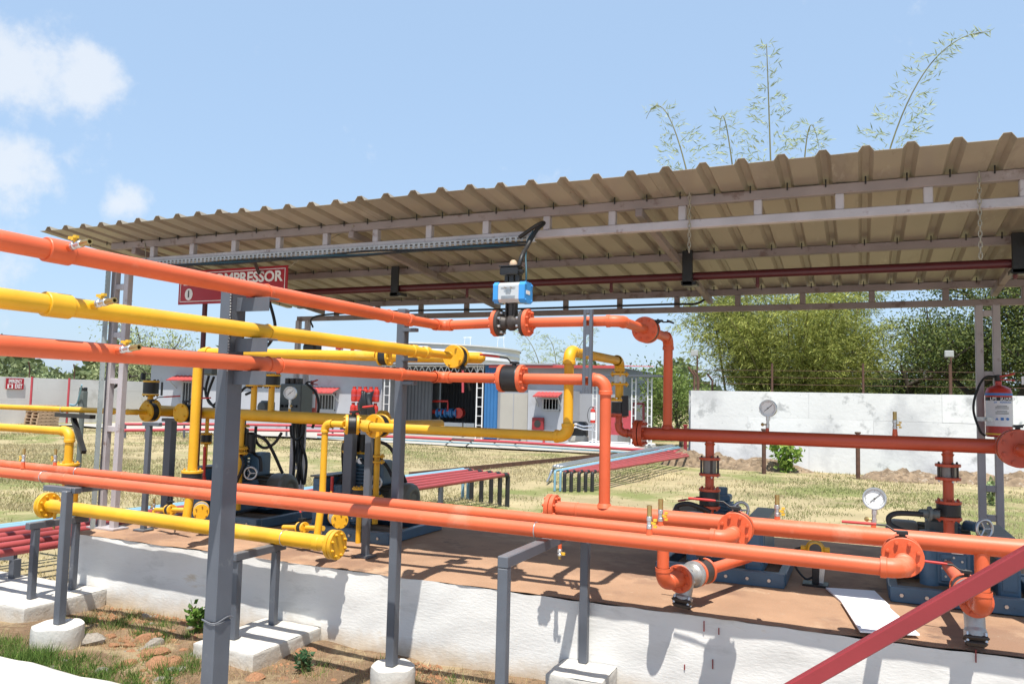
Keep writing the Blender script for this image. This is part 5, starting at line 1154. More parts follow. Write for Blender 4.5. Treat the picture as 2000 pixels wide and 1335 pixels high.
# bundles of red and blue pipes over the lawn
B1s = ((1038, .38), (1047, .38), (1056, .38), (1067, .38), (1080, .38)); B1e = ((922, 918), (941, 920), (960, 922), (977, 924), (992, 926))
M['groundred'] = mat('faded_red_pipe_paint', (.31, .052, .052), .5, .14, 3)
M['bitumen'] = mat('bitumen_wrap', (.018, .018, .02), .6, .2, 10)
for k in range(5):
    s = at(0, B1s[k][0], Z=.38); e = at(*B1e[k], Z=.47); d = nrm(s-e); s2 = s+d*1.6
    t = pipe_thing('red_ground_pipe', ('red pipe low over the lawn behind the platform, farthest of five', 'red pipe low over the lawn behind the platform, second farthest of five', 'red pipe low over the lawn behind the platform, middle one of five', 'red pipe low over the lawn behind the platform, second nearest of five', 'red pipe low over the lawn behind the platform, nearest of five')[k], (e[0], e[1], 0), 'red pipes crossing the lawn')
    mb = MB(); mb.cyl(s2, e, .031, n=14); part(mb, 'pipe', M['groundred'], t)
    p0_, p1_, A = arc(s, e, e-V(0, 0, 1), .06)
    mb = MB(); mb.tube([e+d*.14]+A+[V(e[0], e[1], -.03)], .036, 12); part(mb, 'wrapped_leg', M['bitumen'], t)
    e2 = at((1103, 1116, 1131, 1144, 1157)[k], 921, Z=.33); f2 = at(1332+3*k, 877+3.2*k, Z=.33)
    t = pipe_thing('red_ground_pipe', ('red pipe in the farther stretch near the white wall, leftmost of five', 'red pipe in the farther stretch near the white wall, second of five', 'red pipe in the farther stretch near the white wall, third of five', 'red pipe in the farther stretch near the white wall, fourth of five', 'red pipe in the farther stretch near the white wall, rightmost of five')[k], (e2[0], e2[1], 0), 'red pipes crossing the lawn')
    mb = MB(); mb.cyl(e2, f2, .031, n=12); part(mb, 'pipe', M['groundred'], t)
    p0_, p1_, A = arc(f2, e2, e2-V(0, 0, 1), .06)
    mb = MB(); mb.tube([e2+nrm(f2-e2)*.14]+A+[V(e2[0], e2[1], -.03)], .036, 10); part(mb, 'wrapped_leg', M['bitumen'], t)
for k, (py0, ex, ey, lab) in enumerate(((1028, 905, 916, 'pale blue conduit beside the red lawn pipes, farther one'), (1032, 915, 917, 'pale blue conduit beside the red lawn pipes, nearer one'))):
    s = at(0, py0, Z=.38); e = at(ex, ey, Z=.47); t = pipe_thing('blue_conduit', lab, (e[0], e[1], 0), 'pale blue conduits')
    mb = MB(); mb.cyl(s+nrm(s-e)*1.6, e, .026, n=12); part(mb, 'pipe', M['tubeblue'], t)
    p0_, p1_, A = arc(s, e, e-V(0, 0, 1), .05); mb = MB(); mb.tube([e+nrm(s-e)*.1]+A+[V(e[0], e[1], -.03)], .026, 10); part(mb, 'leg', M['tubeblue'], t)
for k, (x0_, fx, fy, lab) in enumerate(((1084, 1325, 872, 'pale blue conduit in the farther pipe stretch, left one'), (1095, 1328, 874, 'pale blue conduit in the farther pipe stretch, right one'))):
    e2 = at(x0_, 919, Z=.34); f2 = at(fx, fy, Z=.34); t = pipe_thing('blue_conduit', lab, (e2[0], e2[1], 0), 'pale blue conduits')
    mb = MB(); mb.cyl(e2, f2, .022, n=10); part(mb, 'pipe', M['tubeblue'], t)
    p0_, p1_, A = arc(f2, e2, e2-V(0, 0, 1), .05); mb = MB(); mb.tube([e2+nrm(f2-e2)*.1]+A+[V(e2[0], e2[1], -.03)], .024, 10); part(mb, 'leg', M['tubeblue'], t)
for k in range(3):
    e2 = at(1072-2*k, 935+3*k, Z=.05); m1 = at(1100+4*k, 905+2*k, Z=.36); f2 = at(1312+3*k, 868+k, Z=.36)
    hose('silver_conduit', ('silver flexible conduit beside the farther lawn pipes, topmost', 'silver flexible conduit beside the farther lawn pipes, middle', 'silver flexible conduit beside the farther lawn pipes, lowest')[k], 'conduit', [e2, at(1080+2*k, 915, Z=.25), m1, (m1+f2)/2, f2], .02, 'zinc', 8, 6, 'silver conduits')
def low_stand(label, px, py, px2, h):
    a = at(px, py, Z=0); T = thing('ground_stand', label, 'pipe support', (a[0], a[1], 0), 'pipe stands on the lawn')
    w = at(px2, py, Z=0); wv = V(w[0]-a[0], w[1]-a[1], 0)
    mb = MB(); mb.box((a[0], a[1], h/2-.02), (.06, .06, h+.03)); part(mb, 'leg', M['grey'], T)
    mb = MB(); mb.box((a[0]+wv[0], a[1]+wv[1], h/2-.02), (.06, .06, h+.03)); part(mb, 'leg', M['grey'], T)
    mb = MB(); mb.beam((a[0], a[1], h+.02), (a[0]+wv[0], a[1]+wv[1], h+.02), .06, .06); part(mb, 'cross_bar', M['grey'], T)
low_stand('low grey stand under the red lawn pipes just right of the middle post', 860, 990, 800, .40)
low_stand('low grey stand under the red pipes at the left picture edge', 25, 1165, -70, .30)
low_stand('low grey stand under the farther red pipes, first one', 1265, 908, 1235, .24)
low_stand('low grey stand under the farther red pipes, second one', 1292, 900, 1262, .26)
a, b = at(800, 926, Z=.06), at(1205, 886, Z=.06)
M['rust'] = mat('rusty_steel', (.09, .045, .03), .8, .3, 8, .2, 40)
mb = MB(); mb.beam(a, b, .05, .10); solo(mb, 'steel_rail', M['rust'], 'long rusty steel edge rail lying across the lawn', 'rail')
# ------------------------------------------------------------------ boundary walls
M['wallwhite'] = mat('weathered_white_wall', (.64, .65, .66), .9, .07, .7, .3, 12, spots=[((.47, .48, .50), .55, .52), ((.36, .37, .38), 2.2, .58), ((.20, .20, .20), 9, .64)], spec=.15, rnd=.05)
M['wallgrey'] = mat('streaked_grey_wall', (.46, .47, .48), .9, .1, .7, .3, 12, spots=[((.25, .26, .27), 1.1, .53), ((.12, .12, .12), 3.0, .60)], spec=.15, stretch=(1, 1, .35))
M['wallfar'] = mat('pale_far_wall', (.60, .59, .57), .9, .08, .5, .2, 9, spots=[((.45, .43, .40), .7, .57)], spec=.15)
def wall(name, label, p0, p1, h, th, m, panel, courses, seed):
    """whitewashed wall laid in courses of large slabs with fine open joints"""
    p0, p1 = V(*p0), V(*p1); a = nrm(p1-p0); L = np.linalg.norm(p1-p0); n_ = np.cross(a, (0, 0, 1)); r = np.random.default_rng(seed)
    T = thing(name, label, 'wall', (p0+p1)/2)
    k = int(L/panel)+1; ch = h/courses
    for j in range(courses):
        for i in range(-1, k):
            s0 = max(0, i*panel+(panel*.5 if j % 2 else 0)); s1 = min(L, (i+1)*panel+(panel*.5 if j % 2 else 0))
            if s1-s0 < .15: continue
            top = (j+1)*ch-(.003 if j < courses-1 else r.uniform(-.01, .02))
            mb = MB(); o_ = n_*r.uniform(-.003, .003)
            c = p0+a*(s0+s1)/2+o_+V(0, 0, (j*ch+top)/2-(.03 if j == 0 else 0))
            mb.box(c, (s1-s0-.003, th, top-j*ch+(.06 if j == 0 else 0)), np.array([a, n_, (0, 0, 1)]).T, bev=.002); part(mb, 'slab', m, T)
    mb = MB(); mb.box((p0+p1)/2+V(0, 0, h/2-.05), (L-.06, th*.8, h-.02), np.array([a, n_, (0, 0, 1)]).T); part(mb, 'core', m, T)
    return T
YW = 21.6; XW0 = at(1350, 860, Y=YW)[0]; HW = at(1700, 768, Y=YW)[2]
wall('boundary_wall', 'white weathered boundary wall running across behind the red header', (XW0, YW, 0), (16, YW, 0), HW, .22, M['wallwhite'], 3.0, 3, 1)
wall('boundary_wall', 'grey streaked boundary wall receding beside the lattice posts', (XW0, YW+.2, 0), (XW0, 46, 0), HW, .22, M['wallgrey'], 3.0, 3, 2)
wall('boundary_wall', 'pale far boundary wall at the left with the exit sign', (-35, 14, 0), (-35, 60, 0), 2.12, .25, M['wallfar'], 4.2, 4, 3)
def wire_post(label, p, h, d, grp):
    p = V(*p); mb = MB(); mb.tube([p, p+V(0, 0, h*.62), p+V(0, 0, h*.62)+V(*d)*h*.42+V(0, 0, h*.3)], .032, 6); solo(mb, 'fence_post', M['rust'], label, 'post', grp)
for px, lab in ((1356, 'bent rusty barbed wire post at the wall corner'), (1508, 'rusty wire post on the white wall below the bamboo, left one'), (1686, 'rusty wire post on the white wall at the bamboo edge'), (1856, 'rusty wire post on the white wall before the dark tree')):
    wire_post(lab, (gx(px, 765, YW), YW, HW-.1), .75 if px > 1400 else .8, (0, .0, .5) if px > 1400 else (-.5, 0, 0), 'posts on the white wall')
for k, py in enumerate((726, 712)):
    wire_post(('bent rusty post on the receding grey wall, nearer', 'bent rusty post on the receding grey wall, farther')[k], (XW0, YW+1.0+2.3*k, HW-.1), .75, (-.5, 0, 0), 'posts on the grey wall')
for dz in (.2, .38, .56):
    mb = MB(); mb.tube([(XW0, YW, HW+dz), (5, YW, HW+dz-.02), (16, YW, HW+dz)], .006, 4); solo(mb, 'fence_wire', M['rust'], ('thin fence wire above the white wall, lowest strand', 'thin fence wire above the white wall, middle strand', 'thin fence wire above the white wall, top strand')[int(round((dz-.2)/.18))], 'wire', 'wires above the white wall')
for y_, px in ((24.2, 57), (28.5, 145)):
    p = at(px, 735, X=-35); wire_post(('bent dark wire post on the far left wall, left one', 'bent dark wire post on the far left wall, right one')[px > 100], (-35, p[1], 2.05), .85, (.25, -.4, 0), 'posts on the far wall')
M['pinkred'] = mat('faded_red_paint', (.42, .055, .07), .6, .12, 3)
for px, lab in ((57, 'slim red pole standing before the far left wall, left one'), (130, 'slim red pole standing before the far left wall, right one')):
    p = at(px, 826, X=-34.5); mb = MB(); mb.cyl((-34.5, p[1], 0), (-34.5, p[1], 2.15), .05, n=8); solo(mb, 'red_pole', M['pinkred'], lab, 'pole', 'red poles')
a, b = at(13, 738, X=-34.8), at(46, 760, X=-34.8); es = thing('exit_sign', 'small red and white emergency exit sign on the far left wall', 'sign', (-34.8, a[1], b[2]))
ym, zm_ = (a[1]+b[1])/2, (a[2]+b[2])/2; ww, hh2 = abs(b[1]-a[1]), a[2]-b[2]
mb = MB(); mb.box((-34.82, ym, zm_), (.03, ww, hh2)); eb = part(mb, 'board', M['signred'], es)
rm = facing((1, 0, 0))
text('EMERGENCY', .22, (-34.80, ym, zm_+hh2*.22), rm, M['white_print'], eb, 'lettering', .006, 'CENTER', ww*.92/1.55)
text('EXIT', .27, (-34.80, ym+ww*.2, zm_-hh2*.24), rm, M['white_print'], eb, 'lettering', .008, 'CENTER', ww*.5/.66)
mb = MB(); mb.box((-34.803, ym-ww*.27, zm_-hh2*.24), (.006, ww*.3, hh2*.4)); part(mb, 'pictogram', M['white_print'], eb)
mb = MB(); mb.box((-34.798, ym-ww*.27, zm_-hh2*.24), (.006, ww*.14, hh2*.3)); part(mb, 'pictogram', M['signred'], eb)
mb = MB(); mb.beam(at(0, 792, X=-34.4), at(135, 794, X=-34.4), .04, .05); solo(mb, 'red_rail', M['pinkred'], 'thin red horizontal rail between the far red poles', 'rail')
# pallets
M['wood'] = mat('pale_pallet_wood', (.42, .29, .19), .8, .2, 2)
pc = at(82, 823, X=-31.5)
for k in range(7):
    T = thing('wooden_pallet', ('wooden pallet in the far left stack, bottom one', 'wooden pallet in the far left stack, second from bottom', 'wooden pallet in the far left stack, third from bottom', 'wooden pallet in the far left stack, middle one', 'wooden pallet in the far left stack, third from top', 'wooden pallet in the far left stack, second from top', 'wooden pallet in the far left stack, topmost')[k], 'pallet', (-31.5, pc[1], .135*k), 'stacked wooden pallets')
    for j in range(5):
        mb = MB(); mb.box((-31.5, pc[1]-.4+.2*j+.03*math.sin(5*k), .135*k+.118), (.85, .13, .024)); part(mb, 'slat', M['wood'], T)
    for j in range(3):
        mb = MB(); mb.box((-31.5-.38+.38*j, pc[1]+.03*math.sin(5*k), .135*k+.052), (.08, .95, .1)); part(mb, 'bearer', M['wood'], T)

# ------------------------------------------------------------------ buildings behind the lawn
YBd = 28.0
M['bgrey'] = mat('grey_render', (.30, .31, .335), .9, .06, .8, .1, 10, spots=(.24, .25, .27), sscale=.9, samt=.58)
M['blight'] = mat('light_grey_render', (.38, .39, .42), .9, .05, .8, .1, 10, spots=(.31, .31, .32), sscale=1.2, samt=.57)
M['awning'] = mat('red_awning_sheet', (.42, .06, .055), .5, .1, 2)
M['glass_dark'] = mat('dark_window_glass', (.03, .032, .035), .12, .1)
M['frame_grey'] = mat('window_frame', (.35, .36, .36), .5, .05)
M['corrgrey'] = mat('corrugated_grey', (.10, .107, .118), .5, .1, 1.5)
M['corrblue'] = mat('corrugated_blue', (.028, .13, .31), .45, .1, 1.5)
M['apron'] = mat('pale_concrete', (.38, .36, .32), .9, .08, .6, .15, 9, spots=(.28, .25, .2), sscale=.7, samt=.6)
hb = lambda py, px=700: at(px, py, Y=YBd)[2]
solo(sheet(np.linspace(-33, XW0-.2, 40), np.linspace(23.6, 29, 8), lambda X, Y: .05+.012*noise2(X, Y, 9)), 'concrete_apron', M['apron'], 'pale concrete apron in front of the grey buildings', kind='structure')
def corr(mb, x0, x1, y, z0, z1, pitch=.16, d=.03, ax=0):
    n = max(2, int(abs(x1-x0)/pitch*2)); xs = np.linspace(x0, x1, n+1); P = []
    for z in (z0, z1):
        for i, q in enumerate(xs): P.append((q, y+(d if i % 2 else 0), z) if ax == 0 else (y+(d if i % 2 else 0), q, z))
    m = len(xs); mb.add(P, [(i, i+1, m+i+1, m+i) for i in range(m-1)]); return mb
def awning(T, xc, w, z, y, drop=.22, out=.55, name='awning'):
    mb = MB(); n = 14; P = []
    for i in range(n+1):
        x = xc-w/2+w*i/n; dz = .02 if i % 2 else 0
        P += [(x, y, z+dz), (x, y-out, z-drop+dz)]
    mb.add(P, [(2*i, 2*i+1, 2*i+3, 2*i+2) for i in range(n)]); mb.box((xc, y-out, z-drop-.02), (w, .03, .05)); part(mb, name, M['awning'], T)
    for s in (-.45, .45):
        mb = MB(); mb.beam((xc+w*s, y, z-drop-.4), (xc+w*s, y-out*.9, z-drop), .03, .03); part(mb, 'awning_strut', M['frame_grey'], T)
def window(T, xc, zc, w, h, y, bars=4):
    mb = MB(); mb.box((xc, y+.03, zc), (w, .04, h)); p = part(mb, 'window', M['glass_dark'], T)
    for s in (-1, 1):
        mb = MB(); mb.box((xc+s*w/2, y-.01, zc), (.06, .08, h+.06)); part(mb, 'frame', M['frame_grey'], p)
        mb = MB(); mb.box((xc, y-.012, zc+s*h/2), (w+.06, .08, .06)); part(mb, 'frame', M['frame_grey'], p)
    for k in range(bars):
        mb = MB(); mb.box((xc-w/2+w*(k+1)/(bars+1), y-.015, zc), (.025, .03, h)); part(mb, 'bar', M['frame_grey'], p)
X1a, X1b = gx(292, 780, YBd), gx(745, 790, YBd)
H1 = 3.25
T = thing('grey_building', 'long grey rendered building behind the left compressors with red window awnings', 'building', ((X1a+X1b)/2, YBd, 0))
mb = MB(); mb.box(((X1a+X1b)/2, YBd+3, H1/2), (X1b-X1a, 6, H1)); part(mb, 'wall', M['blight'], T)
mb = MB(); mb.box(((X1a+X1b)/2, YBd+2.8, H1+.06), (X1b-X1a+.4, 6.8, .12)); part(mb, 'roof', M['bgrey'], T)
for px, py0, py1, w_ in ((372, 746, 792, .95), (640, 770, 800, .8)):
    xw = gx(px, 770, YBd); zc = (hb(py0, px)+hb(py1, px))/2; window(T, xw, zc, w_, hb(py0, px)-hb(py1, px), YBd-.02); awning(T, xw-.1, w_*1.9, hb(py0-7, px)+.15, YBd-.01)
mb = MB(); mb.box((gx(283, 735, YBd), YBd-.1, hb(735, 283)), (.12, .2, .35)); part(mb, 'flue', M['black'], T)
# pump shed
X2a, X2b = gx(747, 790, YBd), gx(946, 790, YBd)
T = thing('pump_shed', 'open-fronted pump shed with dark interior, white lattice posts and blue side sheet', 'shed', ((X2a+X2b)/2, YBd, 0))
H2 = hb(712, 850)
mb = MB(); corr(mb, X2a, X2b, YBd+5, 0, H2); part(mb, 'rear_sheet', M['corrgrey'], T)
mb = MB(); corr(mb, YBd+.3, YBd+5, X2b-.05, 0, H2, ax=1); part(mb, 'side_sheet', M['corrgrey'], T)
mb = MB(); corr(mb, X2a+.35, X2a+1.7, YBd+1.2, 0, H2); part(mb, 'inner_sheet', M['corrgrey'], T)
mb = MB(); mb.box(((X2a+X2b)/2+1.5, YBd+2.4, H2+.03), (X2b-X2a+3.0, 5.6, .06)); part(mb, 'roof', M['bgrey'], T)
mb = MB(); mb.box(((X2a+X2b)/2, YBd+2.4, .06), (X2b-X2a, 5, .05)); part(mb, 'floor_slab', M['apron'], T)
M['whitesteel'] = mat('white_lattice_steel', (.66, .66, .66), .5, .05)
def lattice(T, p0, p1, d, n, name, r=.022, zig=False):
    p0, p1, d = V(*p0), V(*p1), V(*d)
    for q in (p0, p0+d):
        mb = MB(); mb.beam(q, q+(p1-p0), r*2, r*2, (0, 1, 0)); part(mb, name, M['whitesteel'], T)
    for k in range(n):
        a = p0+(p1-p0)*(k+.5)/n; b = a+d
        if zig: a, b = (p0+(p1-p0)*k/n, p0+d+(p1-p0)*(k+.5)/n); mb = MB(); mb.beam(b, p0+(p1-p0)*(k+1)/n, r*1.2, r*1.2, (0, 1, 0)); part(mb, 'lattice_bar', M['whitesteel'], T)
        mb = MB(); mb.beam(a, b, r*1.2, r*1.2, (0, 1, 0)); part(mb, 'lattice_bar', M['whitesteel'], T)
for px in (750, 931):
    x = gx(px, 780, YBd-.1); lattice(T, (x, YBd-.1, .05), (x, YBd-.1, H2), (.26, 0, 0), 8, 'lattice_post')
lattice(T, (X2a, YBd-.12, H2-.34), (X2b, YBd-.12, H2-.34), (0, 0, .28), 16, 'lattice_beam', .02, True)
mb = MB(); corr(mb, gx(946, 780, YBd-.15), gx(972, 780, YBd-.15), YBd-.15, .1, H2-.03, .13, .04); part(mb, 'blue_side_sheet', M['corrblue'], T, 'blue corrugated sheet beside the shed opening')
rp = thing('fire_pump_set', 'red pump pipework with blue valves on white blocks inside the dark shed', 'pump', (X2a+2.5, YBd+2, .08))
yy = YBd+1.5
def P_(px, py, Y=YBd+1.5): return at(px, py, Y=Y)
mb = MB(); mb.cyl(P_(792, 803), P_(880, 804), .10, n=12); part(mb, 'pipe', M['extred'], rp)
mb = MB(); mb.tube([P_(833, 800), P_(833, 783), P_(875, 783), P_(875, 803)], .05, 8); part(mb, 'pipe', M['extred'], rp)
for px in (860, 876, 888):
    mb = MB(); c = P_(px, 806); mb.lathe([(.12, -.14), (.2, -.14), (.2, -.08), (.12, -.06), (.12, .06), (.2, .08), (.2, .14), (.12, .14)], c, (1, 0, 0), 14); part(mb, 'blue_valve', M['corrblue'], rp)
mb = MB(); c = P_(897, 806); mb.cyl(c-V(0, .1, 0), c+V(0, .15, 0), .22, n=16); part(mb, 'pump_casing', M['extred'], rp)
mb = MB(); mb.box(P_(888, 832)-V(0, 0, .05), (1.0, .6, .42)); part(mb, 'base_block', M['whitewash'], rp)
mb = MB(); mb.box(P_(922, 832)-V(0, 0, .05), (.5, .6, .36)); part(mb, 'base_block', M['whitewash'], rp)
# hanging red rod
mb = MB(); mb.cyl(at(904, 720, Y=YBd-.4), at(904, 766, Y=YBd-.4), .05, n=10); solo(mb, 'red_drop_pipe', M['pinkred'], 'short red pipe stub hanging before the dark shed opening', 'pipe')
# right block
X3a, X3b = gx(972, 790, YBd), gx(1207, 790, YBd)
T = thing('grey_building', 'grey flat block with red roof edge, pale door and hose box right of the shed', 'building', ((X3a+X3b)/2, YBd, 0))
H3 = hb(716, 1100)
mb = MB(); mb.box(((X3a+X3b)/2, YBd+2.5, H3/2), (X3b-X3a, 5, H3)); part(mb, 'wall', M['bgrey'], T)
mb = MB(); n = 40; P = []
for i in range(n+1):
    x = X3a-.3+(X3b-X3a+.5)*i/n; dz = .03 if i % 2 else 0; P += [(x, YBd-.35, H3+.02+dz), (x, YBd+5, H3+.25+dz)]
mb.add(P, [(2*i, 2*i+2, 2*i+3, 2*i+1) for i in range(n)]); mb.box(((X3a+X3b)/2, YBd-.35, H3-.01), (X3b-X3a+.5, .03, .10)); part(mb, 'roof', M['awning'], T)
x5a, x5b = gx(1031, 800, YBd-.8), gx(1118, 800, YBd-.8); z5 = at(1075, 762, Y=YBd-.8)[2]
mb = MB(); mb.box(((x5a+x5b)/2, YBd-.35, z5/2), (x5b-x5a, .9, z5)); part(mb, 'porch_block', M['blight'], T)
mb = MB(); mb.box(((gx(978, 800, YBd)+gx(1031, 800, YBd))/2, YBd-.03, hb(768, 1005)/2), (gx(1031, 800, YBd)-gx(978, 800, YBd), .06, hb(768, 1005))); dr = part(mb, 'door', M['apron'], T)
mb = MB(); mb.box((gx(1004, 800, YBd), YBd-.065, hb(768, 1005)/2), (.03, .02, hb(768, 1005))); part(mb, 'door_gap', M['bgrey'], dr)
yb5 = YBd-.81
xw = gx(1076, 800, yb5); window(T, xw, at(1076, 789, Y=yb5)[2], .62, .42, yb5); awning(T, xw-.05, 1.0, at(1076, 772, Y=yb5)[2]+.12, yb5, .14, .45)
hb_ = thing('hose_box', 'square red fire hose box with round window on the porch wall', 'hose box', (gx(1051, 827, yb5), yb5, at(1051, 838, Y=yb5)[2])); c = at(1051, 827, Y=yb5-.06)
mb = MB(); mb.box(c, (.46, .12, .46), bev=.02); part(mb, 'case', M['redpaint'], hb_); mb = MB(); mb.lathe([(0, .062), (.13, .062), (.13, .075), (0, .075)], c, (0, -1, 0), 18); part(mb, 'window', M['glass_dark'], hb_)
mb = MB(); mb.cyl(at(1062, 855, Y=yb5-.1), at(1062, 875, Y=yb5-.1), .05, n=8); solo(mb, 'hydrant_stub', M['pinkred'], 'short red hydrant stub below the hose box', 'hydrant')
# white slab and lattice frame right of the block
YL2 = 24.0
a, b = at(1130, 862, Z=.28), at(1262, 868, Z=.28)
mb = MB(); mb.box(((a[0]+b[0])/2, YL2+1.2, .13), (b[0]-a[0], 3.0, .28), bev=.02); solo(mb, 'white_slab', M['whitewash'], 'low white concrete slab at the foot of the lattice posts', 'slab')
T = thing('lattice_canopy', 'slim white lattice post frame carrying a dark flat beam beside the grey block', 'canopy', (gx(1200, 850, YL2+1), YL2+1, .27))
for px in (1158, 1234, 1265):
    x = gx(px, 800, YL2+1); zt_ = at(px, 738, Y=YL2+1)[2]; lattice(T, (x, YL2+1, .27), (x, YL2+1, zt_), (.13, 0, 0), 8, 'lattice_post', .018)
zt_ = at(1200, 735, Y=YL2+1)[2]; mb = MB(); mb.box((gx(1210, 735, YL2+1), YL2+1, zt_+.03), (gx(1290, 735, YL2+1)-gx(1130, 735, YL2+1), .5, .06)); part(mb, 'beam', M['grey'], T)
c = at(1158, 810, Y=YL2+.85); extinguisher('small far fire extinguisher hanging on the first lattice post', c[0], YL2+.85, c[2]-.26, c[2]+.2, .085, False)
mb = MB(); mb.box(at(1213, 825, Y=YL2+2.5), (.75, .08, .85)); solo(mb, 'pink_panel', M['pinkred'], 'faded pink-red panel behind the vertical orange pipe', 'panel')
T = thing('red_door_frame', 'red steel door frame standing open before the grey wall', 'frame', at(1247, 850, Y=YL2+2))
for p0_, p1_ in (((1236, 787), (1236, 845)), ((1257, 787), (1257, 845)), ((1236, 788), (1257, 788))):
    mb = MB(); mb.beam(at(*p0_, Y=YL2+2), at(*p1_, Y=YL2+2), .07, .07, (0, 1, 0)); part(mb, 'bar', M['maroon'], T)
T = thing('cable_drum', 'black coil of cable with white loose ends beside the grey block', 'cable coil', at(1130, 862, Y=26)); c = at(1130, 840, Y=26)
mb = MB(); mb.box(c, (.62, .4, .62), bev=.08); part(mb, 'coil', M['black'], T)
mb = MB(); mb.box(c+V(0, -.02, -.28), (.66, .42, .25), bev=.05); part(mb, 'stand', M['apron'], T)
for k in range(2):
    mb = MB(); mb.tube(spline([at(1112, 842+8*k, Y=25.7), at(1122, 828+6*k, Y=25.7), at(1140, 832+6*k, Y=25.7), at(1160, 830+8*k, Y=25.7)], 6), .03, 6); part(mb, 'cable_end', M['whiteboard'], T)
# water tank
YT = 44.0
T = thing('water_tank', 'big round corrugated water tank with red lettering rising behind the shed', 'tank', (gx(812, 700, YT), YT, 0)); xt = gx(812, 700, YT); rt = (gx(1003, 700, YT)-xt)*.97; zt_ = at(812, 668, Y=YT-rt)[2]
M['tanksheet'] = mat('tank_sheet', (.60, .61, .63), .5, .06, 1)
prof = []
for k in range(26):
    z = zt_*k/25; prof.append((rt+(.05 if k % 2 else 0), z))
mb = MB(); mb.lathe(prof, (xt, YT, 0), (0, 0, 1), 64); part(mb, 'shell', M['tanksheet'], T)
mb = MB(); mb.lathe([(rt+.12, zt_), (rt+.12, zt_+.08), (0, zt_+.45)], (xt, YT, 0), (0, 0, 1), 64); part(mb, 'roof', M['whitesteel'], T)
bn = MB(); n = 48; an = np.radians(np.linspace(206, 306.5, n)); zb0, zb1 = zt_-1.15, zt_-.12
bn.add([(xt+(rt+.09)*math.cos(q), YT+(rt+.09)*math.sin(q), z) for z in (zb0, zb1) for q in an], [(i, i+1, n+i+1, n+i) for i in range(n-1)], True); bp = part(bn, 'banner', M['whiteboard'], T)
wd_ = 'WATER TANK-2'
for k, ch in enumerate(wd_):
    if ch == ' ': continue
    q = math.radians(208+98*(k+.5)/len(wd_)); nn = V(math.cos(q), math.sin(q), 0)
    text(ch, 1.0, (xt+(rt+.13)*nn[0], YT+(rt+.13)*nn[1], (zb0+zb1)/2), facing(nn), M['signred'], bp, 'letter', .02, 'CENTER', .95, .01)
for px in (913, 978):
    c = at(px, 668, Y=YT)
    for dx in (-.25, .25):
        mb = MB(); mb.cyl((c[0]+dx, YT, zt_), (c[0]+dx*.7, YT, c[2]+.35), .02, n=6); part(mb, 'rail_post', M['tanksheet'], T)
    mb = MB(); mb.beam((c[0]-.3, YT, c[2]+.3), (c[0]+.3, YT, c[2]+.3), .04, .04); part(mb, 'rail', M['tanksheet'], T)
# gas cylinders with a tarp
cyl_t = None; YG2 = 27.2
for row in range(2):
    for k in range(5):
        x = gx(690, 790, YG2)+k*.27+(.03 if row else 0); zb = .74+row*.66
        lab = ('lower', 'upper')[row]+' row red gas cylinder left of the shed, '+('leftmost', 'second from left', 'middle one', 'second from right', 'rightmost')[k]
        if cyl_t is None:
            T = thing('gas_cylinder', lab, 'gas cylinder', (x, YG2, zb), 'red gas cylinders')
            mb = MB(); mb.lathe([(.09, 0), (.12, .02), (.13, .08), (.13, .42), (.11, .50), (.05, .54), (0, .54)], (x, YG2, zb), (0, 0, 1), 18); part(mb, 'shell', M['extred'], T)
            mb = MB(); mb.lathe([(.07, .52), (.075, .62), (.068, .62), (.065, .52)], (x, YG2, zb), (0, 0, 1), 14); part(mb, 'collar', M['extred'], T)
            mb = MB(); mb.lathe([(.132, .22), (.132, .30)], (x, YG2, zb), (0, 0, 1), 18); part(mb, 'band', M['pinkred'], T); cyl_t = T
        else:
            c = copy_tree(cyl_t, None, (x, YG2, zb)); c['label'] = lab
M['tarp'] = mat('black_tarp', (.012, .012, .013), .35, .2, 4)
mb = MB(); c = at(718, 792, Y=YG2-.25); P = []
N = 14
for i in range(N+1):
    for j in range(N+1):
        u, w = i/N, j/N; P.append((c[0]-.42+.84*u*(1-.25*w)+.09*w+.05*math.sin(9*w+5*u), c[1]-.05-.10*math.sin(3.1*w)+.05*math.sin(14*u+3*w), c[2]-.62+1.2*w+.04*math.sin(8*u)))
mb.add(P, [(i*(N+1)+j, (i+1)*(N+1)+j, (i+1)*(N+1)+j+1, i*(N+1)+j+1) for i in range(N) for j in range(N)], True)
o = solo(mb, 'tarpaulin', M['tarp'], 'crumpled black tarpaulin hanging over the red gas cylinders', 'tarpaulin'); o.modifiers.new('sheet', 'SOLIDIFY').thickness = .01
# low red and white lines along the buildings
for k, (dz, m, r_) in enumerate(((.30, 'pinkred', .045), (.20, 'tubeblue', .025))):
    pts = [at(px, py, Z=.3) for px, py in ((620, 848), (790, 853), (1000, 863), (1250, 878), (1335, 884))]
    mb = MB(); mb.tube([(p[0], p[1], dz) for p in pts], r_, 8); solo(mb, ('red_fire_line', 'blue_air_line')[k], M[m], ('long low red fire line running before the shed and grey block', 'thin pale blue line below the long low red fire line')[k], 'pipe')
for k, py in enumerate((828, 838)):
    pts = [at(px, y_, Z=.45-.15*k) for px, y_ in ((240, py+(2 if k else 0)), (430, py), (620, py+3), (735, py+4))]
    mb = MB(); mb.tube(pts, .05, 8); T = thing('red_fire_line', ('upper low red pipe before the long grey building', 'lower low red pipe before the long grey building')[k], 'pipe', (pts[0][0], pts[0][1], 0)); part(mb, 'pipe', M['pinkred'], T)
    for px in (245, 285, 360, 420, 560, 650):
        p = at(px, py+1, Z=.45-.15*k); mb = MB(); mb.cyl((p[0], p[1], 0), (p[0], p[1], p[2]), .035, n=6); part(mb, 'leg', M['grey'], T)
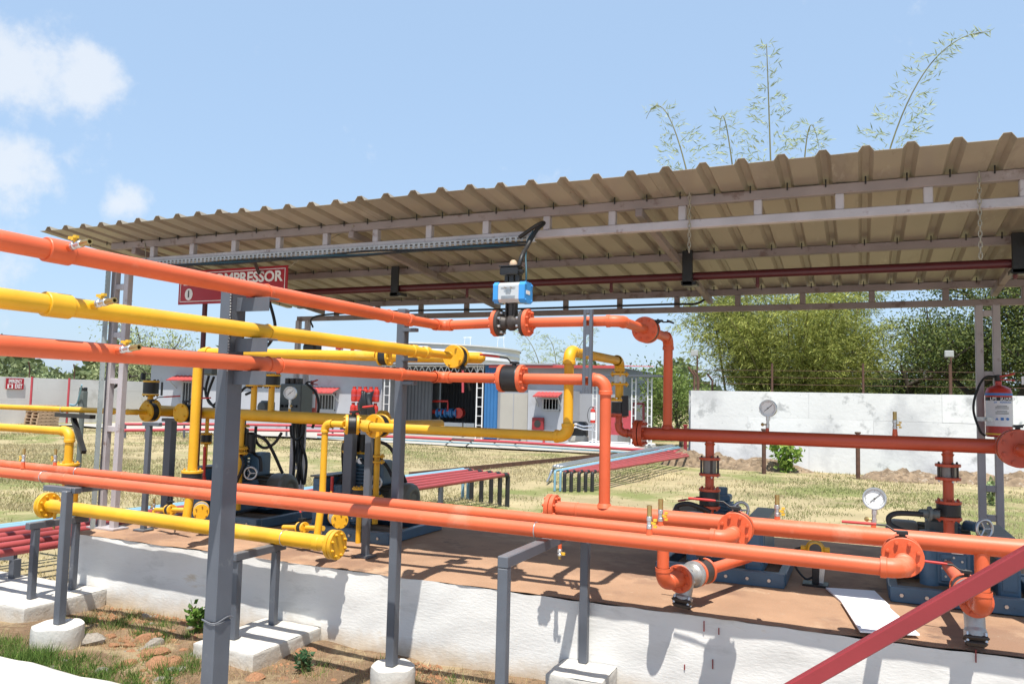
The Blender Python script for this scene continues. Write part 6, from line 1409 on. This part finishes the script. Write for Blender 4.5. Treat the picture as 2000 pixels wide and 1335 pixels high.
for k, px in enumerate((868, 960)):
    T = thing('small_stile', ('slanted grey pipe crossing frame before the dark shed', 'slanted grey pipe crossing frame before the pale door')[k], 'frame', at(px, 870, Z=0), 'grey frames over the red line')
    for dx in (0, 40):
        mb = MB(); mb.beam(at(px+dx, 870+dx*.06, Z=0), at(px+dx+17, 856+dx*.06, Z=.34), .035, .035, (0, 1, 0)); part(mb, 'slanted_leg', M['grey'], T)
    mb = MB(); mb.beam(at(px+17, 856, Z=.34), at(px+57, 858.4, Z=.34), .035, .035); part(mb, 'top_bar', M['grey'], T)
# light poles and thin red posts by the white wall
for px, pyt, lab in ((1362, 692, 'thin lamp post with square flood light at the wall corner'), (1857, 694, 'thin lamp post with square flood light before the dark tree')):
    c = at(px, pyt, Y=YW+.35); T = thing('flood_light_post', lab, 'lamp post', (c[0], YW+.35, HW-.2))
    mb = MB(); mb.cyl((c[0], YW+.35, 0), (c[0], YW+.35, c[2]), .022, n=8); part(mb, 'pole', M['rust'], T)
    mb = MB(); mb.box((c[0]-.05, YW+.2, c[2]+.03), (.2, .08, .16), bev=.01); part(mb, 'lamp_head', M['frame_grey'], T)
    mb = MB(); mb.box((c[0]-.05, YW+.156, c[2]+.03), (.16, .006, .12)); part(mb, 'lamp_glass', M['frame_grey'], T)
for px, py, lab in ((1338, 908, 'thin rusty red post before the wall corner'), (1492, 926, 'thin rusty red post below the wall gauge'), (1676, 936, 'thin rusty red post before the white wall, rightmost')):
    b = at(px, py, Z=0); mb = MB(); mb.cyl((b[0], b[1], -.05), (b[0], b[1], 1.05), .05, n=10); mb.cyl((b[0], b[1], 1.05), (b[0], b[1], 1.09), .07, n=10); solo(mb, 'red_post', M['rust'] if px > 1400 else M['redpaint'], lab, 'post', 'thin red posts')
# ------------------------------------------------------------------ vegetation
def foliage_material(name, col, trans=.35, rough=.6):
    m = bpy.data.materials.new(name); m.use_nodes = True; n, l = m.node_tree.nodes, m.node_tree.links; bs = n['Principled BSDF']; out = n['Material Output']
    a = n.new('ShaderNodeAttribute'); a.attribute_name = 'Col'; mu = n.new('ShaderNodeMixRGB'); mu.blend_type = 'MULTIPLY'; mu.inputs[0].default_value = 1; mu.inputs[1].default_value = (*col, 1); l.new(a.outputs['Color'], mu.inputs[2])
    l.new(mu.outputs[0], bs.inputs['Base Color']); bs.inputs['Roughness'].default_value = rough; bs.inputs['Specular IOR Level'].default_value = .3
    tr = n.new('ShaderNodeBsdfTranslucent'); l.new(mu.outputs[0], tr.inputs[0]); mx = n.new('ShaderNodeMixShader'); mx.inputs[0].default_value = trans; l.new(bs.outputs[0], mx.inputs[1]); l.new(tr.outputs[0], mx.inputs[2]); l.new(mx.outputs[0], out.inputs[0])
    return m
def leaves(name, C, D, L, W, col, m, parent=None, tri=False):
    """many leaf-shaped faces as one mesh"""
    C = np.asarray(C, float); n = len(C); D = D/(np.linalg.norm(D, axis=1)[:, None]+1e-9)
    S = np.cross(D, rng.normal(size=(n, 3))); S /= np.linalg.norm(S, axis=1)[:, None]+1e-9
    L = np.broadcast_to(L, n)[:, None]; W = np.broadcast_to(W, n)[:, None]
    off = root_loc(parent) if parent is not None else C.min(0)
    C = C-off
    if tri: Vv = np.stack([C-S*W/2, C+S*W/2, C+D*L], 1); k = 3
    else: Vv = np.stack([C, C+D*L*.45+S*W/2, C+D*L, C+D*L*.45-S*W/2], 1); k = 4
    me = bpy.data.meshes.new(name); me.vertices.add(n*k); me.vertices.foreach_set('co', Vv.reshape(-1))
    me.loops.add(n*k); me.loops.foreach_set('vertex_index', np.arange(n*k)); me.polygons.add(n); me.polygons.foreach_set('loop_start', np.arange(0, n*k, k))
    me.update(); ca = me.color_attributes.new('Col', 'FLOAT_COLOR', 'POINT'); cc = np.repeat(np.c_[col, np.ones(n)], k, 0); ca.data.foreach_set('color', cc.reshape(-1).astype(np.float32))
    me.materials.append(m); me.validate(); o = bpy.data.objects.new(name, me); COL.objects.link(o)
    if parent is not None: o.parent = parent
    else: o.location = off.tolist()
    return o
def tint(n, a, b, v=.18):
    t = rng.random(n)[:, None]; c = np.array(a)*(1-t)+np.array(b)*t; return c*(1+rng.normal(size=(n, 1))*v).clip(.5, 1.6)
LEAF = foliage_material('leaf', (1, 1, 1)); GRASS = foliage_material('grass_blade', (1, 1, 1), .25, .8)
M['culm'] = mat('bamboo_culm', (.16, .15, .06), .5, .2, 2); M['bark'] = mat('bark', (.06, .048, .036), .9, .3, 4, .3, 20)
def culm_path(base, tip, bend, n=22):
    base, tip = V(*base), V(*tip); out = []
    for t in np.linspace(0, 1, n):
        p = base*(1-t)+tip*t; p = p+V(*bend)*math.sin(math.pi*t)*.5; out.append(p)
    return np.array(out)
def bamboo_leaves(path, z0, step, nb, blen, nl, ll, lw, taper=True, droop=-.5):
    Cs, Ds = [], []
    seg = np.linalg.norm(np.diff(path, axis=0), axis=1).sum(); tt = np.arange(0, 1, step/seg)
    cum = np.r_[0, np.cumsum(np.linalg.norm(np.diff(path, axis=0), axis=1))]/seg
    for t in tt:
        p = np.array([np.interp(t, cum, path[:, k]) for k in range(3)])
        if p[2] < z0: continue
        f = (1-t)**.7*1.25+.12 if taper else 1
        for _ in range(rng.poisson(nb)):
            th = rng.uniform(0, 6.283); d = nrm((math.cos(th), math.sin(th), rng.uniform(-.1, .5))); bl = blen*f*rng.uniform(.5, 1.2)
            k = max(2, int(nl*f**.6)); s = rng.uniform(.15, 1, k)[:, None]
            Cs.append(p+d*bl*s+V(0, 0, droop)*(s**2)*bl*.4+rng.normal(size=(k, 3))*.04); Ds.append(d*.6+V(0, 0, droop)+rng.normal(size=(k, 3))*.45)
    return np.concatenate(Cs), np.concatenate(Ds)
def tip_leaves(P):
    """feathery upper cane: a pair of side twigs at every joint, each strung with drooping leaf bunches"""
    Cs, Ds = [], []; L = np.r_[0, np.cumsum(np.linalg.norm(np.diff(P, axis=0), axis=1))]; tot = L[-1]; s = tot*.35; k = 0
    while s < tot-.1:
        p = np.array([np.interp(s, L, P[:, i]) for i in range(3)]); f = (tot-s)/(tot*.42); bl = min(1.25, .18+1.15*f)*rng.uniform(.75, 1.15)
        for sd in (-1, 1, -1 if k % 2 else 1):
            d = nrm((sd*rng.uniform(.6, 1), rng.uniform(-.7, .7), rng.uniform(.05, .45)))
            for q in np.arange(.12, 1.0, .13/bl):
                c = p+d*bl*q+V(0, 0, .18)*bl*q*q*rng.uniform(0, 1); m = rng.integers(2, 5)
                Cs.append(c+rng.normal(size=(m, 3))*.03); Ds.append(d*.7+V(0, 0, rng.uniform(-.5, .5))+rng.normal(size=(m, 3))*.35)
        s += rng.uniform(.26, .40); k += 1
    return np.concatenate(Cs), np.concatenate(Ds)
def bamboo(label, px, Yb_, mass, tips, ncol, seed, leafd, cols, hmass, rad):
    c = at(px, 790, Y=Yb_); base = V(c[0], Yb_, 0); T = thing('bamboo_clump', label, 'bamboo', base); AC, AD, TC, TD = [], [], [], []
    r = np.random.default_rng(seed)
    for k in range(ncol):
        th = r.uniform(0, 6.283); q = math.sqrt(r.uniform(0, 1)); b = base+V(math.cos(th), math.sin(th), 0)*.5*q
        out = V(math.cos(th), math.sin(th), 0); h = hmass*r.uniform(.6, 1.1); tip = base+out*rad*(q*.9+.15)+V(0, 0, h*(1-.25*q))
        P = culm_path(b, tip, -out*rad*.25*q+V(0, 0, h*.12)); mb = MB(); mb.tube(P, np.linspace(.035, .008, len(P)), 6); part(mb, 'culm', M['culm'], T)
        a, d = bamboo_leaves(P, 1.2, *leafd, taper=False); AC.append(a); AD.append(d)
    for (bx, by, tx, ty, bend) in tips:
        tip = at(tx, ty, Y=Yb_); mid = at(bx, by, Y=Yb_); b = base+V((mid[0]-base[0])*.5, 0, 0)
        P = []
        for t in np.linspace(0, 1, 30):
            P.append(b*(1-t)**2+(mid+(mid-(b+tip)/2)*1.0)*2*t*(1-t)+tip*t*t)
        P = np.array(P); mb = MB(); mb.tube(P, np.linspace(.04, .008, len(P)), 6); part(mb, 'culm', M['culm'], T)
        a, d = tip_leaves(P); TC.append(a); TD.append(d)
    if TC:
        C, D = np.concatenate(TC), np.concatenate(TD); n = len(C); leaves('tip_foliage', C, D, rng.uniform(.16, .30, n), rng.uniform(.020, .036, n), tint(n, (.26, .32, .13), (.46, .49, .26)), LEAF, T)  # tip leaves tinted paler, backlight and haze painted into the colour
    C, D = np.concatenate(AC), np.concatenate(AD); n = len(C)
    leaves('foliage', C, D, rng.uniform(.11, .21, n), rng.uniform(.018, .03, n), tint(n, *cols), LEAF, T); return n
nb_ = bamboo('large bright bamboo clump behind the white wall with tall feathery tips above the roof', 1545, 25.5, None,
    ((1503, 250, 1497, 92, .15), (1745, 270, 1935, 62, .1), (1335, 310, 1262, 232, -.1), (1430, 320, 1405, 262, -.1), (1570, 330, 1600, 290, 0)), 58, 4, (.15, 4.8, .85, 14, 0, 0), ((.17, .21, .04), (.38, .39, .10)), 6.6, 3.3)
bamboo('sparse pale bamboo rising behind the grey block roof', 1085, 40, None, ((1085, 700, 1060, 655, -.2), (1050, 700, 1000, 640, -.2), (1120, 705, 1165, 640, -.2)), 9, 6, (.35, 2.2, .9, 7, 0, 0), ((.17, .19, .07), (.30, .29, .12)), 4.9, 2.6)
def branch_tree(label, base, h, spread, levels, leaf_n, leaf_l, leaf_w, cols, seed, lean=(0, 0, 0), clump=.35, trunk_r=.14, lo=.35, sparse=1.0):
    r = np.random.default_rng(seed); base = V(*base); T = thing('tree', label, 'tree', base); tips = []; mbt = MB(); mbl = MB()
    def grow(p, d, L, rad, lv):
        n = 5; P = [p]; q = p.copy(); dd = d.copy()
        for k in range(n):
            dd = nrm(dd+r.normal(size=3)*.16+V(0, 0, .05 if lv > 1 else -.03)); q = q+dd*L/n; P.append(q)
        (mbt if lv == 0 else mbl).tube(P, np.linspace(rad, rad*.55, n+1), 6 if rad > .03 else 4)
        if lv >= levels-2: tips.extend(P[2:])
        if lv < levels:
            for _ in range(r.integers(2, 5) if lv else 5):
                s = r.uniform(lo, 1) if lv == 0 else r.uniform(.3, 1); i = min(n, int(s*n)); th = r.uniform(0, 6.283)
                nd = nrm(dd*.55+V(math.cos(th), math.sin(th), r.uniform(-.15, .55))*spread); grow(P[i], nd, L*r.uniform(.55, .8), rad*.55, lv+1)
    grow(base, nrm(V(0, 0, 1)+V(*lean)), h*.5, trunk_r, 0)
    part(mbt, 'trunk', M['bark'], T); part(mbl, 'limbs', M['bark'], T)
    tp = np.array(tips); k = int(leaf_n); idx = r.integers(0, len(tp), k); C = tp[idx]+r.normal(size=(k, 3))*clump; D = r.normal(size=(k, 3))+V(0, 0, -.2)
    keep = C[:, 2] > .5; C, D = C[keep], D[keep]; n = len(C)
    leaves('crown', C, D, rng.uniform(.7, 1.3, n)*leaf_l, rng.uniform(.7, 1.3, n)*leaf_w, tint(n, *cols), LEAF, T)
def base_at(px, Y): c = at(px, 790, Y=Y); return (c[0], Y, 0)
dk = ((.05, .085, .028), (.19, .22, .055))
branch_tree('dark fine-leaved acacia tree behind the white wall at the right, main one', base_at(1985, 24.5), 7.6, 1.05, 4, 52000, .085, .04, dk, 3, (-.15, 0, 0), .26, .2, .25)
branch_tree('dark fine-leaved tree farther back between bamboo and acacia', base_at(1835, 29.0), 7.0, 1.0, 4, 30000, .09, .045, dk, 8, (0, 0, 0), .30, .16, .2)
branch_tree('dark tree mostly beyond the right picture edge', base_at(2190, 26), 8.0, 1.0, 4, 26000, .09, .045, dk, 12, (-.1, 0, 0), .45, .2, .25)
gr = ((.10, .16, .035), (.22, .28, .07))
branch_tree('small bright green tree behind the lattice frame', base_at(1250, 34), 4.2, .8, 3, 3800, .15, .08, gr, 21, clump=.35, trunk_r=.08)
branch_tree('small bright green tree beside the tall red drop pipe', base_at(1285, 36), 4.6, .8, 3, 3200, .15, .08, gr, 22, clump=.35, trunk_r=.08)
branch_tree('low green tree behind the wall corner', base_at(1330, 30), 3.7, .9, 3, 3500, .13, .06, gr, 23, clump=.35, trunk_r=.08)
pl = ((.26, .32, .14), (.44, .47, .26))
c = at(290, 790, X=-39); branch_tree('pale sparse tree behind the far left wall beside the grey building', (c[0], c[1], 0), 7.4, .95, 4, 2600, .24, .07, pl, 31, clump=.5, trunk_r=.1)
c = at(205, 790, X=-39); branch_tree('pale sparse tree behind the far left wall left of the posts', (c[0], c[1], 0), 6.2, .95, 4, 1500, .24, .07, pl, 32, clump=.5, trunk_r=.09)
gl = ((.20, .26, .12), (.34, .39, .20))  # bush greens lightened, distance haze painted into the leaf colour
for k, (px, h, lab) in enumerate(((-20, 3.9, 'green bush top above the far left wall at the picture edge'), (40, 3.2, 'green bush top above the far left wall left of the first wire post'), (85, 3.4, 'green bush top above the far left wall between the wire posts'), (115, 3.0, 'low green bush top above the far left wall by the second wire post'), (185, 3.1, 'low green bush top above the far left wall beyond the second wire post'))):
    c = at(px, 790, X=-38); branch_tree(lab, (c[0], c[1], 0), h*.88, .9, 3, 1100, .2, .09, gl, 40+k, clump=.4, trunk_r=.07)
# far tree belt on the horizon
n = 26000; th = rng.uniform(-1.35, .75, n); d = rng.uniform(120, 170, n); hmax = 4+3*np.abs(np.sin(th*23))+2*np.sin(th*57+1); C = np.c_[np.sin(th)*d, np.cos(th)*d, rng.random(n)**.8*hmax.clip(1.5)]
o = leaves('tree_belt', C, rng.normal(size=(n, 3)), rng.uniform(1.0, 2.0, n), rng.uniform(.6, 1.2, n), tint(n, (.07, .10, .04), (.14, .17, .07)), LEAF); tag(o, 'far green belt of trees along the horizon', 'trees', kind='stuff')
# lawn
def blades(name, label, X, Y, z, h, w, cols, lean=.45):
    n = len(X); D = np.c_[rng.normal(size=(n, 2))*lean, np.ones(n)]; o = leaves(name, np.c_[X, Y, z], D, h, w, tint(n, *cols, .25), GRASS, None, True); tag(o, label, 'grass', kind='stuff')
def lawn_pts(n, x0, x1, y0, y1, p=1.6):
    Y = y0+(y1-y0)*rng.random(n)**p; X = x0*Y/16+(x1-x0)*Y/16*rng.random(n); return X, Y
X, Y = lawn_pts(330000, -30.0, 4.6, 7.1, 26, 1.5)
k = (X > -34) & (X < 6) & ~((Y > 23.4) & (X < -8) & (Y > 23.4)) & ((Y < YW-.1) | (X < XW0-.1))
den = noise2(X, Y, 15, ((.12, 1), (.4, .7), (1.1, .5))); k &= rng.random(len(X)) < np.clip(.5+.7*den, .05, 1)
X, Y, den = X[k], Y[k], den[k]; dist = np.hypot(X, Y)
gsel = rng.random(len(X)) < np.clip(.14+.38*noise2(X, Y, 17, ((.07, 1), (.2, .8), (.7, .4)))+.5*np.clip((Y-20.5)/3, 0, 1)*(X < -5), .02, .85)
hgt = rng.uniform(.02, .06, len(X))*(1+.02*dist)
z = ground_z(X, Y)-.004
wd2 = rng.uniform(.005, .011, len(X))*(.5+dist/14)
blades('dry_grass', 'dry straw-coloured grass covering the lawn', X[~gsel], Y[~gsel], z[~gsel], hgt[~gsel], wd2[~gsel], ((.34, .285, .155), (.50, .435, .265)))
blades('green_grass', 'green grass patches scattered through the lawn', X[gsel], Y[gsel], z[gsel], hgt[gsel], wd2[gsel], ((.14, .165, .06), (.27, .27, .11)))
X = rng.uniform(-19, -5.75, 70000); Y = rng.uniform(3.2, 13, 70000); kk = rng.random(70000) < np.clip(.6+.5*noise2(X, Y, 19), .05, 1); X, Y = X[kk], Y[kk]
blades('dry_grass', 'dry grass beside the left end of the platform', X, Y, ground_z(X, Y)-.004, rng.uniform(.02, .07, len(X)), rng.uniform(.006, .013, len(X))*(.5+np.hypot(X, Y)/12), ((.29, .25, .12), (.46, .40, .21)))
# weeds and straw in front of the platform
def tufts(centers, nper, spread, h, cols, name, label, w=(.003, .007)):
    XX, YY, HH = [], [], []
    for (x, y, s) in centers:
        n = int(nper*s); XX.append(x+rng.normal(size=n)*spread*s); YY.append(y+rng.normal(size=n)*spread*s*.8); HH.append(rng.uniform(*h, n)*(.6+.5*s))
    XX, YY, HH = map(np.concatenate, (XX, YY, HH)); k = (YY < YF-.02) & (YY > 3.03)
    XX, YY, HH = XX[k], YY[k], HH[k]; blades(name, label, XX, YY, np.full(len(XX), .02), HH, rng.uniform(*w, len(XX)), cols, .55)
G2 = ((.055, .12, .022), (.16, .24, .05))
cs = [(rng.uniform(-5.3, -4.1), rng.uniform(3.03, 3.35), rng.uniform(.7, 1.2)) for _ in range(34)]+[(rng.uniform(-4.3, -3.4), rng.uniform(3.03, 3.4), rng.uniform(.4, .8)) for _ in range(26)]+[(rng.uniform(-5.0, -3.5), rng.uniform(3.4, 4.2), rng.uniform(.3, .7)) for _ in range(34)]+[(rng.uniform(-3.75, -3.5), rng.uniform(3.4, 3.9), rng.uniform(.5, .8)) for _ in range(10)]
tufts(cs, 190, .055, (.04, .12), G2, 'weeds', 'green weeds growing round the round footing and kerb at lower left')
cs = [(rng.uniform(-3.0, -1.0), rng.uniform(3.1, 4.28), rng.uniform(.3, .7)) for _ in range(26)]
tufts(cs, 70, .05, (.03, .11), G2, 'weeds', 'sparse green weeds in the soil near the round post footing')
cs = [(rng.uniform(-5.2, .6), rng.uniform(3.05, 4.3), rng.uniform(.5, 1.3)) for _ in range(420)]
tufts(cs, 85, .10, (.015, .07), ((.30, .23, .11), (.50, .41, .22)), 'dry_straw', 'dry straw littering the soil before the platform', (.002, .005))
# rocks
M['laterite'] = mat('laterite_stone', (.33, .165, .085), .9, .25, 9, .5, 30, spots=(.20, .10, .06), sscale=14, samt=.6); M['greystone'] = mat('grey_stone', (.30, .27, .23), .9, .2, 9, .5, 30)
def rock_mesh(seed, m, flat=.55):
    r = np.random.default_rng(seed); mb = MB(); P = []; nu, nv = 9, 6
    dirs = r.normal(size=(7, 3)); dirs /= np.linalg.norm(dirs, axis=1)[:, None]; cut = r.uniform(.55, .95, 7)
    for j in range(nv+1):
        for i in range(nu):
            a, b = 2*math.pi*i/nu, math.pi*j/nv; d = V(math.sin(b)*math.cos(a), math.sin(b)*math.sin(a), math.cos(b)); s = 1.0
            for q, c in zip(dirs, cut):
                k = d @ q
                if k > 0: s = min(s, c/max(k, 1e-3))
            P.append(d*s*np.array([1, .8, flat])*(1+.04*r.normal()))
    mb.add(P, [(j*nu+i, (j+1)*nu+i, (j+1)*nu+(i+1) % nu, j*nu+(i+1) % nu) for j in range(nv) for i in range(nu)]); me = mb.mesh('stone'); me.materials.append(m); return me
RK = [rock_mesh(60+k, M['laterite'] if k < 6 else M['greystone']) for k in range(8)]
def stone(x, y, s, label, k=None, group='laterite stones before the platform', z=.02):
    o = bpy.data.objects.new('stone', RK[k if k is not None else int(rng.integers(0, 8))]); COL.objects.link(o); o.location = (x, y, z+s*.25); o.scale = (s, s, s); o.rotation_euler = (rng.uniform(-.3, .3), rng.uniform(-.3, .3), rng.uniform(0, 6.28)); tag(o, label, 'stone', group)
for px, py, s, lab, k in ((583, 1278, .062, 'rounded red stone lying beside the plinth behind the column', 1), (612, 1275, .06, 'tan stone wedged between plinth and platform', 3), (298, 1263, .075, 'dark flat stone in the rubble left of the column', 6), (275, 1271, .035, 'pale egg-shaped stone in the rubble left of the column', 7), (175, 1258, .10, 'large grey stone beside the round footing at left', 6),
        (258, 1276, .05, 'orange upright stone in the left rubble', 0), (288, 1282, .07, 'tan flat stone in the left rubble, centre', 2), (312, 1280, .08, 'large orange stone in the left rubble, centre', 4), (310, 1302, .085, 'broad orange slab stone in the left rubble, lower', 5), (340, 1300, .085, 'broad red slab stone in the left rubble, lower right', 1), (250, 1298, .055, 'small orange slab stone in the left rubble', 3), (280, 1250, .06, 'orange stone in the left rubble, upper', 0), (303, 1247, .06, 'red stone in the left rubble, upper right', 2), (498, 1328, .07, 'tan stone at the bottom edge beside the plinth', 5)):
    p = at(px, py, Z=.03); stone(p[0], p[1], s, lab, k)
for k in range(270):
    x = rng.uniform(-4.7, .5) if k > 150 else rng.uniform(-4.7, -3.45); y = rng.uniform(3.15, 4.3); 
    if (-3.5 < x < -2.95 and y > 3.35) or (-1.6 < x < -1.1 and y > 3.85) or np.hypot(x-XQ, y-YQ) < .16 or np.hypot(x-XLP, y-YLP) < .2: continue
    stone(x, y, rng.uniform(.012, .045), 'small loose laterite stone scattered on the soil strip', None)
n = 16000; X = rng.uniform(-5.1, 1.0, n); Y = 4.31-np.abs(rng.normal(size=n))*.45; k = Y > 3.03; X, Y = X[k], Y[k]; n = len(X); s = rng.uniform(.004, .016, n)
mbp = MB()
for i in range(0, n, 2):
    c = V(X[i], Y[i], .028); q = s[i]; a = rng.uniform(0, 6.28); mbp.add([c+V(q*math.cos(a), q*math.sin(a), 0), c+V(q*math.cos(a+2.1), q*math.sin(a+2.1), 0), c+V(q*math.cos(a+4.2), q*math.sin(a+4.2), 0), c+V(0, 0, q*.9)], [(0, 1, 3), (1, 2, 3), (2, 0, 3)])
o = solo(mbp, 'gravel', M['laterite'], 'fine reddish gravel along the foot of the platform', 'gravel', kind='stuff')
# debris heaps and shrubs at the white wall
M['straw'] = mat('straw_debris', (.23, .165, .105), .95, .35, 5, 1.0, 14, spots=[((.10, .07, .045), 6, .50), ((.36, .31, .25), 9, .58)])
for px, py, w_, h_, lab in ((1365, 903, .8, .42, 'brown debris heap at the wall corner'), (1420, 905, .9, .32, 'brown debris heap beside the first drop pipe'), (1500, 912, 1.3, .30, 'brown debris heap round the thin red post'), (1745, 938, .8, .26, 'stony debris heap at the wall foot, right of the red post'), (1800, 940, .7, .22, 'stony debris heap behind the right drop pipe'), (1890, 940, .9, .26, 'stony debris heap behind the right post'), (1985, 945, .9, .26, 'stony debris heap at the right picture edge')):
    p = at(px, py, Z=0); p = (p[0], min(p[1], YW-.5)); nn = 22; P = []
    for i in range(nn):
        for j in range(nn):
            u, w = -1+2*i/(nn-1), -1+2*j/(nn-1); rr = math.hypot(u, w); P.append((p[0]+u*w_, p[1]+w*.45, h_*max(0, 1-rr*rr)*(1+.16*float(noise2(u*2+px, w*2, px, ((.5, 1), (1.3, .8), (3, .5)))))-.02))
    mb = MB(); mb.add(P, [(i*nn+j, (i+1)*nn+j, (i+1)*nn+j+1, i*nn+j+1) for i in range(nn-1) for j in range(nn-1)]); solo(mb, 'debris_heap', M['straw'], lab, 'heap', 'debris heaps along the wall')
def shrub(label, p, r, h, n, ll, lw, cols):
    T = thing('shrub', label, 'shrub', p); p = V(*p); mb = MB(); Cs, Ds = [], []
    for k in range(9):
        th = rng.uniform(0, 6.283); e = p+V(math.cos(th)*r*rng.uniform(.3, 1), math.sin(th)*r*rng.uniform(.3, 1), h*rng.uniform(.6, 1)); P = spline([p, (p+e)/2+V(0, 0, h*.1), e], 5); mb.tube(P, .008, 5)
        i = rng.integers(2, len(P), n//9); Cs.append(np.array(P)[i]+rng.normal(size=(n//9, 3))*r*.16); Ds.append(rng.normal(size=(n//9, 3))+V(0, 0, .3))
    part(mb, 'stems', M['culm'], T); C, D = np.concatenate(Cs), np.concatenate(Ds); leaves('foliage', C, D, rng.uniform(.7, 1.3, len(C))*ll, rng.uniform(.7, 1.3, len(C))*lw, tint(len(C), *cols), LEAF, T)
p = at(1534, 924, Z=0); shrub('small bright green shrub growing at the foot of the white wall', (p[0], min(p[1], YW-.4), 0), .42, .75, 420, .13, .09, ((.10, .20, .03), (.26, .36, .07)))
p = at(1938, 990, Z=0); shrub('pale milkweed plant in the grass behind the right post', (p[0], p[1], 0), .16, .55, 150, .09, .06, ((.18, .25, .09), (.34, .40, .22)))
p = at(596, 1312, Z=.03); shrub('small dark green plant in the soil beside the plinth', (p[0], p[1], .02), .07, .12, 160, .04, .018, ((.03, .085, .035), (.08, .15, .06)))
p = at(395, 1235, Z=.03); shrub('leafy green weed just left of the thick column', (p[0], p[1], .02), .09, .2, 200, .055, .035, ((.07, .16, .025), (.17, .28, .05)))
p = at(1225, 1325, Z=.03); shrub('thin weed at the platform foot right of the low plinth', (p[0], p[1], .02), .07, .12, 50, .06, .008, ((.10, .16, .05), (.25, .30, .12)))
